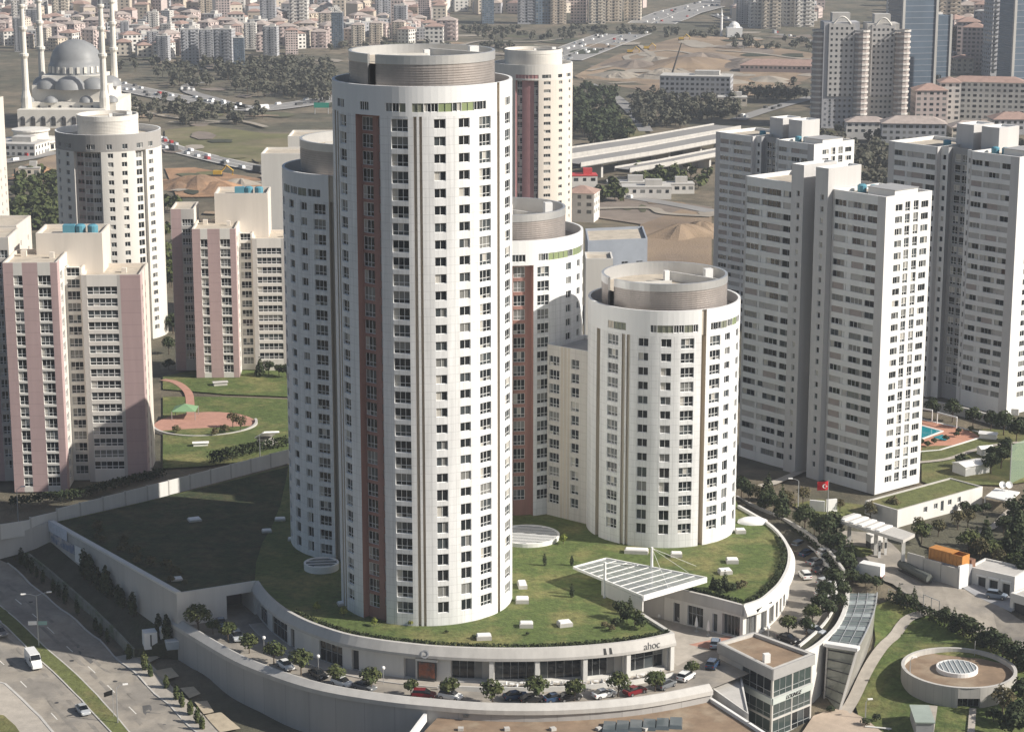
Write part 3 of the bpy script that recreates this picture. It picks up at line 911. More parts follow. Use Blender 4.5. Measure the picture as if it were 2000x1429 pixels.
round_tower('distant cream round tower with pink and dark glazed strip and pale roof drum', c6, 15.8, -15.0, ZT(c6, 121), 3.2,
    [(20, 2.9, 1.3, W3, 0), (43, 1.9, 1.3, W2, 0), (66, 1.7, 1.3, W1, 0), (-55, 1.4, 1.3, W1, 0)],
    [('groove', -27, 7, 1.0, 2, [(-22, 2.2, 2.4, W2T, 1), (3.6, 1.6, 2.4, W2T, 1)])],
    [(12, 26, W3), (38, 46, W2), (55, 70, W2), (-27, 7, 'dusty_pink')],
    (11.5, ZT(c6, 95), None, ZT(c6, 95) - 1.2), 'cream round towers', [CREAM, WARMG, PINKD, MAUVE], [CREAMW, GRB, GRB], 6.0, band=CREAMW)

# ------------------------------------------------------------------ plain neighbouring blocks
def block(name, label, q, z0, zt, mats, cols, roofm=None, par=0.7, cat='building', group=None, joined=False):
    """q counter-clockwise corners; cols: {side: items(z) list}"""
    root = thing(name, label, cat, (q[0][0], q[0][1], z0), group)
    ch = []
    for k in range(len(q)):
        ch += chords_line((q[k], q[(k + 1) % len(q)]), cols.get(k, []), mi=0)
    build_wall(root, 'wall', ch, z0, zt, mats, joined=joined)
    flat_roof(root, q, zt, par, roofm or ROOFC, mats[0])
    return root
def grid_cols(L, n, w, zh, pitch, nr, h, kind, zmin, dep=.2):
    sp = L / n
    return [(sp * (k + .5) - w / 2, sp * (k + .5) + w / 2, rows(zh, pitch, nr, h, kind, dep, zmin), 0) for k in range(n)]
block('apartment_block', 'cream apartment block edge standing behind the tall pink tower', [(-150, 486), (-113.5, 487), (-113.5, 502), (-150, 502)], -4, 50, [CREAM], {1: grid_cols(15, 2, 1.4, 46, 2.65, 16, 1.4, W2, -3)})
block('apartment_block', 'plain cream apartment block with shaded lower storeys, by the mosque road', [(-190, 716), (-173.5, 717), (-173.5, 735), (-190, 735)], -12, ZT((0, 716), 200), [CREAM], {1: grid_cols(18, 3, 1.5, 30, 2.8, 14, 1.3, W2, -11)})
block('apartment_block', 'white windowless block with cylinder tank behind the shaded round tower', [(-75, 640), (-62, 640), (-62, 655), (-75, 655)], -12, ZT((0, 640), 300), [CREAMW], {})
block('apartment_block', 'long white roof block behind the shaded round tower', [(-70, 670), (-40, 670), (-40, 686), (-70, 686)], -12, ZT((0, 670), 266), [CREAMW], {})
block('office_block', 'blue-grey low block in shade behind the green-panelled round tower', [(20, 560), (36, 564), (36, 584), (20, 580)], -12, ZT((0, 562), 468), [M('blue_grey_render', (0.33, 0.36, 0.41), .8, .12)], {0: grid_cols(16.4, 4, 1.8, 28, 3.2, 11, 1.6, W2G, -10)})
block('apartment_block', 'stepped beige block behind the green-panelled round tower', [(19, 545), (26, 545), (26, 555), (19, 555)], -12, ZT((0, 545), 505), [CREAMW], {0: grid_cols(7, 2, 1.2, 22, 3, 8, 1.3, W1, -10)})
# ------------------------------------------------------------------ podium: roof lawn, ring street, walls
ZR = -6.0
def xy(pts, z): return [P(x, y, z) for (x, y) in pts]
EDGE_PX = [(500, 1136), (512, 1153), (527, 1169), (545, 1184), (565, 1197), (606, 1217), (669, 1238), (731, 1250), (794, 1258), (857, 1264), (952, 1268), (1040, 1268), (1100, 1266), (1160, 1262), (1220, 1256), (1270, 1248), (1315, 1238)]
def edge_y(x):
    for (a, b_) in zip(EDGE_PX[:-1], EDGE_PX[1:]):
        if a[0] <= x <= b_[0]: return a[1] + (b_[1] - a[1]) * (x - a[0]) / (b_[0] - a[0])
EDGE = smooth_curve(xy(EDGE_PX, 0.3), 4)
REDGE_PX = [(1452, 1184), (1487, 1172), (1508, 1156), (1524, 1140), (1537, 1118), (1543, 1098), (1543, 1076), (1534, 1056), (1518, 1036), (1496, 1018), (1470, 1003), (1444, 988)]
REDGE = smooth_curve(xy(REDGE_PX, 0.3), 4)
NOTCH = xy([(1186, 1154), (1204, 1128), (1300, 1145)], 0.0)
BACK = [Vector((46, 470, 0)), Vector((0, 482, 0)), P(565, 908, 0), P(330, 968, 0), P(112, 1018, 0)]
LEFTW = [P(97, 1023, 0), P(345, 1163, 0)]
lawn_pts = [LEFTW[1]] + EDGE + NOTCH + REDGE + BACK + [LEFTW[0]]
b = MB()
def tri_sheet(name, pts, z, mat, grid=None):
    from mathutils.geometry import tessellate_polygon
    vs = [Vector((q.x, q.y, z)) for q in pts]
    fs = [f if (vs[f[1]] - vs[f[0]]).cross(vs[f[2]] - vs[f[0]]).z > 0 else f[::-1] for f in tessellate_polygon([vs])]
    me = bpy.data.meshes.new(name); me.from_pydata([tuple(v) for v in vs], [], fs); me.materials.append(mat)
    return structure(link(name, me))
tri_sheet('podium_lawn', lawn_pts, 0.0, GRASSD)
DTURF = M('dark_turf', (0.040, 0.056, 0.022), 0.97, 0.6, 0.5, c2=(0.085, 0.076, 0.036), c2scale=.16, c2thr=(.46, .62), bump=.5)  # darker turf colour, laid as a second sheet over the left roof lawn
tri_sheet('turf_overlay', [LEFTW[1] + Vector((.6, 1.2, 0)), P(498, 1134, 0), P(500, 1100, 0), P(512, 1060, 0), P(530, 1030, 0), P(548, 985, 0), P(560, 930, 0), P(563, 911, 0), P(330, 969, 0), P(114, 1019, 0), LEFTW[0] + Vector((1.2, .4, 0))], 0.012, DTURF)
# ring street and plaza
OL_PX = [(340, 1203), (402, 1241), (469, 1279), (536, 1306), (603, 1328), (670, 1343), (763, 1357), (832, 1364), (951, 1373), (1100, 1373), (1250, 1361), (1385, 1336)]
OL = smooth_curve(xy(OL_PX, -5.1), 4)
OR_PX = [(1561, 1261), (1602, 1226), (1624, 1196), (1634, 1165), (1630, 1135), (1618, 1106), (1600, 1084), (1570, 1060), (1538, 1039), (1504, 1019), (1440, 985)]
OR_ = smooth_curve(xy(OR_PX, -5.1), 4)
ring_pts = OL + [P(1500, 1300, ZR)] + OR_ + [Vector((46, 466, 0)), Vector((0, 476, 0)), P(520, 1100, ZR)]
tri_sheet('ring_street', ring_pts, ZR, ASPHL)
tri_sheet('plaza_paving', xy([(1240, 1190), (1322, 1300), (1392, 1262), (1480, 1222), (1450, 1200)], ZR), ZR + 0.004, PAVE)
tri_sheet('terracotta_paving', xy([(1345, 1258), (1390, 1268), (1455, 1246), (1440, 1238)], ZR), ZR + 0.008, PAVEP)

def sweep(name, curve, prof, mat, parent=None, closed=False):
    b = MB(); offs = [side_offsets(curve, d) for d, z in prof]
    n = len(prof)
    for k in range(n - 1 if not closed else n):
        j = (k + 1) % n
        for i in range(len(curve) - 1):
            A0, A1, B0, B1 = offs[k][i], offs[k][i + 1], offs[j][i], offs[j][i + 1]
            b.quad((A0.x, A0.y, prof[k][1]), (B0.x, B0.y, prof[j][1]), (B1.x, B1.y, prof[j][1]), (A1.x, A1.y, prof[k][1]))
    for i in (0, len(curve) - 1):
        b.poly([(offs[k][i].x, offs[k][i].y, prof[k][1]) for k in range(n)])
    return b.build(name, mat, parent, weld=True)
FPROF = [(-0.5, -0.2), (-0.5, 0.55), (0.1, 0.55), (0.95, -0.95), (0.95, -1.45), (0.0, -1.6)]

podium = thing('podium_building', 'curved shop podium under the roof lawn with concrete fascia and glazed shopfronts', 'building', (0, 365, ZR))
sweep('fascia', EDGE, FPROF, CONC, podium)
ncurve = [P(1298, 1146, 0.3), P(1380, 1165, .3), P(1452, 1184, .3)]
sweep('fascia', ncurve, [(-0.5, -0.2), (-0.5, 0.55), (0.1, 0.55), (0.3, -0.95), (0.3, -1.45), (0.0, -1.6)], CONC, podium)
sweep('fascia', REDGE, FPROF, CONCW, podium)
sweep('notch_parapet', [P(1315, 1238, .3), P(1250, 1197, .3), P(1186, 1154, .3)], [(-0.4, -0.2), (-0.4, 0.5), (0.3, 0.5), (0.3, -6.0)], CONC, podium)
sweep('notch_parapet', [P(1186, 1154, .3), P(1204, 1128, .3), P(1300, 1145, .3)], [(-0.2, -0.2), (-0.2, 0.3), (0.2, 0.3), (0.2, -6.0)], CONC, podium)
SHOPG = (5, 0.0, 'window_frame_grey')
SHOP4 = (4, 0.6, 'window_frame_grey')
def shop_chords():
    base = lambda x: P(x, edge_y(x), 0.3)
    feats = [(507, 521, [(-5.9, -2.2, SHOP4, .25)], 0), (531, 560, [(-5.9, -2.2, SHOP4, .25)], 0), (567, 574, [(-5.95, -2.4, 'dark_metal', .5)], 0), (623, 668, [(-5.9, -2.2, SHOP4, .25)], 0), (686, 700, [(-5.95, -2.2, 'dark_metal', .8)], 0),
             (788, 811, [(-5.95, -2.2, 'concrete_dark', 1.2)], 0), (880, 955, [(-5.6, -1.9, SHOPG, 1.5)], 0), (966, 1044, [(-5.6, -1.9, SHOPG, 1.5)], 0), (1055, 1138, [(-5.6, -1.9, SHOPG, 1.5)], 0), (1147, 1220, [(-5.6, -1.9, SHOPG, 1.5)], 0), (1231, 1303, [(-5.6, -1.9, SHOP4, 1.5)], 0)]
    out = []; x = 500.0
    def plain(a, c_):
        n = max(1, int((c_ - a) / 14))
        for k in range(n):
            p, q = base(a + (c_ - a) * k / n), base(a + (c_ - a) * (k + 1) / n)
            out.append((p.xy[:], q.xy[:], 0, []))
    for (x0, x1, ops, mi) in feats:
        plain(x, x0)
        out.append((base(x0).xy[:], base(x1).xy[:], mi, ops)); x = x1
    plain(x, 1315.0)
    return out
build_wall(podium, 'shop_wall', shop_chords(), ZR - 0.3, -1.5, [CONCW], variants=[0, 1, 0, 0])
nb = [P(1298, 1146, 0.3), P(1452, 1184, .3)]
nl = (nb[1] - nb[0]).length
build_wall(podium, 'shop_wall', chords_line((nb[0].xy[:], nb[1].xy[:]), [(nl * .12, nl * .2, [(-5.9, -2.2, 'dark_metal', .5)]), (nl * .3, nl * .5, [(-5.9, -2.0, SHOP4, .4)]), (nl * .62, nl * .68, [(-5.9, -2.4, W1, .3)]), (nl * .74, nl * .96, [(-5.9, -1.9, SHOPG, .8)])]), ZR - .3, -1.5, [CONCW], variants=[0])
rc = [p.xy[:] for p in REDGE]
chs = []
for k in range(len(rc) - 1):
    ops = [(-5.7, -1.9, SHOPG, .4)] if k in (1, 2, 4, 5, 7, 8, 10, 12, 14) else []
    chs.append((rc[k], rc[k + 1], 0, ops))
build_wall(podium, 'shop_wall', chs, ZR - .3, -1.5, [CONCW], variants=[0, 1])
# gallery mouth on the left: white wall with an open vehicle portal
wl = [P(345, 1163, 0), EDGE[0].copy()]
L0 = (wl[1] - wl[0]).length
build_wall(podium, 'gallery_wall', chords_line((wl[0].xy[:], wl[1].xy[:]), [(L0 * .62, L0 * .97, [(ZR - .2, -1.5, 'dark_metal', 7.0)])]), ZR - .3, 0.5, [CONCW])
b = MB(); w2 = side_offsets(wl, -0.35)
b.quad((*wl[0].xy, .5), (*wl[1].xy, .5), (*w2[1].xy, .5), (*w2[0].xy, .5)); b.quad((*w2[1].xy, -.1), (*w2[0].xy, -.1), (*w2[0].xy, .5), (*w2[1].xy, .5)); b.build('gallery_coping', CONCW, podium)

def add_text(txt, loc, rz, size, mat, parent=None, tilt=math.pi / 2, shear=0.0, name='lettering', depth=0.04):
    cu = bpy.data.curves.new(name, 'FONT'); cu.body = txt; cu.size = size; cu.extrude = depth; cu.align_x = 'CENTER'; cu.shear = shear
    ob = bpy.data.objects.new(name, cu); col.objects.link(ob)
    bpy.context.view_layer.update()
    dg = bpy.context.evaluated_depsgraph_get()
    me = bpy.data.meshes.new_from_object(ob.evaluated_get(dg))
    bpy.data.objects.remove(ob)
    me.materials.clear(); me.materials.append(mat)
    o = link(name, me, parent)
    o.rotation_euler = (tilt, 0, rz); o.location = loc
    return o
BLACK = M('black_letter', (0.015, 0.015, 0.015), 0.5, 0.0)
def on_fascia(x, z=-0.55, d=0.86):
    p, q = P(x - 12, edge_y(x - 12), .3), P(min(x + 12, 1314), edge_y(min(x + 12, 1314)), .3)
    t = (q - p).normalized(); n = Vector((t.y, -t.x, 0)); c_ = P(x, edge_y(x), .3)
    return Vector((c_.x, c_.y, 0)) + n * d + Vector((0, 0, z)), math.atan2(t.y, t.x)
loc, rz = on_fascia(1268, -1.0, 1.04); add_text('ahoc', loc, rz, 1.7, BLACK, podium, tilt=math.radians(61), shear=0.25, name='shop_lettering')
for dx in (1179, 1190):
    loc, rz = on_fascia(dx, -1.0, 1.02); b = MB(); b.box((0, 0, 0), (0.55, 0.08, 1.1), 0, 0, 0.75); o = b.build('wall_emblem', BLACK, podium); o.location = loc; o.rotation_euler = (-0.5, 0, rz)
loc, rz = on_fascia(833, -0.75, 0.98); b = MB(); b.lathe((0, 0, 0), [(0.75, 0), (0.75, 0.05), (0.5, 0.06), (0.5, 0)], 16); o = b.build('wall_emblem', CONCD, podium); o.location = loc; o.rotation_euler = (math.radians(61), 0, rz)
p, q = P(1470, 1179, 0.3), P(1500, 1163, .3); t = (q - p).normalized(); n = Vector((t.y, -t.x, 0))
b = MB(); m_ = (p + q) / 2 + n * 0.93; b.box((m_.x, m_.y, -1.1), ((q - p).length * .95, 0.08, 0.55), math.atan2(t.y, t.x)); b.build('sign_strip', BLACK, podium)
# framed picture on the shop wall
p, q = P(816, edge_y(816), .3), P(853, edge_y(853), .3); t = (q - p).normalized(); n = Vector((t.y, -t.x, 0)); m_ = (p + q) / 2 + n * 0.25
pic = thing('poster_frame', 'dark framed orange-brown picture panel on the curved shop wall', 'poster', (m_.x, m_.y, -5.7))
b = MB(); b.box((m_.x, m_.y, -5.6), ((q - p).length, 0.3, 3.4), math.atan2(t.y, t.x)); b.build('frame', DARKM, pic)
m2 = m_ + n * 0.17; b = MB(); b.box((m2.x, m2.y, -5.2), ((q - p).length * .84, 0.04, 2.7), math.atan2(t.y, t.x)); b.build('picture', M('poster_print', (0.32, 0.10, 0.05), 0.5, 0.6, 1.1, c2=(0.12, 0.10, 0.09), c2scale=0.9), pic)
m2 = m_ + n * 0.2; b = MB(); b.box((m2.x, m2.y, -2.2), ((q - p).length * 1.15, 0.5, 0.45), math.atan2(t.y, t.x)); b.build('canopy_strip', CONCW, pic)

# columns in front of the shops and low terrace wall
for x in (960, 1049, 1142, 1225, 1309):
    loc, rz = on_fascia(x, ZR, 0.45)
    b = MB(); b.box((loc.x, loc.y, ZR), (0.75, 0.6, 4.55), rz); b.build('column', CONCW, podium)
tc = [on_fascia(x, 0, 3.4)[0] for x in range(862, 1312, 18)]
tw = ribbon_wall('terrace_wall', tc, lambda p: ZR - .05, lambda p: ZR + 0.85, 0.25, CONCW)
tag(tw, 'low white curved terrace wall in front of the shopfront columns', 'wall')
tc2 = [on_fascia(x, 0, 1.8)[0] for x in range(866, 1310, 18)]
tw = strip('terrace_floor', [Vector((p.x, p.y, ZR + .25)) for p in tc2], 3.0, PAVE, 0, ter=False)
# pavement kerb along the left half of the shops
pv = [on_fascia(x, 0, 1.3)[0] for x in range(512, 862, 12)]
strip('shop_pavement', [Vector((p.x, p.y, ZR + .14)) for p in pv], 2.6, PAVE, 0, ter=False)
ribbon_wall('kerb', [on_fascia(x, 0, 2.6)[0] for x in range(512, 862, 12)], lambda p: ZR - .05, lambda p: ZR + .16, 0.2, KERB)['kind'] = 'structure'

# outer retaining wall with sloping coping
ow = thing('retaining_wall', 'long curved grey concrete retaining wall below the ring street', 'wall', OL[0])
sweep('coping', OL, [(-0.15, ZR - .1), (-0.15, -4.95), (0.1, -4.95), (1.35, -5.75), (1.35, -6.5), (1.0, -6.55)], CONC, ow)
def wall_face(name, curve, d, zt, mat, parent, zb=None, ext=1.0):
    c_ = side_offsets(curve, d); b = MB(); s = 0
    for i in range(len(c_) - 1):
        a, e = c_[i], c_[i + 1]; l = (e - a).length
        z0, z1 = (hz(a.x, a.y) - ext, hz(e.x, e.y) - ext) if zb is None else (zb, zb)
        b.quad((a.x, a.y, z0), (e.x, e.y, z1), (e.x, e.y, zt), (a.x, a.y, zt), 0, ((s, z0), (s + l, z1), (s + l, zt), (s, zt))); s += l
    return b.build(name, mat, parent)
wall_face('wall_face', OL, 1.0, -6.5, M('retaining_concrete', (0.40, 0.385, 0.37), 0.85, 0.14, 0.3, brick=(5.5, 40, 0.10), streak=True), ow)
for (x, y) in ((1075, 1382), (1020, 1393), (910, 1397)):
    p = P(x, y, -7.0); b = MB(); b.box((p.x, p.y - 0.2, -7.1), (0.9, 0.5, 0.25)); b.build('wall_light', DARKM, ow)

# left podium wall with coping
lw = thing('podium_side_wall', 'straight grey wall with broad pale coping beside the shaded roof lawn', 'wall', LEFTW[0])
LB = [(97, 1058), (127, 1081), (160, 1107), (200, 1140), (302, 1218), (345, 1250)]
def lb_y(x):
    for a, c_ in zip(LB[:-1], LB[1:]):
        if a[0] <= x <= c_[0]: return a[1] + (c_[1] - a[1]) * (x - a[0]) / (c_[0] - a[0])
    return LB[-1][1]
lwp = []
for k in range(13):
    f_ = k / 12; p = LEFTW[0].lerp(LEFTW[1], f_); lwp.append(p)
lwz = [ZT(p, lb_y(97 + (345 - 97) * k / 12)) for k, p in enumerate(lwp)]
b = MB(); s = 0
for i in range(12):
    a, e = lwp[i], lwp[i + 1]; l = (e - a).length
    b.quad((a.x, a.y, lwz[i] - 2), (e.x, e.y, lwz[i + 1] - 2), (e.x, e.y, 0.5), (a.x, a.y, 0.5), 0, ((s, lwz[i]), (s + l, lwz[i + 1]), (s + l, .5), (s, .5))); s += l
b.build('wall_face', CONC, lw)
sweep('coping', lwp, [(0.18, 0.35), (0.18, 0.7), (-0.9, 0.7), (-0.9, -0.1)], CONCW, lw)
cp_ = P(345, 1163, 0); ow_ = OL[0]
b = MB(); b.quad((cp_.x, cp_.y, -14), (ow_.x, ow_.y, -14), (ow_.x, ow_.y, -5), (cp_.x, cp_.y, .5)); b.build('return_wall', CONC, lw)
# earth terrace between the side wall and the street, with its low wall
TA_PX = [(38, 1068, -5.0), (70, 1092, -6.0), (100, 1116, -6.9), (140, 1150, -8.0), (180, 1186, -9.1), (220, 1224, -10.2), (262, 1268, -11.2)]
TA = [P(x, y, z) for x, y, z in TA_PX]
TAc = resample(TA, 3.0)
b = MB()
n_ = len(TAc)
for i in range(n_ - 1):
    f0, f1 = i / (n_ - 1), (i + 1) / (n_ - 1)
    def lp(f):
        k = min(int(f * 12), 11); t_ = f * 12 - k
        p = lwp[k].lerp(lwp[k + 1], t_); return Vector((p.x, p.y, lwz[k] + (lwz[k + 1] - lwz[k]) * t_))
    prev0, prev1 = TAc[i], TAc[i + 1]
    for q_ in range(1, 5):
        c0 = TAc[i].lerp(lp(f0), q_ / 4); c1 = TAc[i + 1].lerp(lp(f1), q_ / 4)
        b.quad(prev0, prev1, c1, c0); prev0, prev1 = c0, c1
e0, e1 = TAc[-1], Vector((lwp[-1].x, lwp[-1].y, lwz[-1]))
b.quad((e0.x, e0.y, e0.z - 4), (e1.x, e1.y, e1.z - 4), e1, e0)
TERR = M('dark_earth', (0.075, 0.07, 0.048), 0.95, 0.4, 0.3, c2=(0.05, 0.06, 0.03), c2scale=.1, bump=.5)
structure(b.build('earth_terrace', TERR, weld=True))
lw2 = ribbon_wall('street_wall', TAc, lambda p: p.z - 3.4, lambda p: p.z + 0.12, 0.4, M('mossy_concrete', (0.30, 0.29, 0.25), 0.9, 0.3, 0.5, c2=(0.16, 0.19, 0.12), c2scale=.3, streak=True))
tag(lw2, 'mossy low retaining wall along the street with dark shrubs in front', 'wall')
# banners on the end of the side wall
bn = thing('banner', 'faded white and blue printed banner fixed along the podium side wall', 'banner', lwp[0])
for (k0, k1, z0, z1, mt) in ((0, 1.9, -1.4, 0.9, M('banner_white', (0.62, 0.65, 0.72), .6, .2, .8)), (0.2, 2.6, -3.4, -1.45, M('banner_print', (0.50, 0.47, 0.46), .6, .25, .6, c2=(0.20, 0.24, 0.34), c2scale=.35, c2thr=(.5, .58))), (2.65, 3.3, -4.6, -1.2, WPAINT)):
    a = lwp[0].lerp(lwp[1], k0) if k0 <= 1 else lwp[int(k0)].lerp(lwp[int(k0) + 1], k0 - int(k0)); e = lwp[int(k1)].lerp(lwp[int(k1) + 1], k1 - int(k1))
    t = (e - a).normalized(); n = Vector((t.y, -t.x, 0)); m_ = (a + e) / 2 + n * 0.26
    bb = MB(); bb.box((m_.x, m_.y, z0), ((e - a).length, 0.06, z1 - z0), math.atan2(t.y, t.x)); bb.build('printed_sheet', mt, bn)
# boundary wall of precast panels behind the dark lawn
bw = thing('panel_wall', 'stepped boundary wall of pale precast panels behind the dark lawn', 'wall', P(120, 1018, 0))
PW = [P(0, 1046, -1.0), P(60, 1033, -0.6), P(112, 1016, -0.1), P(330, 962, 0), P(566, 902, 0)]
pw = []
for a, e in zip(PW[:-1], PW[1:]):
    nseg = max(1, round((e - a).length / 5.2))
    pw += [(a.lerp(e, k / nseg), a.lerp(e, (k + 1) / nseg)) for k in range(nseg)]
for i, (a, e) in enumerate(pw):
    t = (e - a); l = t.length; m_ = (a + e) / 2; z0 = min(a.z, e.z) - 0.8 + 0.05 * i
    b = MB(); b.box((m_.x, m_.y, z0), (l - 0.12, 0.2, 3.2), math.atan2(t.y, t.x)); b.build('wall_panel', CONCW, bw)
    b = MB(); b.box((a.x, a.y, z0), (0.3, 0.36, 3.3), math.atan2(t.y, t.x)); b.build('post', CONC, bw)
# ramp wall at upper left
rw = ribbon_wall('ramp_wall', [P(-30, 1062, -2.4), P(0, 1053, -2.0), P(50, 1040, -1.2), P(97, 1023, -.1)], lambda p: p.z - 4, lambda p: p.z + .6, 0.35, CONC)
tag(rw, 'grey ramp wall with white top running to the end of the podium side wall', 'wall')

# ------------------------------------------------------------------ lawn furniture: skylights, round skylights, canopy
def skylight(px, py, w, d, h, rz, label, z=0.0):
    p = P(px, py, z); r = thing('skylight', label, 'skylight', p, 'box skylights on the roof lawn')
    b = MB(); b.box((p.x, p.y, z - .02), (w, d, h), rz); b.build('kerb', CONC, r)
    b = MB(); b.box((p.x, p.y, z + h), (w - .25, d - .25, .18), rz, 0, .93); b.build('lid', WPAINT, r)
    return r
for (x, y, w, d, rz, lab) in ((1020, 1145, 1.6, 3.2, .1, 'upright narrow skylight with white lid right beside the tallest tower'), (1020, 1175, 2.4, 2.2, 0, 'square skylight with white lid just in front of the upright narrow one'), (1028, 1223, 2.4, 1.8, 0, 'skylight box with white lid close to the shop roof hedge'), (1103, 1221, 2.4, 2.0, .3, 'turned skylight box with white lid near the shrub cluster'), (945, 1247, 2.6, 1.8, .1, 'skylight box with white lid touching the fascia hedge'), (1243, 1079, 4.6, 1.9, -.15, 'long skylight with white lid at the foot of the shortest round tower'), (1321, 1086, 2.2, 1.7, -.05, 'skylight box behind the canopy mast near the shortest round tower'), (1430, 1098, 2.3, 1.9, 0, 'skylight box with white lid, upper of two on the right lawn'), (1416, 1119, 2.4, 2.0, .2, 'skylight box with white lid above the shrub group by the canopy'), (1446, 1040, 2.0, 1.6, .1, 'small skylight box against the side of the shortest round tower')):
    skylight(x, y, w, d, 0.7, rz, lab)
for (x, y, w, d, rz, lab) in ((380, 1016, 2.6, 2.2, .4, 'lone white skylight lid in the middle of the darker turf'), (547, 1015, 2.2, 1.6, .1, 'white skylight lid near the shaded round tower, farther of a pair'), (521, 1038, 2.0, 1.6, .2, 'white skylight lid near the shaded round tower, closer of a pair'), (345, 1132, 2.2, 1.6, .3, 'white skylight lid next to the podium side wall coping'), (570, 1054, 1.6, 1.4, .1, 'small white lid touching the foot of the shaded round tower'), (668, 1180, 1.6, 1.6, .3, 'small white lid at the shaded foot of the tallest tower')):
    skylight(x, y, w, d, 0.35, rz, lab)
p = P(1470, 1020, 0); r = thing('dome_skylight', 'long white dome skylight on the lawn behind the shortest round tower', 'skylight', p)
b = MB(); b.lathe((0, 0, 0), [(2.1, 0), (2.0, .5), (1.3, .95), (0, 1.15)], 18); o = b.build('dome', WPAINT, r, smooth=True); o.matrix_parent_inverse = Matrix.Identity(4); o.scale = (1.5, 1, 1)
GLR = M('roof_glass', (0.10, 0.12, 0.13), 0.12, 0.15, .6, spec=.6)
def round_sky(px, py, R, h, label, stripes):
    p = P(px, py, 0); r = thing('round_skylight', label, 'skylight', p)
    b = MB(); b.lathe(p, [(R, -.05), (R + .05, h), (R - .35, h + .02), (R - .4, h - .2)], 40); b.build('rim', WPAINT, r)
    b = MB(); disc(b, (p.x, p.y), R - .3, h - .15); b.build('glass', GLR, r)
    for k in range(stripes):
        yy = -R + (k + .5) * 2 * R / stripes; hl = math.sqrt(max(0, (R - .4) ** 2 - yy * yy))
        if hl < .5: continue
        b = MB(); b.box((0, 0, 0), (2 * hl, 0.22, .14)); o = b.build('glazing_bar', WPAINT, r); o.matrix_parent_inverse = Matrix.Identity(4)
        a = .12; o.location = (-yy * math.sin(a), yy * math.cos(a), h - .1); o.rotation_euler = (0, 0, a)
round_sky(628, 1110, 3.3, 1.3, 'round white-rimmed glass skylight in shade beside the shaded tower', 4)
round_sky(1030, 1050, 6.4, 0.8, 'large round glass roof with white bars between the round towers', 13)
# glass canopy over the passage
cz = 3.2
cnp = thing('glass_canopy', 'sloping glass canopy in a white steel frame with two masts', 'canopy', P(1230, 1125, 0))
CQ = [P(1120, 1108, cz), P(1256, 1165, cz), P(1380, 1129, cz), P(1184, 1091, cz)]
b = MB(); b.quad(*[Vector((p.x, p.y, cz + .05)) for p in CQ]); b.build('glass', M_glass('canopy_glass', 0.82, (0.26, 0.28, 0.28)), cnp)
for k in range(4):
    a, e = CQ[k], CQ[(k + 1) % 4]; t = e - a; m_ = (a + e) / 2
    b = MB(); hgt = 1.0 if k in (1,) else .45
    b.box((m_.x, m_.y, cz - hgt + .25), (t.length, 0.3, hgt), math.atan2(t.y, t.x)); b.build('edge_beam', WPAINT, cnp)
for k in range(1, 9):
    f_ = k / 9; a = CQ[0].lerp(CQ[1], f_); e = CQ[3].lerp(CQ[2], f_); t = e - a; m_ = (a + e) / 2
    b = MB(); b.box((m_.x, m_.y, cz - .02), (t.length, 0.09, .18), math.atan2(t.y, t.x)); b.build('glazing_bar', WPAINT, cnp)
for k in range(1, 4):
    f_ = k / 4; a = CQ[0].lerp(CQ[3], f_); e = CQ[1].lerp(CQ[2], f_); t = e - a; m_ = (a + e) / 2
    b = MB(); b.box((m_.x, m_.y, cz - .06), (t.length, 0.06, .14), math.atan2(t.y, t.x)); b.build('glazing_bar', WPAINT, cnp)
a, e = CQ[0].lerp(CQ[1], .42), CQ[1]; m_ = (a + e) / 2; t = e - a
b = MB(); b.box((m_.x, m_.y, cz - 2.9), (t.length, .25, 2.6), math.atan2(t.y, t.x)); b.build('fascia_panel', CONCW, cnp)
for (q_, zt_, zb_) in ((CQ[0].lerp(CQ[1], .46), cz + 3.6, -.2), (CQ[3].lerp(CQ[2], .46), cz + 4.0, -.2)):
    b = MB(); b.tube([(q_.x, q_.y, zb_), (q_.x, q_.y, zt_)], [.3, .24], 10); b.build('mast', WPAINT, cnp)
m1 = CQ[3].lerp(CQ[2], .46); m0 = CQ[0].lerp(CQ[1], .46)
for (a, zt_, e) in ((m1, cz + 3.8, P(1345, 1118, cz)), (m1, cz + 3.8, CQ[1].lerp(CQ[2], .4)), (m0, cz + 3.5, CQ[3].lerp(CQ[2], .3)), (m1, cz + 3.8, P(1360, 1105, .1))):
    b = MB(); b.tube([(a.x, a.y, zt_), (e.x, e.y, e.z)], .03, 5); b.build('stay_cable', WPAINT, cnp)

# outer walls of the ring street on the right
rw1 = thing('ring_wall', 'white-topped curved wall along the outer side of the ring street parking', 'wall', OR_[0])
sweep('wall_face', OR_, [(0.2, -9.5), (0.2, -4.9), (-0.2, -4.9), (-0.2, ZR - .1)], CONCW, rw1)
O2 = smooth_curve([P(x, y, -3.6) for x, y in ((1430, 966), (1465, 985), (1496, 999), (1538, 1018), (1583, 1046), (1620, 1078), (1648, 1115))], 4)
rw2 = thing('garden_wall', 'pale curved garden wall with hedge above the ring street', 'wall', O2[0])
sweep('wall_face', O2, [(0.25, -6.5), (0.25, -3.2), (-0.25, -3.2), (-0.25, -7)], CONC, rw2)
mb_ = [Vector((p.x, p.y, 0)) for p in OR_[8:]]
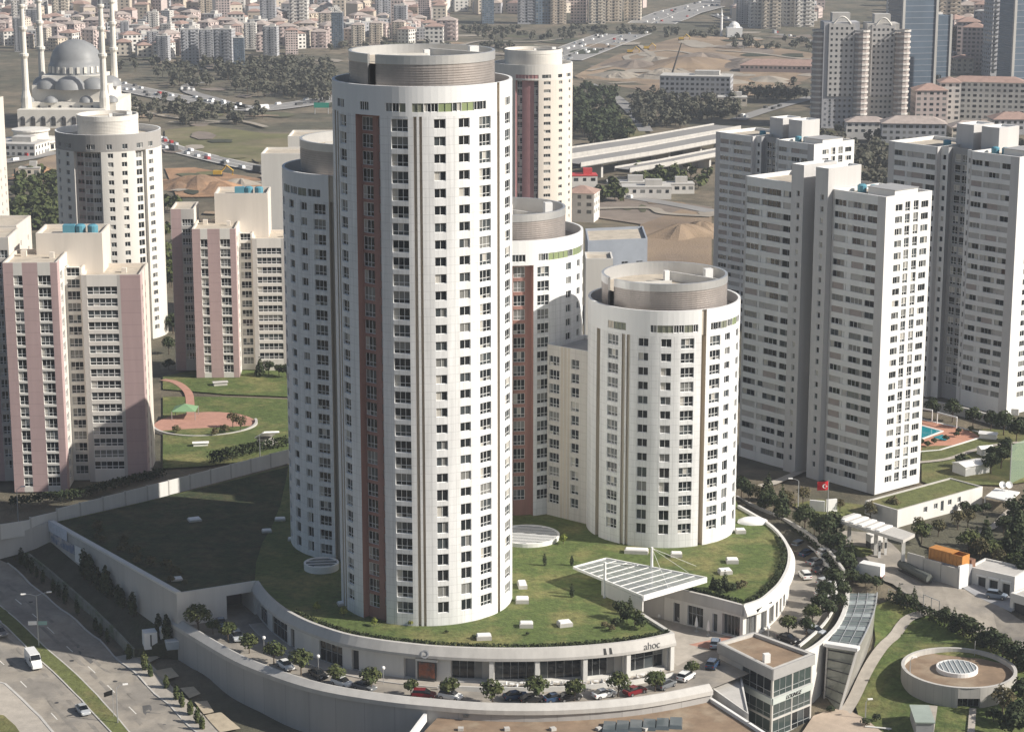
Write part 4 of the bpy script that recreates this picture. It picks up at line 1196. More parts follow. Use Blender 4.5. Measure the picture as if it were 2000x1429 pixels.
# brown-roofed hall at the bottom edge
hl = thing('flat_roofed_hall', 'low hall with stained brown flat roof and white parapet against the retaining wall', 'building', P(1100, 1429, -15))
HQ = [P(800, 1440, -7.8), P(740, 1520, -7.8), P(1560, 1480, -7.8), P(1462, 1416, -7.8), P(1378, 1362, -7.8)]
backc = [p + Vector((0, 0, 0)) for p in side_offsets([q for q in OL if P(835, 1380, -6).x < q.x], 1.02)]
hp = [Vector((p.x, p.y)) for p in (HQ[1], HQ[2], HQ[3], HQ[4])] + [Vector((p.x, p.y)) for p in reversed(backc[:-1])]
BRROOF = M('brown_roof_felt', (0.26, 0.185, 0.125), 0.9, 0.3, 0.25, c2=(0.36, 0.29, 0.21), c2scale=.12, c2thr=(.5, .7))
b = MB(); b.prism([(p.x, p.y) for p in hp], -16, -7.8, 0, 1); b.build('hall_body', [CONCW, BRROOF], hl)
for (a, e) in ((HQ[4], HQ[3]), (HQ[3], HQ[2]), (P(836, 1392, -7.8), P(800, 1440, -7.8))):
    t = e - a; m_ = (a + e) / 2; b = MB(); b.box((m_.x, m_.y, -8.6), (t.length + .3, .55, 1.4), math.atan2(t.y, t.x)); b.build('parapet', WPAINT, hl)
for k in range(6):
    a = P(1190 + 26 * k, 1422 - 1.6 * k, -7.8); b = MB(); b.box((a.x, a.y, -7.9), (2.3, 4.2, .7), -.1, 0, .85); b.build('roof_light', GLR, hl)
for k in range(5):
    a = P(900 + 90 * k, 1425, -7.8); b = MB(); b.box((a.x, a.y, -7.82), (.9, .9, .5), .2 * k); b.build('roof_vent', CONC, hl)
# ------------------------------------------------------------------ left street
drape('street', [(-90, 1075), (-20, 1078), (15, 1100), (75, 1153), (135, 1200), (195, 1250), (262, 1312), (330, 1376), (420, 1460), (420, 1520), (-90, 1520)], ASPHL, 0.06)
MED = [(-30, 1158), (0, 1183), (40, 1217), (72, 1248), (110, 1283), (150, 1318), (190, 1358), (228, 1400), (270, 1450), (236, 1450), (196, 1408), (160, 1368), (118, 1326), (78, 1290), (46, 1258), (14, 1226), (-30, 1190)]
drape('median_grass', MED, GRASS, 0.17)
med_w = [G(x, y) for x, y in MED]
for ln in (med_w[:9], med_w[9:]):
    k = ribbon_wall('kerb', ln, lambda p: hz(p.x, p.y) - .1, lambda p: hz(p.x, p.y) + .2, .25, KERB, step=3.0); k['kind'] = 'structure'
drape('pavement', [(-60, 1318), (10, 1336), (45, 1368), (78, 1400), (110, 1435), (120, 1460), (-60, 1460)], PAVE, 0.15)
k = ribbon_wall('kerb', [G(x, y) for x, y in ((-60, 1318), (10, 1336), (45, 1368), (78, 1400), (120, 1450))], lambda p: hz(p.x, p.y) - .1, lambda p: hz(p.x, p.y) + .22, .45, KERB, step=3.0); k['kind'] = 'structure'
drape('grass_verge', [(-60, 1385), (8, 1398), (30, 1418), (45, 1440), (-60, 1450)], GRASS, 0.2)
KL = [G(x, y) for x, y in ((15, 1100), (75, 1153), (135, 1200), (195, 1250), (262, 1312), (330, 1376), (410, 1450))]
k = ribbon_wall('kerb', KL, lambda p: hz(p.x, p.y) - .1, lambda p: hz(p.x, p.y) + .2, .3, KERB, step=3.0); k['kind'] = 'structure'
drape('pavement', [(225, 1283), (268, 1318), (336, 1382), (420, 1462), (470, 1462), (400, 1400), (330, 1335), (262, 1275)], PAVE, 0.14)
for q_ in ([(262, 1282), (285, 1274), (312, 1285), (290, 1296)], [(300, 1312), (335, 1305), (350, 1322), (318, 1330)], [(352, 1345), (378, 1342), (392, 1356), (370, 1365)], [(380, 1372), (405, 1370), (418, 1392), (398, 1396)], [(400, 1398), (432, 1392), (470, 1424), (430, 1432)]):
    drape('sand_bed', q_, M('pale_sand', (0.50, 0.42, 0.31), .95, .2, .8), 0.24)
def dash(px0, px1, w=0.16, name='lane_marking', mat=None, off=.075):
    strip(name, [G(*px0), G(*px1)], w, mat or PAINT, off, step=2, cuts=1)
for a, e in (((30, 1170), (42, 1180)), ((60, 1196), (72, 1206)), ((92, 1224), (106, 1237)), ((130, 1262), (142, 1273)), ((172, 1301), (186, 1314)), ((210, 1338), (224, 1352)), ((252, 1380), (266, 1394)), ((40, 1330), (52, 1342)), ((100, 1392), (112, 1405)), ((-5, 1286), (8, 1298))):
    dash(a, e, 0.2)
for poly in ([(150, 1262), (164, 1268), (192, 1290), (190, 1297), (178, 1297), (155, 1277)], [(278, 1378), (292, 1376), (330, 1408), (352, 1408), (330, 1420), (300, 1412), (280, 1392)]):
    drape('asphalt_patch', poly, ASPH, 0.07)

WEAR = M('tyre_wear', (0.235, 0.215, 0.19), .85, .3, .5)
for pl in (((10, 1138), (60, 1180), (120, 1232), (180, 1286), (250, 1352), (330, 1430)), ((-10, 1148), (48, 1196), (104, 1246), (165, 1302), (232, 1368), (300, 1440)), ((-10, 1262), (40, 1310), (95, 1366), (150, 1428)), ((-10, 1228), (30, 1262), (88, 1318), (150, 1384), (200, 1440))):
    strip('tyre_wear', [G(x, y) for x, y in pl], 0.75, WEAR, .069, cuts=1)
for (x, y) in ((60, 1175), (140, 1290), (225, 1330), (20, 1300), (110, 1372), (1760, 1140), (1850, 1180)):
    g = G(x, y); b = MB(); b.lathe((g.x, g.y, g.z), [(0, .085), (.42, .085), (.42, -.1)], 14); o = b.build('manhole_cover', DARKM); o['kind'] = 'structure'
# ------------------------------------------------------------------ right side: roads, lawns
drape('access_road', [(1640, 1098), (1668, 1100), (1720, 1132), (1780, 1166), (1850, 1202), (1930, 1246), (2040, 1312), (2040, 1232), (1960, 1188), (1900, 1152), (1870, 1150), (1800, 1118), (1768, 1090), (1740, 1060), (1700, 1040), (1650, 1036), (1618, 1052)], ASPHL, 0.07)
drape('garage_forecourt', [(1880, 1148), (1905, 1140), (1962, 1158), (1990, 1180), (1975, 1196), (1940, 1180)], CONCD, 0.11)
drape('planting_island', [(1640, 1072), (1670, 1066), (1700, 1072), (1706, 1082), (1685, 1090), (1650, 1086)], GRASS, 0.2)
drape('garden_lawn', [(1705, 1185), (1740, 1172), (1790, 1190), (1900, 1240), (2040, 1330), (2040, 1500), (1730, 1500), (1680, 1410), (1672, 1380), (1700, 1310), (1710, 1250)], GRASSD, 0.06)
strip('garden_path', smooth_curve([G(x, y) for x, y in ((1645, 1400), (1668, 1365), (1690, 1318), (1716, 1275), (1760, 1225), (1800, 1200), (1822, 1196))], 5), 2.2, PAVE, 0.3)
drape('plaza', [(1560, 1440), (1588, 1400), (1625, 1386), (1650, 1385), (1690, 1405), (1735, 1440), (1735, 1520), (1560, 1520)], M('plaza_stone', (0.47, 0.38, 0.30), .85, .15, .7), 0.28)
strip('garden_path', [G(1822, 1380), G(1812, 1450)], 1.6, PAVE, 0.3)
strip('garden_path', [G(1900, 1385), G(1895, 1450)], 1.2, PAVE, 0.3)
drape('garden_lawn', [(1545, 985), (1600, 975), (1680, 985), (1740, 1000), (1700, 1008), (1640, 1012), (1590, 1010)], GRASS, 0.07)
drape('pool_garden', [(1800, 940), (1800, 835), (1940, 838), (2040, 850), (2040, 935), (1960, 948), (1900, 946), (1850, 960)], GRASS, 0.07)
strip('garden_path', smooth_curve([G(x, y) for x, y in ((1790, 905), (1850, 898), (1905, 880), (1960, 868), (2020, 865))], 4), 1.6, PAVE, 0.3)
strip('garden_path', smooth_curve([G(x, y) for x, y in ((1470, 955), (1510, 945), (1550, 928), (1570, 918))], 4), 2.0, PAVE, 0.3)
drape('wooded_slope', [(1790, 1040), (1930, 985), (2040, 960), (2040, 1140), (1985, 1122), (1890, 1092), (1800, 1065)], SCRUB, 0.05)
strip('garden_path', smooth_curve([G(x, y) for x, y in ((1900, 1050), (1940, 1030), (1965, 1005), (1985, 990))], 4), 1.6, PAVE, 0.3)

# pool
pd_ = thing('swimming_pool', 'turquoise swimming pool in a terracotta deck beside the slab tower', 'pool', G(1850, 850))
zp = G(1850, 850).z + .15
DQ = [P(1770, 812, zp), P(1932, 849, zp), P(1835, 878, zp), P(1770, 884, zp)]
b = MB(); b.prism([(p.x, p.y) for p in reversed(DQ)], zp - .6, zp, 0); b.build('deck', M('terracotta_deck', (0.50, 0.25, 0.17), .85, .15, .6), pd_)
b = MB(); b.poly([P(1760, 833, zp + .012), P(1760, 860, zp + .012), P(1796, 858, zp + .012), P(1838, 842, zp + .012), P(1800, 832, zp + .012)]); b.build('water', M('pool_water', (0.02, 0.27, 0.32), .08, .1, .5, spec=.6), pd_)
b = MB(); b.poly([P(1822, 853, zp + .012), P(1845, 861, zp + .012), P(1856, 855, zp + .012), P(1840, 848, zp + .012)]); b.build('paddling_water', MATS['pool_water'], pd_)
for (a, e) in (((1796, 859), (1841, 842)), ((1800, 831), (1841, 842)), ((1770, 884), (1835, 879)), ((1835, 879), (1932, 849)), ((1770, 812), (1932, 848))):
    b = MB(); pa, pe = P(*a, zp), P(*e, zp); t = pe - pa; m_ = (pa + pe) / 2; b.box((m_.x, m_.y, zp - .3), (t.length, .6, .42), math.atan2(t.y, t.x)); b.build('coping', WPAINT, pd_)
for (x0, x1) in ((1796, 1820), (1830, 1868)):
    g = G(x0, 820 if x0 < 1800 else 828); e = G(x1, 824 if x0 < 1800 else 838)
    gf_ = thing('goal_frame', 'white tubular pergola frame behind the pool ' + ('with the shorter span' if x0 < 1800 else 'with the longer span'), 'frame', g)
    for p in (g, e):
        b = MB(); b.tube([(p.x, p.y, p.z - .3), (p.x, p.y, p.z + 3)], .14, 6); b.build('post', WPAINT, gf_)
    b = MB(); b.tube([(g.x, g.y, g.z + 3), (e.x, e.y, e.z + 3)], .2, 6); b.build('crossbar', WPAINT, gf_)
# white marquee and small shelters on the pool lawn
def shed(px, py, w, d, h, rz, label, mat=WPAINT, roofm=None, name='garden_shelter', slope=.6):
    g = G(px, py); r = thing(name, label, 'shelter', g)
    b = MB(); b.box((g.x, g.y, g.z - .3), (w, d, h + .3), rz); b.build('wall', mat, r)
    ca, sa = math.cos(rz), math.sin(rz)
    T = lambda x, y, z: (g.x + x * ca - y * sa, g.y + x * sa + y * ca, g.z + h + z)
    W, D = w / 2 + .25, d / 2 + .25
    b = MB(); b.quad(T(-W, -D, .02), T(W, -D, .02), T(W, 0, slope), T(-W, 0, slope)); b.quad(T(W, D, .02), T(-W, D, .02), T(-W, 0, slope), T(W, 0, slope)); b.poly([T(W, -D, .02), T(W, D, .02), T(W, 0, slope)]); b.poly([T(-W, D, .02), T(-W, -D, .02), T(-W, 0, slope)])
    b.build('roof', roofm or mat, r)
    return r
shed(1896, 922, 7, 4.5, 2.2, .5, 'large white tent pavilion on the lawn right of the slab tower')
shed(1924, 887, 3.2, 2.2, 1.6, .3, 'small white tent beside the curving garden path')
shed(1930, 856, 4.0, 1.6, 1.2, -.4, 'flat white lounger shelter at the tip of the pool deck')
shed(1968, 806, 5.5, 2.0, 1.4, -.3, 'white flat shed at the foot of the far slab tower')
# long pale wall beyond the pool
wv = [G(x, y) for x, y in ((1795, 792), (1850, 803), (1900, 815), (1960, 832), (2020, 850))]
tag(ribbon_wall('garden_wall', wv, lambda p: hz(p.x, p.y) - .4, lambda p: hz(p.x, p.y) + 2.0, .8, CONC), 'long pale wall beyond the pool at the foot of the far slab tower', 'wall')
# sports court screen at the right edge
cf = thing('court_fence', 'tall green mesh sports court fence beside the tent pavilion', 'fence', G(1990, 940))
a, e = G(1972, 945), G(2060, 905); t = e - a
FENCEG = M_glass('mesh_green', .55, (0.30, 0.40, 0.30))
b = MB(); b.quad((a.x, a.y, a.z), (e.x, e.y, e.z), (e.x, e.y, e.z + 9), (a.x, a.y, a.z + 9)); b.build('mesh', FENCEG, cf)
for k in range(4):
    p = a.lerp(e, k / 3); b = MB(); b.tube([(p.x, p.y, p.z - .3), (p.x, p.y, p.z + 9.2)], .12, 6); b.build('post', STEEL, cf)

# grass-roofed service building (white wall with windows)
A = P(1752, 1028, -4.6); Bq = P(1918, 978, -4.3)
t = (Bq - A); L0 = t.length; t.normalize(); n = Vector((-t.y, t.x, 0))
sb = thing('service_building', 'long low white building with small windows and a grass roof below the slab tower', 'building', A)
zt = -1.0
items = [(L0 * f, L0 * f + w, [(z, z + h, k, .2)], 0) for f, w, z, h, k in ((.30, 1.2, -3.2, 1.2, W2), (.42, 1.2, -3.1, 1.2, W2), (.50, 1.0, -4.0, 2.3, W1), (.585, 1.2, -3.1, 1.2, W2), (.70, 1.1, -3.1, 1.2, W2))]
q_ = [A.xy, Bq.xy, (Bq + n * 9).xy, (A + n * 9).xy]
ch = chords_line((tuple(q_[0]), tuple(q_[1])), items) + [(tuple(q_[1]), tuple(q_[2]), 0, []), (tuple(q_[2]), tuple(q_[3]), 0, []), (tuple(q_[3]), tuple(q_[0]), 0, [])]
build_wall(sb, 'wall', ch, -6.5, zt, [CONCW])
flat_roof(sb, [tuple(p) for p in q_], zt, .25, GRASS, CONC)
# porch with satellite dishes
po = thing('porch_roof', 'thin white porch roof with two satellite dishes at the end of the low building', 'porch', P(1945, 975, -4.3))
PQ = [P(1925, 968, -2.2), P(1972, 978, -2.2), P(1992, 960, -2.2), P(1945, 952, -2.2)]
b = MB(); b.prism([(p.x, p.y) for p in PQ], -2.5, -2.2); b.build('slab', WPAINT, po)
for p in PQ[:2]:
    b = MB(); b.tube([(p.x, p.y + .3, -6), (p.x, p.y + .3, -2.45)], .15, 6); b.build('post', WPAINT, po)
for x in (1957, 1970):
    p = P(x, 958, -2.2); b = MB(); b.tube([(p.x, p.y, -2.3), (p.x, p.y, -1.3)], .06, 5); b.build('dish_mast', STEEL, po)
    b = MB(); b.lathe((0, 0, 0), [(0, 0), (.5, .08), (.8, .25)], 14); b.lathe((0, 0, .02), [(.8, .25), (.5, .08), (0, 0)], 14); o = b.build('dish', WPAINT, po, weld=False); o.location = (p.x, p.y, -.9); o.rotation_euler = (math.radians(60), 0, .2)
# gate canopy and booth
gc = thing('gate_canopy', 'broad flat concrete gate canopy over the entrance lanes', 'canopy', G(1705, 1075))
GQ = [P(1632, 1013, 1.0), P(1764, 1054, 1.0), P(1787, 1042, 1.0), P(1668, 1001, 1.0)]
b = MB(); b.prism([(p.x, p.y) for p in GQ], .35, 1.0); b.build('slab', CONC, gc)
for k in range(5):
    a = GQ[0].lerp(GQ[1], .1 + .13 * k); e = GQ[3].lerp(GQ[2], .1 + .13 * k); m_ = (a + e) / 2; t = e - a
    b = MB(); b.box((m_.x, m_.y, 1.0), (t.length * .9, 1.0, .25), math.atan2(t.y, t.x)); b.build('roof_light', WPAINT, gc)
for f in (.08, .5, .92):
    p = GQ[0].lerp(GQ[1], f).lerp(GQ[3].lerp(GQ[2], f), .5); b = MB(); b.box((p.x, p.y, -6), (.7, .7, 6.4)); b.build('pillar', CONCW, gc)
bo = G(1707, 1068); bt = thing('gate_booth', 'small black and white guard booth under the gate canopy', 'booth', bo)
b = MB(); b.box((bo.x, bo.y, bo.z - .2), (2.6, 2.2, 1.5), .3); b.build('base', DARKM, bt)
b = MB(); b.box((bo.x, bo.y, bo.z + 1.3), (2.7, 2.3, 1.5), .3); b.build('upper_panel', WPAINT, bt)
for k, (x, y) in enumerate(((1717, 1088), (1729, 1082))):
    g = G(x, y); r = thing('barrier_post', 'white barrier post beside the guard booth', 'post', g, 'barrier posts at the gate')
    b = MB(); b.box((g.x, g.y, g.z - .1), (.5, .5, 3.6)); b.build('post', WPAINT, r)
    b = MB(); b.box((g.x, g.y - .27, g.z + 1.4), (.4, .05, 1.2)); b.build('display', DARKM, r)
# concrete yard wall, orange container, garages
yw = thing('yard_wall', 'tall grey concrete panel wall hiding an orange container', 'wall', P(1771, 1112, -6))
A, Bq = P(1771, 1113, -6.1), P(1871, 1149, -7.0)
for k in range(3):
    a, e = A.lerp(Bq, k / 3), A.lerp(Bq, (k + 1) / 3); m_ = (a + e) / 2; t = e - a
    b = MB(); b.box((m_.x, m_.y, m_.z - .6), (t.length - .12, .3, 4.5), math.atan2(t.y, t.x)); b.build('wall_panel', CONC, yw)
t = (Bq - A).normalized(); n = Vector((-t.y, t.x, 0))
e2 = Bq + n * 2.5 + t * .4; m_ = (Bq + e2) / 2; b = MB(); b.box((m_.x, m_.y, -7.6), ((e2 - Bq).length, .5, 5.2), math.atan2((e2 - Bq).y, (e2 - Bq).x)); b.build('end_wall', WPAINT, yw)
oc = A.lerp(Bq, .66) + n * 2.6; r_ = math.atan2(t.y, t.x)
yb = thing('loading_platform', 'concrete loading platform behind the yard wall', 'platform', (oc.x, oc.y, -7)); b = MB(); b.box((oc.x, oc.y, -7.2), (8.6, 3.6, 4.2), r_); b.build('slab', CONCD, yb); b = MB(); q = oc + n * 2.6; b.box((q.x, q.y, -7.2), (8, 1.4, 4.9), r_); b.build('rear_wall', M('rust_brown', (0.22, 0.12, 0.08), .9, .3), yb)
ct = thing('orange_container', 'orange steel container with open top behind the yard wall', 'container', (oc.x, oc.y, -3))
ORG = M('orange_paint', (0.52, 0.23, 0.06), .5, .2, .8)
for (dx, dy, sx, sy) in ((0, -1.2, 7.8, .15), (0, 1.2, 7.8, .15), (-3.85, 0, .15, 2.4), (3.85, 0, .15, 2.4)):
    p = oc + t * dx + n * dy; b = MB(); b.box((p.x, p.y, -3.02), (sx, sy, 2.2), r_); b.build('side', ORG, ct)
p = oc - t * 1.2; b = MB(); b.box((p.x, p.y, -.83), (5.4, 2.5, .12), r_); b.build('lid', ORG, ct)
b = MB(); b.box((oc.x, oc.y, -3.0), (7.7, 2.3, .3), r_); b.build('floor', ORG, ct)
for k in range(9):
    p = oc - n * 1.3 + t * (-3.5 + k * .87); b = MB(); b.box((p.x, p.y, -3.0), (.12, .1, 2.1), r_); b.build('rib', ORG, ct)
ga = thing('garage_block', 'white garage block with three dark doors beside the access road', 'garage', P(1907, 1140, -7))
A, Bq = P(1890, 1136, -6.8), P(1980, 1168, -8.0); L0 = (Bq - A).length; t = (Bq - A).normalized(); n = Vector((-t.y, t.x, 0))
q_ = [A.xy, Bq.xy, (Bq + n * 7).xy, (A + n * 7).xy]
ch = chords_line((tuple(q_[0]), tuple(q_[1])), [(L0 * .22, L0 * .38, [(-9, -5.2, 'dark_metal', .5)]), (L0 * .46, L0 * .64, [(-9, -5.3, 'dark_metal', .5)]), (L0 * .74, L0 * .9, [(-9, -5.4, 'dark_metal', .5)])]) + [(tuple(q_[1]), tuple(q_[2]), 0, []), (tuple(q_[2]), tuple(q_[3]), 0, []), (tuple(q_[3]), tuple(q_[0]), 0, [])]
build_wall(ga, 'wall', ch, -9.5, -3.6, [CONCW]); flat_roof(ga, [tuple(p) for p in q_], -3.6, .3, CONC, CONCW)
for f in (.30, .55, .82):
    p = A + t * (L0 * f) - n * .06; b = MB(); b.box((p.x, p.y, -5.0), (2.2, .3, .3), math.atan2(t.y, t.x)); b.build('door_lamp', WPAINT, ga)
gb = thing('garage_block', 'white end garage with one dark opening, lower than its neighbour', 'garage', P(1975, 1190, -8.4))
A, Bq = P(1972, 1188, -8.4), P(2040, 1212, -8.8); t = (Bq - A).normalized(); n = Vector((-t.y, t.x, 0)); L0 = (Bq - A).length
q_ = [A.xy, Bq.xy, (Bq + n * 5).xy, (A + n * 5).xy]
build_wall(gb, 'wall', chords_line((tuple(q_[0]), tuple(q_[1])), [(L0 * .1, L0 * .5, [(-9.5, -6.9, 'dark_metal', .5)])]) + [(tuple(q_[1]), tuple(q_[2]), 0, []), (tuple(q_[2]), tuple(q_[3]), 0, []), (tuple(q_[3]), tuple(q_[0]), 0, [])], -10, -5.2, [CONCW]); flat_roof(gb, [tuple(p) for p in q_], -5.2, .3, CONC, CONCW)

# ------------------------------------------------------------------ round pavilion
pc = P(1871, 1343, -13.6); pz = -13.6
pv_ = thing('round_pavilion', 'round concrete pavilion with brown roof and glazed central skylight', 'pavilion', pc)
Rp = 10.2
ch = ring_chords(pc, Rp, [(-12, 10, [(-13.4, -11.6, (4, 0, 'window_frame_grey'), 1.0)], 0), (30, 62, [(-12.7, -11.5, (5, 0, 'window_frame_grey'), .5)], 0)])
build_wall(pv_, 'wall', ch, pz - .4, -9.6, [M('pavilion_concrete', (0.42, 0.40, 0.375), .8, .12, .4, brick=(1.6, 9, .05), streak=True)], variants=[0])
b = MB(); ring_flat(b, pc, Rp - .6, Rp, -9.6); ring_wall(b, pc, Rp - .6, -11, -9.6, inward=True); b.build('parapet', CONC, pv_)
b = MB(); disc(b, pc, Rp - .5, -10.5); b.build('roof', BRROOF, pv_)
b = MB(); b.lathe((pc.x - .2, pc.y + .6, -10.5), [(3.7, 0), (3.7, .75), (3.4, .78), (3.4, .6)], 36); b.build('skylight_rim', WPAINT, pv_)
b = MB(); disc(b, (pc.x - .2, pc.y + .6), 3.45, -9.85); b.build('skylight_glass', M('skylight_grey', (0.30, 0.33, 0.34), .15, .1, spec=.6), pv_)
for k in range(-3, 4):
    yy = k * .9; hl_ = math.sqrt(3.4 ** 2 - yy * yy); b = MB(); b.box((pc.x - .2 + yy, pc.y + .6, -9.83), (.1, 2 * hl_, .1)); b.build('glazing_bar', WPAINT, pv_)
b = MB(); ring_flat(b, pc, Rp, Rp + 1.1, pz + .12); ring_wall(b, pc, Rp + 1.1, pz - .5, pz + .12); b.build('plinth', CONCW, pv_)
b = MB(); q = circ(pc, Rp - 1.3, 150); b.tube([(q[0], q[1], -10.5), (q[0], q[1], -7.5)], .08, 5); b.build('vent_pipe', STEEL, pv_)
for k, (x, y) in enumerate(((1800, 1420),)):
    g = G(x, y); r = thing('garden_kiosk', 'long grey-green metal kiosk on the lawn near the round pavilion', 'kiosk', g)
    b = MB(); b.box((g.x, g.y, g.z - .2), (3.0, 7.5, 2.6), -.05); b.build('body', CONCD, r)
    b = MB(); b.box((g.x, g.y, g.z + 2.4), (3.4, 7.9, .2), -.05); b.build('roof', M('kiosk_roof', (0.33, 0.38, 0.34), .6, .15), r)

# ------------------------------------------------------------------ glass-fronted office and leaning glass wing
of = thing('glass_office', 'square office with glazed corner, grey roof fascia and brown flat roof', 'building', P(1510, 1429, -15))
zo = -3.0
OQ = [P(1405, 1254, zo), P(1510, 1306, zo), P(1588, 1276, zo), P(1473, 1234, zo)]
mats = [CONC, CONC, M('pale_glass_band', (0.46, 0.50, 0.475), .3, .1)]
OFW = (3, .3, 'window_frame_grey'); OFW4 = (4, .3, 'window_frame_grey')
def office_face(a, e, items):
    L = (e - a).length; return chords_line((a.xy[:], e.xy[:]), [(L * s0, L * s1, ops, 1) for s0, s1, ops in items])
OPS = lambda k: [(-15.6, -12.5, k, .12), (-12.2, -9.5, k, .12), (-8.3, -5.1, k, .12)]
ch = office_face(OQ[0], OQ[1], [(.44, .97, OPS(OFW4))]) + office_face(OQ[1], OQ[2], [(.03, .49, OPS(OFW)), (.51, .97, OPS(OFW))]) + office_face(OQ[2], OQ[3], []) + office_face(OQ[3], OQ[0], [])
build_wall(of, 'wall', ch, -17, zo, mats, variants=[4, 4, 0, 4, 5])
for k in range(4):
    a, e = OQ[k], OQ[(k + 1) % 4]; t = e - a; n = Vector((t.y, -t.x, 0)).normalized(); m_ = (a + e) / 2 + n * .16
    b = MB(); b.box((m_.x, m_.y, zo - 1.95), (t.length + .5, .3, 1.93), math.atan2(t.y, t.x)); b.build('roof_fascia', M('fascia_grey', (0.33, 0.325, 0.32), .6, .12, .5), of)
flat_roof(of, [p.xy[:] for p in OQ], zo, .55, BRROOF, CONC, t=.5)
for (a, e, m0, m1, z0, z1) in ((OQ[1], OQ[2], 0, 1, -9.5, -8.35), (OQ[0], OQ[1], .42, 1, -9.5, -8.35)):
    p, q = a.lerp(e, m0), a.lerp(e, m1); t = q - p; n = Vector((t.y, -t.x, 0)).normalized(); m_ = (p + q) / 2 + n * .12
    b = MB(); b.box((m_.x, m_.y, z0), (t.length, .2, z1 - z0), math.atan2(t.y, t.x)); b.build('sign_band', mats[2], of)
p, q = OQ[1], OQ[2]; t = q - p; n = Vector((t.y, -t.x, 0)).normalized(); m_ = p.lerp(q, .5) + n * .3
add_text('LOUNGE', (m_.x, m_.y, -9.3), math.atan2(t.y, t.x), 1.0, DARKM, of, shear=.35, name='sign_lettering')
a = P(1497, 1290, zo - .3); b = MB(); b.box((a.x, a.y, zo - .55), (1.1, .9, 1.6), .3); b.build('roof_cabinet', WPAINT, of)
ow3 = thing('office_annex', 'low plain concrete annex with one dark window beside the glazed office', 'building', P(1410, 1429, -15))
AQ = [P(1384, 1345, -7.2), P(1462, 1400, -7.2), P(1475, 1330, -7.2), P(1425, 1308, -7.2)]
AQ[2] = OQ[0].lerp(OQ[1], .42); AQ[3] = OQ[0].lerp(OQ[1], .05); AQ[2].z = AQ[3].z = -7.2
L0 = (AQ[1] - AQ[0]).length
ch = chords_line((AQ[0].xy[:], AQ[1].xy[:]), [(L0 * .1, L0 * .4, [(-11.5, -9.0, W2G, .3)])]) + [(AQ[1].xy[:], AQ[2].xy[:], 0, []), (AQ[2].xy[:], AQ[3].xy[:], 0, []), (AQ[3].xy[:], AQ[0].xy[:], 0, [])]
build_wall(ow3, 'wall', ch, -16.5, -6.6, [CONC], variants=[0]); flat_roof(ow3, [p.xy[:] for p in AQ], -6.6, .3, CONC, CONCW)
# leaning glass wing: stations along its curve
TL = [P(x, y, -4.6) for x, y in ((1616, 1259), (1632, 1229), (1645, 1205), (1654, 1182), (1659, 1158))]
TR = [P(x, y, -4.6) for x, y in ((1674, 1268), (1692, 1233), (1703, 1206), (1710, 1181), (1713, 1158))]
BR = [G(1638, 1388), G(1658, 1348), G(1677, 1312), G(1692, 1276), G(1704, 1238)]
gw = thing('glass_wing', 'curved wing with leaning glass walls and gridded glass roof beside the plaza', 'building', BR[0])
GRID = M('wing_glass', (0.16, 0.19, 0.19), .1, .2, .5, spec=.7)
TLs, TRs, BRs = smooth_curve(TL, 3), smooth_curve(TR, 3), smooth_curve(BR, 3)
for i in range(len(TLs) - 1):
    b = MB(); b.quad(TLs[i], TRs[i], TRs[i + 1], TLs[i + 1]); b.build('roof_pane', GRID if i % 3 else M('wing_glass_pale', (0.36, 0.40, 0.40), .15, .2, .8, spec=.6), gw)
    for a, e, w in ((TLs[i], TRs[i], .16),):
        t = e - a; m_ = (a + e) / 2; b = MB(); b.box((m_.x, m_.y, -4.58), (t.length, w, .16), math.atan2(t.y, t.x)); b.build('roof_bar', STEEL, gw)
    b = MB(); b.quad(BRs[i] - Vector((0, 0, .6)), BRs[i + 1] - Vector((0, 0, .6)), TRs[i + 1], TRs[i]); b.build('leaning_pane', M('leaning_cladding', (0.36, 0.35, 0.32), .35, .2, .6, metal=.3, spec=.6), gw)
for f in (.33, .66):
    pts = [a.lerp(e, f) + Vector((0, 0, .1)) for a, e in zip(TLs, TRs)]; b = MB(); b.tube(pts, .07, 4); b.build('roof_bar', STEEL, gw)
b = MB(); b.tube([p + Vector((0, 0, .12)) for p in TRs], .16, 6); b.build('roof_edge', STEEL, gw)
bl = Vector((TL[0].x - .3, TL[0].y - .2, -15.8)); br_ = BRs[0] - Vector((0, 0, .6))
b = MB(); b.quad(bl, br_, TRs[0], TLs[0]); b.build('front_glass', M('front_glass', (0.30, 0.31, 0.27), .1, .35, .35, spec=.6), gw)
for k in range(7):
    f = k / 6.5; a = bl.lerp(TLs[0], f); e = br_.lerp(TRs[0], f); b = MB(); b.tube([a + Vector((0, -.08, 0)), e + Vector((0, -.08, 0))], .11, 4); b.build('front_bar', DARKM, gw)
for (a, e, r_) in ((bl, TLs[0], .22), (br_, TRs[0], .3)):
    b = MB(); b.tube([a + Vector((0, -.1, 0)), e + Vector((0, -.1, 0))], r_, 4); b.build('front_frame', CONC, gw)
t = TRs[0] - TLs[0]; m_ = (TLs[0] + TRs[0]) / 2; b = MB(); b.box((m_.x, m_.y, -4.7), (t.length + .6, 1.6, .6), math.atan2(t.y, t.x)); b.build('front_coping', WPAINT, gw)
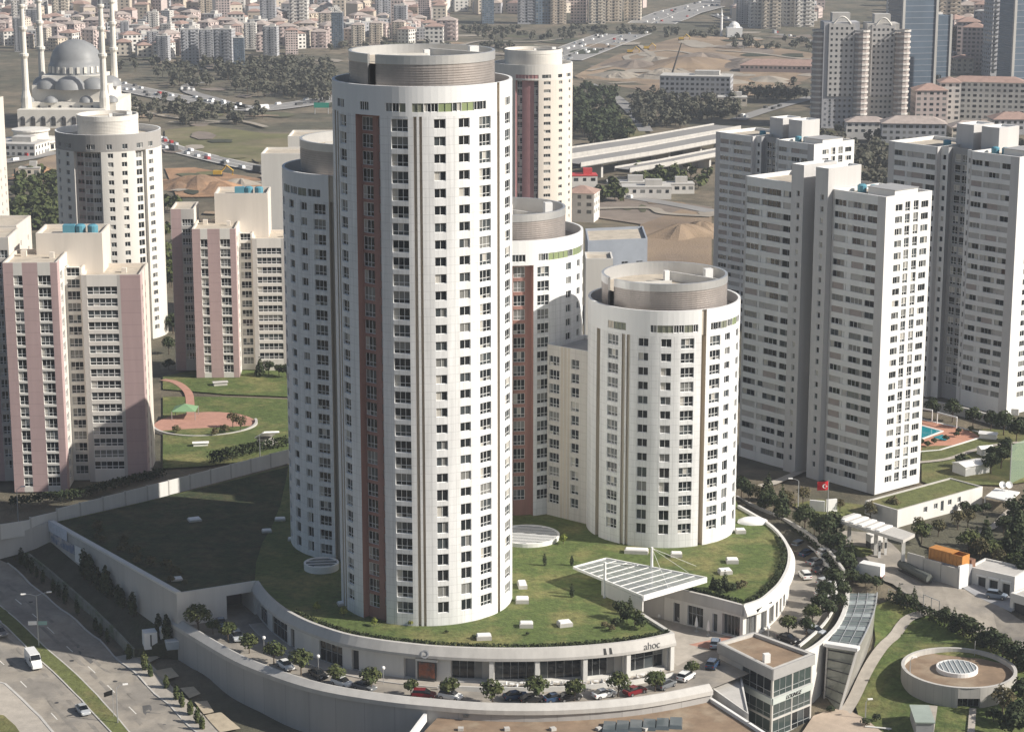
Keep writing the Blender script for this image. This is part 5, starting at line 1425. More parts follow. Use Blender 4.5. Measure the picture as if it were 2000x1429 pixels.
# white curved wall on the inner side of the wing, planter between it and the ring
WC_ = smooth_curve([P(x, y, -4.3) for x, y in ((1560, 1277), (1590, 1262), (1617, 1241), (1639, 1216), (1654, 1180), (1657, 1142))], 5)
wcr = thing('curved_white_wall', 'tall curved white wall between the ring street planter and the glass wing', 'wall', WC_[0])
sweep('wall_face', WC_, [(0.3, -17), (0.3, -4.3), (-0.5, -4.3), (-0.5, -6.5)], CONCW, wcr)
pln = strip('planter_soil', [Vector((p.x, p.y, -5.3)) for p in side_offsets(WC_, -1.6)], 3.0, TERR, 0, ter=False)
# ------------------------------------------------------------------ far town, motorways, mosque
TILE = M('roof_tile', (0.36, 0.245, 0.205), .9, .25, .4)
TILEB = M('roof_tile_faded', (0.41, 0.345, 0.31), .9, .25, .4)
TOWNC = [M('town_cream', (0.63, 0.56, 0.47), .85, .1), M('town_white', (0.68, 0.65, 0.61), .85, .1), M('town_pink', (0.57, 0.47, 0.44), .85, .1), M('town_grey', (0.40, 0.40, 0.42), .85, .1), M('town_buff', (0.56, 0.48, 0.39), .85, .1)]
BLUEG = M('blue_curtain_wall', (0.12, 0.16, 0.21), .25, .2, .1, spec=.6)
def house_proto(w, d, h, wall, roof, hip, nm, balcony=False):
    """built round the origin; front faces -Y"""
    r = thing(nm, '', 'building')
    b = MB(); b.prism([(-w / 2, -d / 2), (w / 2, -d / 2), (w / 2, d / 2), (-w / 2, d / 2)], -4, h); b.build('wall', wall, r)
    b = MB()
    if hip:
        e = .6; k = min(w, d) * .5 - .5; rh = k * .45
        o = [(-w / 2 - e, -d / 2 - e, h), (w / 2 + e, -d / 2 - e, h), (w / 2 + e, d / 2 + e, h), (-w / 2 - e, d / 2 + e, h)]
        i = [(-w / 2 + k, -d / 2 + k, h + rh), (w / 2 - k, -d / 2 + k, h + rh), (w / 2 - k, d / 2 - k, h + rh), (-w / 2 + k, d / 2 - k, h + rh)]
        for q in range(4): b.quad(o[q], o[(q + 1) % 4], i[(q + 1) % 4], i[q])
        b.quad(*i)
    else:
        b.box((0, 0, h), (w + .3, d + .3, .5)); b.box((w * .15, d * .1, h + .5), (w * .35, d * .4, 2.6))
    b.build('roof', roof, r)
    b = MB(); fl = max(2, int(h / 3.1)); nw = max(2, int(w / 3.2)); nd = max(2, int(d / 3.4))
    for f in range(fl):
        z = h - 2.3 - f * 3.1
        if z < .3: break
        for s in range(nw):
            x = -w / 2 + (s + .5) * w / nw; ww = .75 if (s % 2) else 1.05
            b.quad((x - ww, -d / 2 - .04, z), (x + ww, -d / 2 - .04, z), (x + ww, -d / 2 - .04, z + 1.5), (x - ww, -d / 2 - .04, z + 1.5), rnd.choice([0, 0, 1, 2]))
        for s in range(nd):
            y = -d / 2 + (s + .5) * d / nd
            for sg in (-1, 1):
                xx = sg * (w / 2 + .04)
                q = [(xx, y - .7, z), (xx, y + .7, z), (xx, y + .7, z + 1.5), (xx, y - .7, z + 1.5)]
                b.quad(*(q if sg > 0 else q[::-1]), rnd.choice([0, 0, 1, 2]))
    o = b.build('windows', GL, r); o['kind'] = 'stuff'
    if balcony:
        b = MB()
        for f in range(fl):
            z = h - 2.6 - f * 3.1
            if z < 2: break
            b.box((w * .22, -d / 2 - .55, z), (w * .34, 1.1, 1.0))
            b.box((-w * .3, -d / 2 - .55, z), (w * .2, 1.1, 1.0))
        o = b.build('balconies', wall, r); o['kind'] = 'stuff'
    return r
PROTO = []
def proto(label, *a, **k):
    r = house_proto(*a, **k); r['label'] = label; PROTO.append(r); return r
low = [proto('small cream house with red hipped tile roof in the far town', 12, 11, 9.5, TOWNC[0], TILE, True, 'town_house'),
       proto('small white house with red hipped tile roof in the far town', 14, 11, 12.5, TOWNC[1], TILE, True, 'town_house'),
       proto('buff four-storey house with faded tile roof in the far town', 13, 13, 12.5, TOWNC[4], TILEB, True, 'town_house', balcony=True),
       proto('pink five-storey house with faded tile roof in the far town', 15, 12, 15.6, TOWNC[2], TILEB, True, 'town_house', balcony=True),
       proto('grey flat-roofed house in the far town', 14, 12, 12.5, TOWNC[3], CONC, False, 'town_house')]
mid = [proto('cream mid-rise apartment block with balconies in the far town', 17, 15, 28, TOWNC[0], TILEB, True, 'apartment_block', balcony=True),
       proto('white mid-rise apartment block in the far town', 16, 16, 34, TOWNC[1], CONC, False, 'apartment_block', balcony=True),
       proto('pink mid-rise apartment block in the far town', 16, 15, 31, TOWNC[2], TILE, True, 'apartment_block'),
       proto('grey mid-rise apartment block in the far town', 18, 15, 37, TOWNC[3], CONC, False, 'apartment_block', balcony=True)]
tall = [proto('tall buff apartment tower in the far town', 18, 17, 60, TOWNC[4], CONC, False, 'apartment_tower', balcony=True),
        proto('tall grey apartment tower in the far town', 19, 17, 66, TOWNC[3], CONC, False, 'apartment_tower', balcony=True),
        proto('tall pinkish apartment tower in the far town', 17, 17, 58, TOWNC[2], CONC, False, 'apartment_tower'),
        proto('blue glass office tower in the far town', 20, 18, 62, BLUEG, CONC, False, 'office_tower')]
used_p = set()
def place(pr, loc, rz=0.0, scale=1.0, group='buildings of the far town'):
    if pr.name not in used_p:
        used_p.add(pr.name); pr.location = loc; pr.rotation_euler = (0, 0, rz); pr.scale = (scale,) * 3; pr['group'] = group; return pr
    return copy_thing(pr, loc, rz, None, group, scale)
placed = []
def free(x, y, r):
    for (a, c_, q) in placed:
        if (a - x) ** 2 + (c_ - y) ** 2 < (r + q) ** 2: return False
    placed.append((x, y, r)); return True
def put(pr, px, py, rz=None, scale=1.0, force=False, r=9):
    g = G(px, py)
    if not force and not free(g.x, g.y, r * scale): return None
    if force: placed.append((g.x, g.y, r * scale))
    return place(pr, (g.x, g.y, g.z - .2), rnd.uniform(-.35, .35) if rz is None else rz, scale)
# landmark blocks read off the photograph: (prototype, px, base py, scale)
for (pr, px, py, sc) in ((mid[3], 372, 128, .72), (mid[0], 700, 90, .62), (mid[0], 735, 86, .62), (mid[0], 780, 82, .6), (tall[3], 660, 92, .45), (mid[3], 440, 132, .75), (tall[3], 468, 138, .38), (mid[3], 320, 118, .5), (mid[3], 530, 108, .6), (mid[3], 300, 108, .5), (mid[3], 405, 115, .6), (mid[1], 490, 95, .6), (mid[2], 570, 105, .6),
                         (tall[2], 437, 52, .75), (tall[0], 402, 40, .7), (tall[1], 525, 66, .7), (mid[1], 585, 60, 1.0), (tall[2], 830, 55, .6), (tall[1], 748, 46, .7), (mid[2], 775, 42, .9), (tall[3], 952, 50, .55), (tall[1], 1028, 46, .85), (tall[3], 1062, 46, .85), (tall[0], 1090, 48, .8), (mid[0], 1165, 46, .9), (mid[0], 1198, 42, .9), (mid[0], 1236, 40, .9), (mid[2], 1130, 44, .9),
                         (tall[1], 1450, 50, .6), (mid[1], 1480, 58, 1.0), (mid[0], 1505, 60, 1.0), (mid[1], 1535, 55, 1.1), (mid[1], 1568, 56, 1.1), (tall[0], 1555, 30, .8),
                         (tall[0], 1848, 90, 1.05), (tall[2], 1868, 62, .9), (tall[0], 1890, 55, 1.0), (tall[1], 1950, 145, 1.0), (mid[1], 1905, 60, .9), (tall[1], 1998, 165, 1.25), (mid[0], 1965, 35, 1.0),
                         (tall[1], 40, 100, .4), (mid[1], 40, 60, .8), (tall[1], 245, 95, .33), (mid[0], 120, 40, .9), (mid[1], 310, 22, .9), (mid[1], 210, 30, 1.0), (mid[1], 300, 70, .6)):
    put(pr, px, py, rnd.uniform(-.15, .2), sc, True, r=8)
# streets of houses filling the town
cnt = 0
DH = MB()
def far_house(x, y, rz, w, d, h, wi, ri):
    z = hz(x, y) - 1; DH.box((x, y, z), (w, d, h + 1), rz, wi)
    DH.box((x, y, z + h + 1), (w + 1, d + 1, 2.2), rz, ri, .35)
    ca, sa = math.cos(rz), math.sin(rz)
    for fl in range(int(h / 3.1)):
        for s in range(3):
            px_, py_ = -w / 2 + (s + .5) * w / 3, -d / 2 - .06; zz = z + 2 + fl * 3.1
            DH.quad(*[(x + (px_ + ox) * ca - py_ * sa, y + (px_ + ox) * sa + py_ * ca, zz + oz) for ox, oz in ((-.8, 0), (.8, 0), (.8, 1.4), (-.8, 1.4))], 7)
for row in range(34):
    Y = 1540 + row * 29 + rnd.uniform(-4, 4)
    half = Y * .265
    X = -half
    while X < half:
        X += rnd.uniform(15, 23)
        xx, yy = X + rnd.uniform(-3, 3), Y + rnd.uniform(-10, 10)
        px = 1000 + FPX * xx / (yy * CP + 140 * SP); u = px
        py = 714.5 - FPX * (yy * SP - 140 * CP) / (yy * CP + 140 * SP)
        ok = (u < 640 and py < 112 - max(0, (u - 250)) * .06) or (640 <= u < 880 and py < 82) or (880 <= u < 1110 and py < 30) or (1110 <= u < 1260 and py < 25) or (1420 < u < 1600 and py < 48) or (1750 < u and py < 150)
        if u < 240 and py > 95: ok = False
        if not ok: continue
        if not free(xx, yy, 7.6): continue
        if cnt > 285:
            far_house(xx, yy, rnd.choice([0, 0, .5, -.4, 1.2]) + rnd.uniform(-.2, .2), rnd.uniform(10, 15), rnd.uniform(9, 13), rnd.choice([9, 9, 12, 12, 15, 21]), rnd.randrange(5), 5 + rnd.randrange(2)); continue
        pr = rnd.choice(low) if rnd.random() < .93 else rnd.choice(mid)
        if u > 1750: pr = rnd.choice(low + mid)
        place(pr, (xx, yy, hz(xx, yy) - .2), rnd.choice([0, 0, .5, -.4, 1.2]) + rnd.uniform(-.2, .2), rnd.uniform(.8, 1.1) * (.65 if pr in mid and u < 900 else 1)); cnt += 1
dho = DH.build('distant_houses', TOWNC + [TILE, TILEB, GL[1]]); tag(dho, 'dense carpet of small pale houses farthest back in the town', 'houses', kind='stuff')
for pr in PROTO:
    if pr.name not in used_p:
        for ch_ in list(pr.children): bpy.data.objects.remove(ch_)
        bpy.data.objects.remove(pr)
# villas and mid-rise near the slab towers on the right
for (px, py, w, d, h, wl_, rf, lab) in ((1690, 268, 22, 12, 9, TOWNC[1], TILEB, 'pale villa row with faded roof behind the slab towers'), (1782, 278, 34, 16, 11, TOWNC[3], TILEB, 'grey hall with broad brown hipped roof behind the slab towers'), (1900, 278, 26, 14, 9, TOWNC[0], TILEB, 'cream villa with brown hipped roof behind the far slab tower'), (1975, 258, 24, 16, 8, TOWNC[3], TILE, 'low house with red roof at the foot of the white mid-rise'),
                                 (1812, 246, 18, 16, 21, TOWNC[2], TILE, 'pinkish six-storey block with red roof edge'), (1850, 240, 12, 16, 24, TOWNC[1], TILE, 'white stair block between pink and white mid-rises'), (1925, 232, 44, 14, 22, TOWNC[1], TILE, 'long white mid-rise with red roof edge and dark windows'),
                                 (1140, 362, 12, 9, 5, TOWNC[1], M('red_sheet', (.5, .06, .06), .6, .1), 'low white shed with bright red roof near the viaduct'), (1137, 428, 12.5, 12, 12, TOWNC[1], TILE, 'white three-storey school-like block with red tile roof'), (1262, 385, 22, 10, 5, TOWNC[1], CONC, 'long low white workshop beside the dirt yard'), (1228, 372, 20, 9, 4, TOWNC[1], CONC, 'low flat white depot shed below the viaduct'), (1320, 375, 16, 8, 4, TOWNC[1], CONC, 'small white hut by the slab tower, below the viaduct'),
                                 (1360, 190, 45, 20, 14, TOWNC[3], CONC, 'large grey blank-walled hall on the construction ground'), (1430, 205, 18, 12, 5, TOWNC[0], CONC, 'low cream site office beside the grey hall'), (1530, 140, 60, 18, 5, TOWNC[2], TILE, 'long low pink sheds with red roofs by the twin tower'), (30, 300, 30, 20, 6, TOWNC[1], CONC, 'low pale curved-front building below the mosque'), (60, 352, 10, 6, 6, TOWNC[0], CONC, 'small cream cabin beside the earth works')):
    r = house_proto(w, d, h, wl_, rf, rf in (TILE, TILEB), 'town_building'); g = G(px, py); r.location = (g.x, g.y, g.z - .1); r.rotation_euler = (0, 0, rnd.uniform(-.25, .1)); r['label'] = lab

# twin residential tower on the right horizon
def twin_tower():
    g = G(1668, 246); r = thing('twin_tower', 'tall grey residential tower with curved gables and white balcony strips', 'tower', g)
    h = ZT(g, 42) - g.z
    for (cx, cy, w, d, hh, m) in ((-10, 0, 20, 16, h, TOWNC[3]), (14, 4, 18, 16, h - 1, MATS['concrete'])):
        b = MB(); b.prism([(g.x + cx - w / 2, g.y + cy - d / 2), (g.x + cx + w / 2, g.y + cy - d / 2), (g.x + cx + w / 2, g.y + cy + d / 2), (g.x + cx - w / 2, g.y + cy + d / 2)], g.z - 3, g.z + hh); b.build('wall', m, r)
        b = MB()
        for f in range(int(hh / 3.1) - 1):
            z = g.z + hh - 4 - f * 3.1
            for s in range(5):
                x = g.x + cx - w * .28 + s * w * .14; yy = g.y + cy - d / 2 - .7
                b.quad((x - .6, yy, z), (x + .6, yy, z), (x + .6, yy, z + 1.3), (x - .6, yy, z + 1.3), rnd.choice([0, 0, 1]))
        o = b.build('windows', GL, r); o['kind'] = 'stuff'
        b = MB(); b.box((g.x + cx, g.y + cy - d / 2 - .3, g.z + hh * .3), (w * .72, .7, hh * .69)); b.build('bay', M('twin_bay', (0.50, 0.48, 0.465), .8, .1), r)
        b = MB(); b.tube([(g.x + cx - w * .25 + w * .5 * k / 10, g.y + cy - d / 2 - .4, g.z + hh - 1 + 4.2 * math.sin(math.pi * k / 10)) for k in range(11)], .5, 5); b.build('gable_arch', CREAMW, r)
        b = MB(); b.box((g.x + cx, g.y + cy, g.z + hh), (w * .5, d * .5, 5)); b.build('roof_house', CONC, r)
    for (cx, cy) in ((-21.5, -3), (1.5, -7.5), (25, -5)):
        b = MB()
        b.lathe((g.x + cx, g.y + cy, g.z - 2), [(4.0, 0), (4.0, h - 4)], 12)
        o = b.build('balcony_core', MATS['mauve_panel'], r)
        b = MB()
        for f in range(int(h / 3.1) - 1): b.lathe((g.x + cx, g.y + cy, g.z + 1 + f * 3.1), [(4.0, 0), (4.5, 0), (4.5, 1.1), (4.0, 1.1)], 12)
        o = b.build('balconies', M('twin_balcony', (0.58, 0.55, 0.52), .8, .1), r); o['kind'] = 'stuff'
twin_tower()
for (px, py, w, d, top, lab) in ((1775, 205, 22, 22, -20, 'tall blue curtain-wall tower beside the twin residential tower'), (1826, 150, 14, 14, 30, 'slim dark glass tower with pale corner fins'), (1990, 220, 22, 20, -30, 'dark blue glass tower cut by the frame edge')):
    g = G(px, py); r = thing('glass_tower', lab, 'tower', g); zt = ZT(g, top)
    b = MB(); b.box((g.x, g.y, g.z - 2), (w, d, zt - g.z + 2), .25); b.build('curtain_wall', BLUEG, r)
    b = MB()
    for k in range(int((zt - g.z) / 3.6)): b.box((g.x, g.y, g.z + k * 3.6), (w + .25, d + .25, .5), .25)
    o = b.build('floor_bands', M('dull_blue_band', (0.23, 0.26, 0.31), .5, .1), r); o['kind'] = 'stuff'
    for sx, sy in ((-1, -1), (1, -1)):
        b = MB(); ca, sa = math.cos(.25), math.sin(.25); x, y = sx * w / 2, sy * d / 2
        b.box((g.x + x * ca - y * sa, g.y + x * sa + y * ca, g.z - 2), (1.6, 1.6, zt - g.z + 3), .25); b.build('corner_fin', CONC, r)

# mosque
def mosque():
    g = G(135, 245); gz = g.z; r = thing('mosque', 'cream mosque with grey domes and four slender minarets', 'mosque', g)
    S = 1.0; c = (g.x, g.y + 26)
    STONE = M('mosque_stone', (0.70, 0.665, 0.60), .8, .1, .2); LEAD = M('lead_dome', (0.24, 0.245, 0.25), .5, .15, .2)
    def bx(n, x, y, z, w, d, h, m=STONE):
        b = MB(); b.box((c[0] + x, c[1] + y, gz + z), (w, d, h)); return b.build(n, m, r)
    bx('lower_hall', 0, 0, -2, 54, 50, 15); bx('upper_hall', 0, 2, 13, 44, 40, 9); bx('drum_base', 0, 2, 22, 34, 32, 5)
    bx('porch', -2, -30, -2, 50, 12, 12)
    b = MB(); b.lathe((c[0], c[1] + 2, gz), [(15.5, 26), (15.5, 33), (15.0, 33.2), (14.6, 36), (13, 40), (10, 43.5), (5, 46), (0, 47)], 36); b.build('main_dome', LEAD, r, smooth=True)
    for k in range(24):
        a = 2 * math.pi * k / 24; b = MB(); b.box((c[0] + 15.6 * math.cos(a), c[1] + 2 + 15.6 * math.sin(a), gz + 28.2), (.9, 1.6, 3.6), a); b.build('drum_pier', STONE, r)
    for (x, y, R) in ((-13, -14, 7.5), (13, -14, 7.5), (0, -18, 9), (-19, 2, 7), (19, 2, 7)):
        b = MB(); b.lathe((c[0] + x, c[1] + y, gz + 20), [(R, 0), (R * .93, R * .32), (R * .7, R * .6), (R * .35, R * .78), (0, R * .84)], 20); b.build('half_dome', LEAD, r, smooth=True)
    for (x, y, R) in ((-24, -22, 4), (24, -22, 4), (-10, -24, 4), (10, -24, 4)):
        b = MB(); b.lathe((c[0] + x, c[1] + y, gz + 13), [(R, 0), (R * .93, R * .4), (R * .6, R * .75), (0, R * .95)], 14); b.build('small_dome', LEAD, r, smooth=True)
    for k in range(8):
        x = -22 + k * 5.8
        b = MB(); b.box((c[0] - 2 + x, c[1] - 36.1, gz + 1), (2.4, .3, 4.2)); b.lathe((c[0] - 2 + x, c[1] - 36.1, gz + 5.2), [(1.2, 0), (.85, .85), (0, 1.2)], 10); b.build('arch_opening', M('arch_dark', (.05, .05, .055), .8, 0), r)
        b = MB(); b.box((c[0] + x * 1.05, c[1] - 25.1, gz + 8.4), (1.4, .3, 2.8)); b.build('hall_window', MATS['arch_dark'], r)
    for (x, y) in ((-23.5, -27), (-24.5, 22), (21, -27), (19.5, 16)):
        b = MB(); q = (c[0] + x, c[1] + y, gz)
        b.lathe(q, [(2.9, -2), (2.9, 16), (2.0, 20), (1.75, 38), (2.6, 39.5), (2.6, 40.8), (1.7, 41), (1.55, 53), (2.4, 54.5), (2.4, 55.8), (1.45, 56), (1.35, 66), (2.1, 67.2), (2.1, 68.4), (1.2, 68.6)], 12); b.build('minaret', STONE, r)
        b = MB(); b.lathe(q, [(1.25, 68.5), (.9, 74), (0, 82)], 12); b.build('spire', LEAD, r)
    shed_ = thing('round_annex', 'two-tier round white annex below the mosque', 'building', G(62, 290))
    gg = G(62, 290)
    b = MB(); b.lathe(gg, [(15, -2), (15, 4), (16, 4), (16, 5), (9, 5.2), (9, 9.5), (10, 9.5), (10, 10.4), (0, 11)], 28); b.build('wall', CREAMW, shed_)
    for k in range(14):
        a = math.pi + math.pi * (k + .5) / 14; b = MB(); b.box((gg.x + 15.02 * math.cos(a), gg.y + 15.02 * math.sin(a), gg.z + .8), (.12, 2.2, 2.4), a); b.build('window', GL[0], shed_)
mosque()
g = G(1420, 72); r = thing('small_mosque', 'tiny white village mosque with a single minaret on the hill', 'mosque', g)
b = MB(); b.box((g.x + 6, g.y, g.z - 1), (13, 13, 9)); b.build('hall', WPAINT, r); b = MB(); b.lathe((g.x + 6, g.y, g.z + 8), [(5, 0), (4.2, 2.6), (2, 4.4), (0, 5)], 14); b.build('dome', WPAINT, r); b = MB(); b.lathe((g.x - 5, g.y, g.z), [(1.2, 0), (1, 17), (1.5, 18), (.8, 19), (0, 25)], 10); b.build('minaret', WPAINT, r)

# ground patches of the valley
drape('construction_ground', [(1122, 150), (1200, 110), (1300, 80), (1372, 62), (1460, 85), (1590, 105), (1590, 150), (1480, 185), (1400, 200), (1300, 185), (1200, 168)], EARTH, .25)
EARTHO = M('earth_orange', (0.40, 0.235, 0.135), .95, .5, .06, c2=(0.26, 0.17, 0.11), c2scale=.04, bump=.6)
drape('earth_works', [(322, 330), (380, 328), (520, 352), (522, 372), (450, 385), (345, 386)], EARTHO, .25)
drape('earth_works', [(1250, 440), (1330, 410), (1390, 420), (1390, 520), (1250, 520)], EARTH, .25)
drape('dirt_yard', [(1150, 400), (1250, 385), (1390, 405), (1390, 430), (1260, 440), (1160, 425)], M('dirt_grey', (0.22, 0.18, 0.15), .95, .3, .1), .22)
drape('meadow', [(322, 255), (400, 245), (520, 262), (600, 262), (560, 300), (480, 318), (400, 300), (322, 292)], M('meadow_grass', (0.14, 0.135, 0.06), .95, .35, .05, c2=(0.20, 0.17, 0.10), c2scale=.03), .22)
drape('earth_works', [(30, 330), (110, 300), (115, 345), (60, 372), (30, 372)], EARTH, .22)
drape('meadow', [(1205, 222), (1240, 230), (1262, 262), (1235, 275), (1215, 262)], MATS['meadow_grass'], .3)
FIELDM = [MATS['meadow_grass'], MATS['dirt_grey'], EARTH, M('dark_scrub', (0.05, 0.055, 0.035), .95, .4, .1), M('pale_dust', (0.33, 0.29, 0.24), .95, .3, .06), M('olive_scrub', (0.105, 0.105, 0.06), .95, .4, .08)]
fi = 0
for (x0, y0, x1, y1, n_f, sx, sy) in ((230, 115, 650, 250, 26, 34, 5), (880, 55, 1120, 108, 14, 45, 5), (1130, 335, 1390, 425, 12, 22, 6), (1130, 75, 1580, 190, 34, 34, 6), (1600, 170, 2000, 330, 14, 30, 6), (330, 250, 560, 420, 14, 26, 7), (640, 80, 900, 110, 8, 40, 5), (1420, 60, 1600, 110, 10, 40, 4)):
    for _ in range(n_f):
        cx, cy = rnd.uniform(x0, x1), rnd.uniform(y0, y1); k = rnd.randint(7, 10); rx, ry = sx * rnd.uniform(.4, 1.2), sy * rnd.uniform(.4, 1.2); fi += 1
        pts = [(cx + rx * math.cos(6.283 * q / k) * rnd.uniform(.6, 1.2), cy + ry * math.sin(6.283 * q / k) * rnd.uniform(.6, 1.2)) for q in range(k)]
        drape('field_patch', pts, rnd.choice(FIELDM if cx < 1130 or cy > 200 else FIELDM[1:5]), .27 + fi * .003)
for (x0, y0, x1, y1, w_) in ((1150, 140, 1300, 100, 5), (1300, 100, 1420, 120, 5), (1190, 165, 1400, 150, 6), (1420, 120, 1580, 135, 5), (1250, 90, 1380, 165, 4), (330, 240, 520, 250, 4), (250, 205, 440, 240, 4), (1400, 100, 1590, 118, 6), (900, 90, 1110, 75, 5), (340, 375, 520, 345, 6), (1160, 410, 1390, 425, 5)):
    a_, e_ = G(x0, y0), G(x1, y1); m1, m2 = a_.lerp(e_, .35) + Vector((rnd.uniform(-15, 15), rnd.uniform(-25, 25), 0)), a_.lerp(e_, .7) + Vector((rnd.uniform(-15, 15), rnd.uniform(-25, 25), 0)); fi += 1
    strip('dirt_track', smooth_curve([a_, m1, m2, e_], 6), w_, FIELDM[4], .27 + fi * .003, step=12)
def mound(px, py, R, h, mat):
    g = G(px, py); b = MB(); N_, K_ = 26, 8; r2 = random.Random(int(px * 7 + py))
    ph = [r2.uniform(0, 6.28) for _ in range(4)]
    def v(i, k):
        a = 6.2832 * i / N_; rr = R * k / K_ * (1 + .22 * math.sin(2 * a + ph[0]) + .12 * math.sin(5 * a + ph[1])); f = k / K_
        x, y = g.x + rr * math.cos(a), g.y + rr * math.sin(a) * .8
        return (x, y, hz(x, y) - .4 + h * .5 * (1 + math.cos(math.pi * min(1, f))) * (1 + .35 * math.sin(3 * a + ph[2]) * f + .2 * math.sin(7 * a + ph[3]) * f) + .1)
    for i in range(N_):
        for k in range(K_): b.quad(v(i, k), v(i, k + 1), v(i + 1, k + 1), v(i + 1, k))
    structure(b.build('earth_mound', mat, weld=True))
for (px, py, R, h, k) in ((1345, 130, 45, 7, 2), (1372, 118, 38, 6, 1), (1300, 150, 30, 6, 4), (1240, 130, 28, 5, 1), (1210, 150, 24, 4, 4), (1460, 130, 36, 6, 1), (1420, 165, 26, 4, 4), (385, 362, 26, 5, 2), (430, 368, 18, 3.5, 2), (350, 366, 16, 3, 2), (470, 360, 12, 3, 4), (1330, 460, 18, 5, 2), (1370, 450, 14, 4, 2), (80, 345, 18, 5, 2), (1500, 160, 28, 4, 4), (1280, 120, 22, 4, 4), (1550, 125, 25, 4, 1)):
    mound(px, py, R, h, EARTHO if k == 2 and px < 520 else FIELDM[k])
MOTOR = M('motorway', (0.27, 0.26, 0.25), .85, .12, .05)
def motorway(pxs, w, name='motorway', median=True, n=5):
    pts = smooth_curve([G(x, y) for x, y in pxs], n)
    strip(name, pts, w, MOTOR, .45, step=25)
    if median:
        strip('lane_line', pts, .7, PAINT, .53, step=25, cuts=1)
        strip('hard_shoulder', pts, 1.4, KERB, .5, step=25, cuts=1, shift=w / 2 - 1)
        strip('hard_shoulder', pts, 1.4, KERB, .5, step=25, cuts=1, shift=-w / 2 + 1)
    return pts
mw = [motorway([(180, 158), (235, 170), (330, 190), (420, 204), (490, 214), (560, 208), (652, 194), (760, 178)], 24),
      motorway([(1080, 118), (1130, 100), (1200, 74), (1300, 36), (1420, 2), (1500, -18)], 46),
      motorway([(300, 272), (330, 288), (420, 312), (520, 334), (580, 345)], 14),
      motorway([(480, 214), (420, 195), (370, 180), (372, 166), (420, 158)], 9, median=False),
      motorway([(0, 318), (40, 312), (110, 298)], 12, median=False),
      motorway([(1395, 30), (1480, 60), (1600, 85)], 9, median=False), motorway([(1150, 165), (1200, 190), (1240, 225), (1262, 258)], 8, median=False),
      motorway([(1120, 395), (1200, 385), (1300, 398), (1390, 415)], 8, median=False), motorway([(1440, 235), (1500, 215), (1590, 190)], 10, median=False)]
# traffic on the far motorways: too small and many to tell apart
b = MB()
for ci, pts in enumerate(mw):
    for _ in range((55, 110, 26, 5, 4, 8, 0, 3, 6)[ci]):
        i = rnd.randrange(len(pts) - 1); f = rnd.random(); p = pts[i].lerp(pts[i + 1], f); t = pts[i + 1] - pts[i]
        w = (24, 46, 14, 9, 12, 9, 8, 8, 10)[ci]; n = Vector((t.y, -t.x, 0)).normalized(); p = p + n * rnd.choice([-.38, -.25, -.12, .12, .25, .38]) * w
        mi = rnd.choice([0, 0, 0, 0, 1, 1, 1, 2, 2, 3]); big = rnd.random() < .06
        b.box((p.x, p.y, hz(p.x, p.y) + .5), (7.5 if big else 4.2, 2.3 if big else 1.75, 2.7 if big else 1.3), math.atan2(t.y, t.x), mi, .88)
tr = b.build('distant_traffic', [WPAINT, STEEL, DARKM, M('car_red', (.35, .03, .03), .3, 0)]); tag(tr, 'distant cars and lorries strung along the motorways', 'traffic', kind='stuff')

# viaduct
def viaduct(pxs, w, zt, label, piers):
    pts = [P(x, y, zt) for x, y in pxs]
    r = thing('viaduct', label, 'bridge', (pts[0].x, pts[0].y, -15), 'viaduct decks')
    A, Bv = side_offsets(pts, w / 2), side_offsets(pts, -w / 2)
    b = MB()
    for i in range(len(pts) - 1):
        a0, a1, c0, c1 = A[i], A[i + 1], Bv[i], Bv[i + 1]
        up = Vector((0, 0, 1.6))
        b.quad(a0, a1, c1, c0); b.quad(a0 - up, a1 - up, a1, a0); b.quad(c1 - up, c0 - up, c0, c1); b.quad(c0 - up, c1 - up, a1 - up, a0 - up)
    b.build('deck', MOTOR, r)
    for sd in (A, Bv):
        o = ribbon_wall('parapet', sd, lambda p: p.z - 1.2, lambda p: p.z + .8, .5, CONC, r)
    for k in range(piers):
        p = pts[0].lerp(pts[-1], (k + .7) / piers); zb = hz(p.x, p.y) - .5
        b = MB(); b.box((p.x, p.y, zb), (1.6, w * .7, zt - 1.5 - zb), math.atan2((pts[-1] - pts[0]).y, (pts[-1] - pts[0]).x)); b.build('pier', CONC, r)
viaduct([(1090, 300), (1250, 276), (1420, 246)], 17, -6.0, 'upper concrete viaduct deck with wide carriageway', 5)
viaduct([(1110, 318), (1260, 294), (1430, 262)], 15, -6.5, 'middle concrete viaduct deck with pale parapets', 5)
viaduct([(1215, 330), (1300, 316), (1430, 290)], 9, -8.0, 'lower narrow viaduct ramp on thin piers', 5)
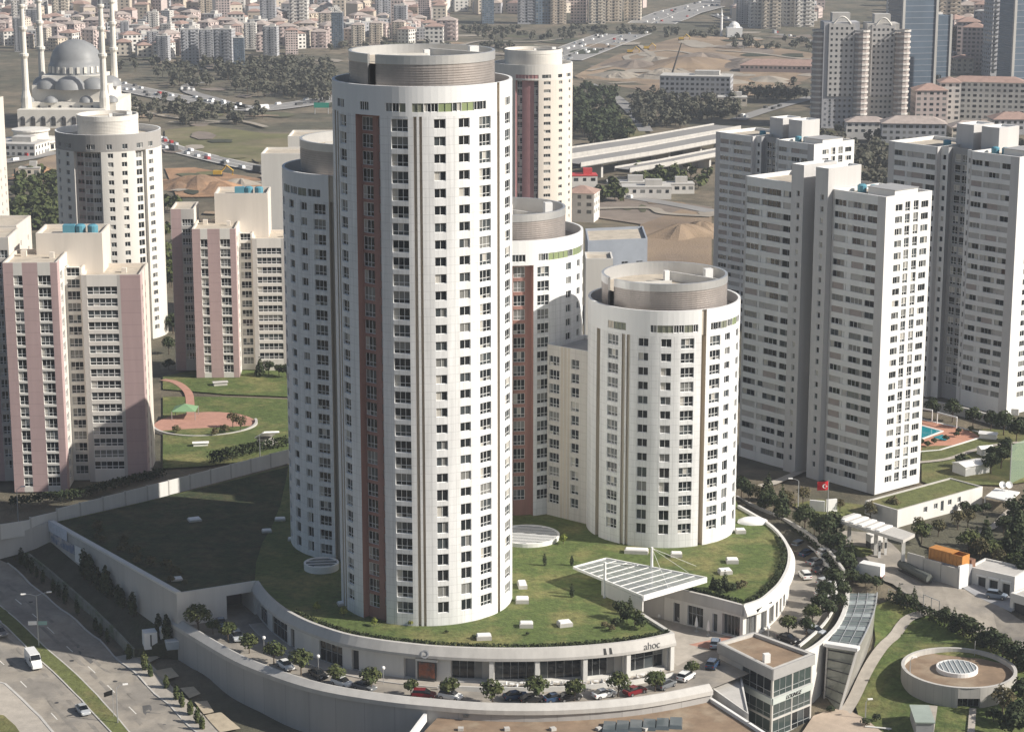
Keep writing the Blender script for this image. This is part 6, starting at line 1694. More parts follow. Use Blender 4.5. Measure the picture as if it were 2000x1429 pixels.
# crane and excavators on the construction ground, motorway sign
g = G(1310, 158); r = thing('crawler_crane', 'dark lattice boom crane on the construction ground', 'crane', g)
b = MB(); b.box((g.x, g.y, g.z), (5, 4, 3)); b.build('cab', DARKM, r); b = MB(); b.tube([(g.x, g.y, g.z + 2), (g.x + 7, g.y, g.z + 26)], [.7, .35], 4); b.build('boom', DARKM, r)
for (x, y) in ((1230, 105), (1262, 98), (1330, 80), (425, 345)):
    g = G(x, y); r = thing('excavator', 'yellow excavator ' + ('on the tan mound beside the meadow' if x < 500 else 'working on the construction ground'), 'excavator', g, 'excavators')
    YEL = M('machine_yellow', (.5, .32, .04), .5, .1)
    b = MB(); b.box((g.x, g.y, g.z), (5, 3, 1.2)); b.build('tracks', DARKM, r); b = MB(); b.box((g.x, g.y, g.z + 1.2), (4, 2.8, 1.8)); b.build('cab', YEL, r)
    b = MB(); b.tube([(g.x + 1.5, g.y, g.z + 2), (g.x + 4.5, g.y, g.z + 5.5), (g.x + 7.5, g.y, g.z + 3), (g.x + 7.2, g.y, g.z + .8)], .45, 5); b.build('arm', YEL, r)
g = G(628, 222); r = thing('motorway_sign', 'green overhead motorway sign on a steel gantry', 'sign', g)
b = MB(); b.box((g.x, g.y, g.z + 3.5), (9, .3, 3)); b.build('board', M('sign_green', (.02, .25, .18), .5, .05), r)
for s in (-4, 4):
    b = MB(); b.tube([(g.x + s, g.y + .4, g.z - .5), (g.x + s, g.y + .4, g.z + 5)], .25, 6); b.build('post', STEEL, r)
# ------------------------------------------------------------------ vegetation
def M_leaf(name, c, c2):
    m = M(name, c, .8, .5, 1.3, spec=.2, c2=c2, c2scale=.45, c2thr=(.42, .62))
    return m
LEAF = [M_leaf('leaf_mid', (0.055, 0.075, 0.026), (0.10, 0.11, 0.04)), M_leaf('leaf_dark', (0.034, 0.048, 0.023), (0.065, 0.078, 0.034)), M_leaf('leaf_lime', (0.20, 0.24, 0.05), (0.28, 0.27, 0.08)), M_leaf('leaf_dry', (0.14, 0.115, 0.06), (0.09, 0.09, 0.045)), M_leaf('leaf_far', (0.075, 0.078, 0.055), (0.125, 0.115, 0.085))]
BARK = M('bark', (0.10, 0.075, 0.055), .9, .3, 2)
def leaf_quads(b, r, c, rad, n, size, squash=1.0):
    for _ in range(n):
        while True:
            v = Vector((r.uniform(-1, 1), r.uniform(-1, 1), r.uniform(-1, 1)))
            if .02 < v.length <= 1: break
        v = v.normalized() * (v.length ** .45)
        p = Vector(c) + Vector((v.x * rad, v.y * rad, v.z * rad * squash))
        nrm = (v + Vector((r.uniform(-.7, .7), r.uniform(-.7, .7), r.uniform(-.2, .9)))).normalized()
        a = nrm.orthogonal().normalized(); a.rotate(Matrix.Rotation(r.uniform(0, 6.28), 3, nrm)); q = nrm.cross(a); s = size * r.uniform(.6, 1.3)
        b.quad(p - a * s - q * s * .6, p + a * s - q * s * .6, p + a * s * .7 + q * s * .8, p - a * s * .7 + q * s * .8)
def tree_proto(nm, label, kind, h, w, leafm, seed, n=520, size=.26, cat='tree'):
    r = random.Random(seed); t = thing(nm, label, cat)
    th = h * (.32 if kind == 'round' else .12)
    b = MB(); lean = r.uniform(-.15, .15)
    b.tube([(0, 0, -.4), (lean * .4, 0, th * .6), (lean, lean * .5, h * .62)], [h * .03, h * .024, h * .01], 6)
    limbs = []
    if kind == 'round':
        for k in range(5):
            a = k * 1.26 + r.uniform(-.3, .3); e = (math.cos(a) * w * .3, math.sin(a) * w * .3, h * r.uniform(.5, .75)); limbs.append(e)
            b.tube([(lean * .5, 0, th * r.uniform(.7, 1.0)), e], [h * .014, h * .005], 4)
    b.build('trunk', BARK, t)
    b = MB()
    if kind == 'round':
        cl = [(0, 0, h * .72, w * .34)] + [(e[0], e[1], e[2], w * r.uniform(.22, .32)) for e in limbs] + [(r.uniform(-.3, .3) * w, r.uniform(-.3, .3) * w, h * r.uniform(.55, .9), w * r.uniform(.15, .24)) for _ in range(4)]
    elif kind == 'conifer':
        cl = []
        for k in range(9):
            f = k / 8; z = h * (.14 + .84 * f); rr = w * .5 * (1 - f) ** .85 + .12
            cl.append((r.uniform(-.1, .1), r.uniform(-.1, .1), z, rr))
            if f < .7: a = r.uniform(0, 6.28); cl.append((math.cos(a) * rr * .6, math.sin(a) * rr * .6, z - .2, rr * .5))
    else:  # column
        cl = [(r.uniform(-.06, .06) * w, r.uniform(-.06, .06) * w, h * (.12 + .1 * k), w * .5 * (1 - .55 * abs(k / 8 - .35)) * (1.0 if k < 7 else .55)) for k in range(9)]
    tot = sum(c_[3] ** 2 for c_ in cl)
    for (x, y, z, rr) in cl: leaf_quads(b, r, (x, y, z), rr, max(8, int(n * rr * rr / tot)), size, .55 if kind == 'conifer' else .9)
    b.build('crown', leafm, t)
    return t
TP = {}
def variants(key, nm, kind, h, w, leafm, cnt_, n, size, cat='tree'):
    TP[key] = [tree_proto(nm, 'x', kind, h * (1 + .12 * (k - 1)), w * (1 + .1 * ((k * 7) % 3 - 1)), leafm, 100 * len(TP) + k, n, size, cat) for k in range(cnt_)]
variants('street', 'street_tree', 'round', 4.2, 3.4, LEAF[0], 3, 620, .2)
variants('garden', 'garden_tree', 'round', 6.0, 4.6, LEAF[1], 3, 700, .27)
variants('dry', 'bare_tree', 'round', 5.5, 3.8, LEAF[3], 2, 420, .2)
variants('conifer', 'pine_tree', 'conifer', 7.0, 3.6, LEAF[1], 3, 700, .25)
variants('column', 'columnar_shrub', 'column', 3.2, 1.1, LEAF[1], 3, 300, .16, 'shrub')
variants('columnlit', 'columnar_shrub', 'column', 3.0, 1.2, LEAF[0], 2, 300, .16, 'shrub')
variants('bush', 'round_bush', 'round', 1.7, 1.9, LEAF[1], 2, 260, .15, 'shrub')
variants('lime', 'clipped_bush', 'round', 1.9, 1.5, LEAF[2], 2, 300, .12, 'shrub')
variants('drybush', 'round_bush', 'round', 1.5, 1.8, LEAF[3], 1, 240, .14, 'shrub')
TPUSED = set()
ADJ = dict(garden='dark bushy', dry='bare brown-twigged', conifer='pointed dark conifer', bush='low dark round', drybush='dry olive', street='small round-crowned', column='slim dark columnar')
def plant(key, p, label, group, scale=1.0):
    if label.startswith(('tree ', 'shrub ', 'dark tree', 'garden tree', 'bushy shrub')): label = ADJ[key] + ' ' + label.replace('dark tree', 'tree').replace('garden tree', 'tree').replace('bushy shrub', 'shrub')
    pr = rnd.choice(TP[key]); rz = rnd.uniform(0, 6.28)
    if pr.name not in TPUSED:
        TPUSED.add(pr.name); pr.location = p; pr.rotation_euler = (0, 0, rz); pr.scale = (scale,) * 3; tag(pr, label, None, group); return pr
    return copy_thing(pr, p, rz, label, group, scale)
RTREES = []; RCARS = []
# trees along the parked cars of the ring street
for (x, y, s) in ((388, 1233, 1.25), (416, 1238, .75), (446, 1252, .95), (487, 1275, .95), (535, 1297, 1.1), (588, 1318, 1.1), (655, 1337, .95), (725, 1350, 1.0), (803, 1358, .75), (878, 1366, 1.0), (962, 1374, 1.1), (1048, 1372, 1.1), (1122, 1368, 1.05), (1207, 1360, 1.0), (1280, 1350, 1.05), (1352, 1322, .7), (1540, 1240, .9), (1587, 1218, .9)):
    RTREES.append(plant('street', P(x, y, ZR), 'small round-crowned tree between parked cars on the ring street', 'street trees on the ring street', s))
for (x, y, s) in ((1600, 1198, 1.0), (1612, 1180, 1.0), (1618, 1210, .8), (1640, 1195, .8), (1628, 1158, 1.1), (1575, 1240, .7), (1648, 1170, .9)):
    plant('garden', P(x, y, -5.4), 'dark bushy tree in the planter beside the curved white wall', 'trees in the ring planter', s * .8)
for (x, y) in ((28, 1092), (42, 1102), (52, 1110), (62, 1119), (72, 1128), (84, 1139), (104, 1156), (115, 1166), (128, 1178), (151, 1199), (187, 1232), (197, 1242), (210, 1254)):
    plant('column', G(x, y), 'slim dark columnar shrub against the mossy street wall', 'shrubs along the street wall', rnd.uniform(.75, 1.1))
for (x, y) in ((252, 1287), (283, 1308), (294, 1320), (325, 1344), (345, 1366), (356, 1380), (372, 1396), (386, 1412), (395, 1424)):
    plant('columnlit', G(x, y), 'sunlit columnar shrub beside the sandy beds along the street', 'shrubs beside the sandy beds', rnd.uniform(.9, 1.3))
for k, f in enumerate((.33, .38, .44, .5, .53, .6, .63, .71, .9, .96)):
    kk = min(int(f * 12), 11); p = lwp[kk].lerp(lwp[kk + 1], f * 12 - kk); z = lwz[kk] + (lwz[kk + 1] - lwz[kk]) * (f * 12 - kk)
    t = (lwp[-1] - lwp[0]).normalized(); n = Vector((t.y, -t.x, 0)); q = p + n * 1.2
    plant('column', (q.x, q.y, z - .3), 'dark cypress against the podium side wall', 'cypresses along the podium side wall', rnd.uniform(1.4, 2.0))
for (x, y, key, s, lab) in ((619, 1194, 'lime', 1.0, 'pale clipped bush on the lawn edge by the tallest tower'), (672, 1204, 'lime', 1.05, 'bright lime clipped bush on the lawn edge by the tallest tower'), (731, 1222, 'lime', .9, 'olive clipped bush close to the tallest tower'), (802, 1222, 'lime', .6, 'low clipped bush at the foot of the tallest tower'),
                            (1064, 1104, 'column', .7, 'small red-brown columnar bush on the sunny lawn'), (1117, 1104, 'column', .75, 'slim dark cypress standing by the glass canopy corner'), (1117, 1166, 'column', .85, 'slim dark cypress in the middle of the sunny lawn'), (1100, 1062, 'lime', 1.2, 'yellow-green bush beside the large round glass roof'), (1030, 1240, 'bush', .4, 'tiny dark bush on the sunny lawn'), (872, 1236, 'bush', .4, 'tiny dark bush below the tallest tower'), (925, 1247, 'bush', .45, 'tiny dark bush beside the open vent')):
    plant(key, P(x, y, 0), lab, None, s)
for (x, y, key, s) in ((1203, 1222, 'bush', 1.0), (1212, 1208, 'garden', .6), (1225, 1215, 'bush', 1.4), (1240, 1222, 'street', .8), (1252, 1228, 'bush', 1.3), (1230, 1200, 'conifer', .5), (1195, 1232, 'drybush', .9), (1182, 1226, 'drybush', .9)):
    plant(key, P(x, y, 0), 'bushy shrub in the cluster on the lawn corner above the shops', 'shrub cluster on the lawn corner', s)
for (x, y, key, s) in ((1392, 1150, 'conifer', .45), (1402, 1152, 'bush', 1.2), (1415, 1152, 'conifer', .5), (1426, 1156, 'bush', 1.2), (1440, 1152, 'drybush', 1.2), (1450, 1148, 'drybush', 1.1), (1410, 1162, 'bush', .8)):
    plant(key, P(x, y, 0), 'shrub in the group on the lawn right of the glass canopy', 'shrub group by the canopy', s)
for k in range(16):
    p = lwp[2].lerp(lwp[11], k / 15); t = (lwp[-1] - lwp[0]).normalized(); q = p + Vector((-t.y, t.x, 0)) * rnd.uniform(2.5, 6.5)
    plant('drybush', (q.x, q.y, 0), 'dry grey-green shrub in the strip beside the podium side wall coping', 'dry shrubs on the brown turf', rnd.uniform(.7, 1.5))
# hedges
def hedge(label, curve, w, h, z, leafm, n_per_m=70, size=.17):
    r = random.Random(len(label)); b = MB()
    c_ = resample(curve, 1.0); L, Rr = side_offsets(c_, -w / 2 + .1), side_offsets(c_, w / 2 - .1)
    for i in range(len(c_) - 1):
        for _ in range(n_per_m):
            f = r.random(); p = L[i].lerp(L[i + 1], f).lerp(Rr[i].lerp(Rr[i + 1], f), r.random()); zz = z if z is not None else hz(p.x, p.y)
            leaf_quads(b, r, (p.x, p.y, zz + h * r.random() ** .6), .1, 1, size)
    rt = thing('hedge', label, 'hedge', (c_[0].x, c_[0].y, z if z is not None else hz(c_[0].x, c_[0].y)))
    o = b.build('foliage', leafm, rt); o['kind'] = 'stuff'
    b = MB()
    for i in range(0, len(c_), 3): b.tube([(c_[i].x, c_[i].y, (z if z is not None else hz(c_[i].x, c_[i].y)) - .1), (c_[i].x, c_[i].y, (z if z is not None else hz(c_[i].x, c_[i].y)) + h * .7)], .05, 4)
    o = b.build('stems', BARK, rt); o['kind'] = 'stuff'
hedge('low dark hedge along the curved fascia edge of the roof lawn', side_offsets(EDGE[16:], -1.3), 1.1, .8, 0.0, LEAF[1])
hedge('low dark hedge along the right curved edge of the roof lawn', side_offsets(REDGE[2:30], -1.4), 1.3, .9, 0.0, LEAF[1])
hedge('dark hedge along the edge of the lawn facing the canopy passage', [P(1300, 1141, 0), P(1380, 1160, 0), P(1448, 1178, 0)], 1.0, .7, 0.0, LEAF[1])
hedge('dark hedge between the ring wall and the garden wall', [Vector((p.x, p.y, 0)) for p in smooth_curve([P(1500, 1008, -5), P(1540, 1030, -5), P(1585, 1060, -5), P(1620, 1092, -5), P(1645, 1130, -5)], 4)], 2.6, 1.6, -5.2, LEAF[1], 50, .22)
hedge('row of dark conifer shrubs along the fence behind the panel wall', [P(410, 905, -2), P(480, 888, -2), P(566, 872, -2)], 2.4, 2.6, -2.0, LEAF[1], 60, .25)
hedge('dark hedge in front of the tall pink tower', [P(20, 985, -3), P(150, 968, -3), P(320, 925, -3)], 3.0, 1.6, -3.2, LEAF[1], 50, .25)
hedge('overgrown fence hedge along the access road and pavilion lawn', [G(1735, 1172), G(1800, 1200), G(1900, 1250), G(2010, 1315)], 2.0, 1.9, None, LEAF[1], 60, .2)
for (x, y, k, s) in ((1845, 1222, 'garden', .8), (1862, 1232, 'conifer', .9), (1880, 1240, 'garden', .9), (1898, 1250, 'garden', 1.0), (1918, 1262, 'conifer', 1.0), (1936, 1272, 'garden', 1.1), (1958, 1284, 'garden', 1.0), (1978, 1298, 'garden', 1.1), (1998, 1306, 'conifer', 1.1), (1770, 1188, 'garden', .7), (1755, 1178, 'conifer', .7)):
    plant(k, G(x, y), 'tree in the fence row above the pavilion lawn', 'trees along the pavilion lawn fence', s * .75)
# trees round the right-hand gardens
for (x, y, k, s) in ((1448, 968, 'garden', .8), (1462, 978, 'garden', .7), (1480, 982, 'dry', .8), (1492, 990, 'conifer', .8), (1500, 976, 'conifer', .8), (1512, 996, 'garden', .7), (1527, 1008, 'conifer', 1.0), (1540, 1002, 'dry', .9), (1536, 985, 'dry', .7), (1562, 1028, 'street', .9), (1572, 1034, 'garden', .9), (1590, 1045, 'dry', .8), (1600, 1055, 'garden', 1.0), (1622, 1062, 'garden', 1.1), (1612, 1078, 'garden', .8), (1636, 1086, 'garden', .8), (1640, 1110, 'conifer', .9), (1652, 1128, 'garden', .9), (1662, 1136, 'bush', 1.6), (1690, 1142, 'bush', 1.5), (1672, 1140, 'bush', 1.5), (1712, 1148, 'bush', 1.4), (1662, 1100, 'conifer', .7), (1568, 985, 'dry', .8)):
    plant(k, G(x, y), 'tree among the planting between the ring street and the gate road', 'trees by the gate road', s)
for (x, y, k, s) in ((1800, 1062, 'street', 1.3), (1832, 1048, 'dry', 1.0), (1795, 1040, 'dry', .9), (1890, 1085, 'street', 1.5), (1905, 1080, 'conifer', 1.1), (1915, 1098, 'dry', 1.2), (1925, 1070, 'conifer', 1.3), (1938, 1095, 'street', 1.5), (1950, 1110, 'dry', 1.1), (1965, 1085, 'conifer', 1.2), (1980, 1118, 'street', 1.4), (1992, 1100, 'conifer', 1.5), (1985, 1060, 'conifer', 1.5), (1960, 1045, 'garden', .9), (1890, 1030, 'dry', 1.1), (1870, 1035, 'dry', 1.0), (1905, 1005, 'bush', 1.8), (1885, 1000, 'bush', 1.8), (1925, 1000, 'bush', 1.6), (1978, 1030, 'conifer', 1.2), (1996, 1040, 'conifer', 1.4), (2000, 1140, 'garden', 1.2), (1975, 1010, 'garden', .8)):
    plant(k, G(x, y), 'tree on the wooded slope above the garages', 'trees on the wooded slope', s * .85)
for (x, y, k, s) in ((1958, 1398, 'dry', 1.1), (1985, 1420, 'garden', 1.0), (1940, 1410, 'bush', 1.5), (1998, 1385, 'garden', 1.0), (1975, 1445, 'garden', 1.1)):
    plant(k, G(x, y), 'tree in the thicket on the lawn below the round pavilion', 'trees below the pavilion', s)
for (x, y, k, s, lab) in ((1785, 1182, 'conifer', .5, 'small dark conifer at the fence gate of the pavilion lawn'), (1690, 1418, 'bush', .9, 'dark potted bush on the plaza edge'), (1712, 1408, 'bush', .8, 'dark bush beside the plaza bench'), (1622, 1392, 'bush', .8, 'dark bush at the foot of the glass wing'), (1640, 998, 'dry', .6, 'bare reddish shrub near the flagpole'), (1700, 1015, 'dry', .8, 'bare twiggy tree at the end of the low white building'), (1745, 1010, 'dry', .9, 'bare twiggy tree behind the low white building')):
    plant(k, G(x, y), lab, None, s)
for (x, y) in ((1800, 868), (1812, 872), (1825, 866), (1847, 860), (1868, 853), (1897, 843), (1872, 846)):
    plant('bush', P(x, y, zp), 'dark potted bush on the terracotta pool deck', 'potted bushes on the pool deck', .9)
for (x, y, k, s) in ((1820, 815, 'garden', .8), (1860, 822, 'garden', .9), (1900, 835, 'garden', .9), (1935, 840, 'garden', .9), (1960, 850, 'garden', 1.0), (1985, 862, 'garden', 1.1), (1940, 905, 'garden', .8), (1955, 915, 'garden', .9), (1935, 925, 'garden', .8), (1965, 895, 'garden', .8), (1880, 912, 'bush', 2.0)):
    plant(k, G(x, y), 'dark tree round the pool garden', 'trees round the pool garden', s)
# gardens of the pink towers
drape('garden_lawn', [(318, 735), (420, 715), (566, 715), (566, 775), (440, 770), (318, 760)], GRASSD, .08)
drape('garden_lawn', [(318, 775), (440, 775), (566, 780), (566, 905), (440, 905), (318, 915)], GRASSD, .07)
strip('garden_path', smooth_curve([G(x, y) for x, y in ((318, 742), (345, 748), (368, 768), (372, 800), (375, 820))], 4), 2.2, PAVEP, .16)
b_ = G(400, 830); pg = thing('playground', 'round terracotta playground with low wall', 'playground', b_)
b = MB(); b.lathe(b_, [(0, .22), (12.5, .22), (12.5, -.6)], 40); b.build('paving', PAVEP, pg)
b = MB(); b.lathe(b_, [(13.0, -.5), (13.0, .75), (12.4, .75), (12.4, .2)], 40, 0, math.pi * 1.05, math.pi * 2.1); b.build('low_wall', CONC, pg)
g = G(362, 818); r = thing('garden_parasol', 'green pyramid-roofed gazebo beside the round playground', 'gazebo', g)
b = MB(); T_ = [(g.x - 3, g.y - 3, g.z + 2.6), (g.x + 3, g.y - 3, g.z + 2.6), (g.x + 3, g.y + 3, g.z + 2.6), (g.x - 3, g.y + 3, g.z + 2.6)]
for k in range(4): b.poly([T_[k], T_[(k + 1) % 4], (g.x, g.y, g.z + 4)])
b.build('roof', M('gazebo_green', (0.20, 0.33, 0.18), .7, .15), r)
for k in range(4): b = MB(); b.tube([(T_[k][0] * .97 + g.x * .03, T_[k][1] * .97 + g.y * .03, g.z - .3), (T_[k][0] * .97 + g.x * .03, T_[k][1] * .97 + g.y * .03, g.z + 2.65)], .1, 5); b.build('post', STEEL, r)
shed(392, 870, 3.4, 1.6, .8, .15, 'low white concrete bench block on the lawn by the playground', WPAINT, None, 'bench_block', .2)
shed(430, 752, 3.6, 2.0, .9, .3, 'small pale hatch on the lawn below the shorter pink tower', CONC, None, 'lawn_hatch', .2)
g = G(522, 868); r = thing('vent_shaft', 'big white tilted vent hood on the lawn by the panel wall', 'vent', g)
b = MB(); b.box((g.x, g.y, g.z - .3), (3.4, 4.6, 1.6), .5); b.build('base', CONC, r); b = MB(); b.box((0, 0, 0), (3.8, 6.0, .35)); o = b.build('hood', WPAINT, r); o.location = (g.x, g.y, g.z + 2.2); o.rotation_euler = (-.45, .1, .5)
for (x, y, k, s) in ((508, 735, 'conifer', .9), (525, 732, 'garden', .7), (545, 735, 'garden', .6), (560, 738, 'garden', .7), (338, 650, 'garden', 1.0), (330, 690, 'garden', .8), (455, 835, 'dry', .8), (470, 842, 'dry', .8), (440, 845, 'drybush', 1.5), (420, 850, 'drybush', 1.3), (345, 845, 'drybush', 1.4), (330, 720, 'bush', 1.8)):
    plant(k, G(x, y), 'garden tree round the shorter pink tower and playground', 'trees round the playground', s)
for lst in TP.values():
    for pr in lst:
        if pr.name not in TPUSED:
            for ch_ in list(pr.children): bpy.data.objects.remove(ch_)
            bpy.data.objects.remove(pr)
# far woods: masses that read as one
def wood(label, polys, leafm, dens=1.0, hgt=8.0, w=5.5):
    r = random.Random(len(label) + 5); b = MB(); first = None
    for (x0, y0, x1, y1, n) in polys:
        for _ in range(int(n * dens)):
            px, py = r.uniform(x0, x1), r.uniform(y0, y1); g = G(px, py); first = first or g
            hh = hgt * r.uniform(.6, 1.3)
            b.tube([(g.x, g.y, g.z - .5), (g.x, g.y, g.z + hh * .6)], .18, 4)
            k0 = len(b.f)
            for _c in range(3):
                leaf_quads(b, r, (g.x + r.uniform(-.3, .3) * w, g.y + r.uniform(-.3, .3) * w, g.z + hh * r.uniform(.45, .8)), w * r.uniform(.28, .45), 16, .95)
            for q in range(k0, len(b.f)): b.m[q] = 1
    o = b.build('woodland', [BARK, leafm]); tag(o, label, 'woodland', kind='stuff')
wood('hazy grey-brown wood beside the motorway junction', [(420, 135, 655, 160, 60), (450, 160, 655, 190, 70), (560, 150, 650, 205, 50), (300, 150, 420, 175, 25)], LEAF[4], 1, 10, 7)
wood('dark green wood below the viaduct hill', [(1118, 185, 1205, 270, 110), (1160, 250, 1230, 290, 25)], LEAF[1], 1, 9, 6)
wood('dark hillside wood between the construction ground and viaduct', [(1240, 195, 1340, 250, 90), (1340, 205, 1440, 235, 50), (1440, 180, 1580, 200, 30)], LEAF[4], 1, 8, 6)
wood('scattered scrub trees along the far slopes', [(230, 120, 640, 140, 60), (640, 90, 1000, 110, 40), (880, 60, 1120, 80, 50), (1120, 60, 1280, 70, 30), (240, 205, 430, 240, 32), (320, 215, 520, 245, 30), (1300, 60, 1400, 75, 15), (1430, 80, 1590, 100, 25), (1750, 160, 2000, 220, 60), (1600, 250, 1760, 330, 50), (1680, 300, 1730, 420, 40), (1850, 290, 2000, 300, 20)], LEAF[4], 1, 6, 5)
wood('dark trees between the cream tower and the tall pink tower', [(30, 350, 115, 430, 60), (0, 410, 110, 450, 30), (320, 390, 345, 560, 15), (1240, 330, 1390, 370, 30), (1160, 375, 1230, 395, 12)], LEAF[0], 1, 6, 5)

# ------------------------------------------------------------------ vehicles
CARGL = M('car_glass', (0.012, 0.014, 0.016), .05, 0, spec=.6)
TYRE = M('tyre', (.02, .02, .02), .8, 0)
RIM = M('wheel_rim', (.4, .4, .41), .35, 0, metal=.7)
LAMP = M('headlamp', (.7, .7, .68), .15, 0)
TAIL = M('tail_lamp', (.35, .01, .01), .3, 0)
CARP = {k: M('paint_' + k, c, .25, 0, spec=.6) for k, c in dict(white=(.78, .78, .77), silver=(.42, .44, .46), black=(.02, .02, .022), blue=(.03, .06, .12), red=(.17, .012, .018), grey=(.14, .15, .16), steel=(.20, .24, .30)).items()}
def loft(b, secs, mi=0):
    """secs: list of (x, [(y, z), ...]) closed rings"""
    for (x0, r0), (x1, r1) in zip(secs[:-1], secs[1:]):
        n = len(r0)
        for k in range(n):
            j = (k + 1) % n
            b.quad((x0, *r0[k]), (x0, *r0[j]), (x1, *r1[j]), (x1, *r1[k]), mi)
    b.poly([(secs[0][0], *p) for p in reversed(secs[0][1])], mi); b.poly([(secs[-1][0], *p) for p in secs[-1][1]], mi)
def ring(hw, z0, z1, tw=None):
    tw = hw * .94 if tw is None else tw
    m = (z0 + z1) / 2
    return [(-hw * .94, z0), (-hw, m), (-tw, z1), (tw, z1), (hw, m), (hw * .94, z0)]
def wheels(r, xs, y, rad):
    for x in xs:
        for s in (-1, 1):
            b = MB(); b.tube([(x, s * (y - .2), rad), (x, s * y, rad)], rad, 14); w = b.build('wheel', TYRE, r)
            b = MB(); b.tube([(x, s * y, rad), (x, s * (y + .02), rad)], rad * .62, 10); o = link('rim', b.mesh('rim', RIM)); o.parent = w
def lamps(r, xf, xr, y, z):
    for s in (-1, 1):
        b = MB(); b.box((xf, s * y, z), (.12, .4, .18)); b.build('headlight', LAMP, r)
        b = MB(); b.box((xr, s * y, z + .08), (.12, .35, .2)); b.build('tail_light', TAIL, r)
def car_proto(kind):
    r = thing('parked_car', 'x', 'car')
    b = MB()
    if kind == 'sedan':
        loft(b, [(-2.2, ring(.75, .45, .85)), (-2.05, ring(.84, .3, .98)), (-1.2, ring(.88, .25, 1.0)), (.9, ring(.88, .25, .96)), (1.9, ring(.84, .28, .82)), (2.2, ring(.7, .4, .68))])
        g = [(-1.75, ring(.72, .95, 1.0)), (-1.0, ring(.76, .95, 1.42, .58)), (.15, ring(.76, .95, 1.44, .6)), (1.05, ring(.72, .93, .97))]
        roof = [(-1.02, ring(.60, 1.40, 1.45, .55)), (.17, ring(.61, 1.42, 1.48, .56))]
    else:
        loft(b, [(-2.0, ring(.78, .45, 1.0)), (-1.9, ring(.86, .3, 1.08)), (-1.0, ring(.9, .25, 1.08)), (.8, ring(.9, .25, 1.03)), (1.75, ring(.86, .28, .9)), (2.05, ring(.72, .4, .72))])
        g = [(-1.92, ring(.78, 1.02, 1.1)), (-1.65, ring(.8, 1.02, 1.56, .64)), (.25, ring(.8, 1.02, 1.58, .64)), (1.1, ring(.74, 1.0, 1.04))]
        roof = [(-1.68, ring(.67, 1.54, 1.6, .6)), (.27, ring(.67, 1.56, 1.62, .6))]
    b.build('body', CARP['white'], r, weld=True)
    b = MB(); loft(b, g); b.build('glasshouse', CARGL, r)
    b = MB(); loft(b, roof); b.build('roof_panel', CARP['white'], r)
    wheels(r, (-1.35, 1.35), .9, .33); lamps(r, 2.08 if kind == 'sedan' else 1.95, -2.14 if kind == 'sedan' else -1.95, .6, .6)
    return r
CARS = {k: car_proto(k) for k in ('sedan', 'hatch')}
CFIRST = set()
COLN = dict(white='white', silver='silver', black='black', blue='dark blue', red='dark red', grey='dark grey', steel='steel blue')
def car(kind, colr, p, rz, label, group=None):
    pr = CARS[kind]
    r = copy_thing(pr, p, rz, label, group)
    for c_ in r.children:
        if c_.name.startswith(('body', 'roof_panel')):
            c_.material_slots[0].link = 'OBJECT'; c_.material_slots[0].material = CARP[colr]
    return r
def ring_dir(x, y, curve, z):
    p = P(x, y, z); i = min(range(len(curve) - 1), key=lambda k: (curve[k].xy - p.xy).length); t = curve[i + 1] - curve[i]; return p, math.atan2(t.y, t.x)
for (x, y, kd, c_, d) in ((432, 1222, 'sedan', 'steel', -.35), (463, 1248, 'hatch', 'silver', -.35), (558, 1304, 'sedan', 'white', -.3), (622, 1322, 'sedan', 'black', -.3), (668, 1338, 'hatch', 'white', -.25), (712, 1346, 'sedan', 'grey', -.25), (828, 1362, 'hatch', 'red', .1), (880, 1364, 'hatch', 'white', -.2), (1008, 1364, 'sedan', 'blue', .3), (1040, 1370, 'sedan', 'black', .3), (1085, 1368, 'sedan', 'blue', .3), (1112, 1366, 'sedan', 'black', .3), (1180, 1360, 'sedan', 'white', .3), (1240, 1354, 'sedan', 'red', .3), (1300, 1342, 'hatch', 'grey', .35), (1340, 1326, 'hatch', 'white', .5)):
    p, a = ring_dir(x, y, OL, ZR)
    RCARS.append(car(kd, c_, p, a + d, '%s %s parked on the ring street below the shops' % (COLN[c_], 'saloon' if kd == 'sedan' else 'hatchback'), 'cars parked on the ring street'))
for (x, y, kd, c_, rz, lab) in ((1572, 1128, 'hatch', 'white', 1.75, 'white hatchback driving along the ring street'), (1614, 1142, 'hatch', 'silver', .5, 'silver hatchback parked nose to the outer ring wall'), (1606, 1118, 'sedan', 'black', .5, 'black saloon parked along the outer ring wall'), (1594, 1102, 'sedan', 'grey', .6, 'dark grey saloon parked along the outer ring wall'), (1578, 1085, 'sedan', 'blue', .7, 'dark blue saloon parked along the outer ring wall'), (1562, 1068, 'hatch', 'steel', .8, 'steel blue hatchback at the shaded end of the ring street'), (1612, 1165, 'hatch', 'white', .3, 'white hatchback half hidden by planter trees'), (1592, 1238, 'hatch', 'silver', -.7, 'silver hatchback behind the glazed office'), (1540, 1252, 'sedan', 'black', -.8, 'black saloon behind the glazed office roof'), (1397, 1262, 'hatch', 'steel', 1.4, 'steel blue hatchback beside the glazed office'), (1392, 1302, 'hatch', 'blue', 1.2, 'blue and white car tucked against the glazed office')):
    car(kd, c_, P(x, y, ZR), rz, lab)
for (x, y, kd, c_, rz, lab) in ((1946, 1168, 'hatch', 'steel', -.45, 'steel blue car on the garage forecourt'), (162, 1392, 'sedan', 'silver', -1.08, 'silver saloon driving on the sunny carriageway'), (0, 1240, 'sedan', 'grey', -.95, 'dark saloon cut by the frame edge in the shade'), (1615, 1085, 'hatch', 'white', .4, 'white car beside the planting island')):
    g = G(x, y, .08); car(kd, c_, g, rz, lab)
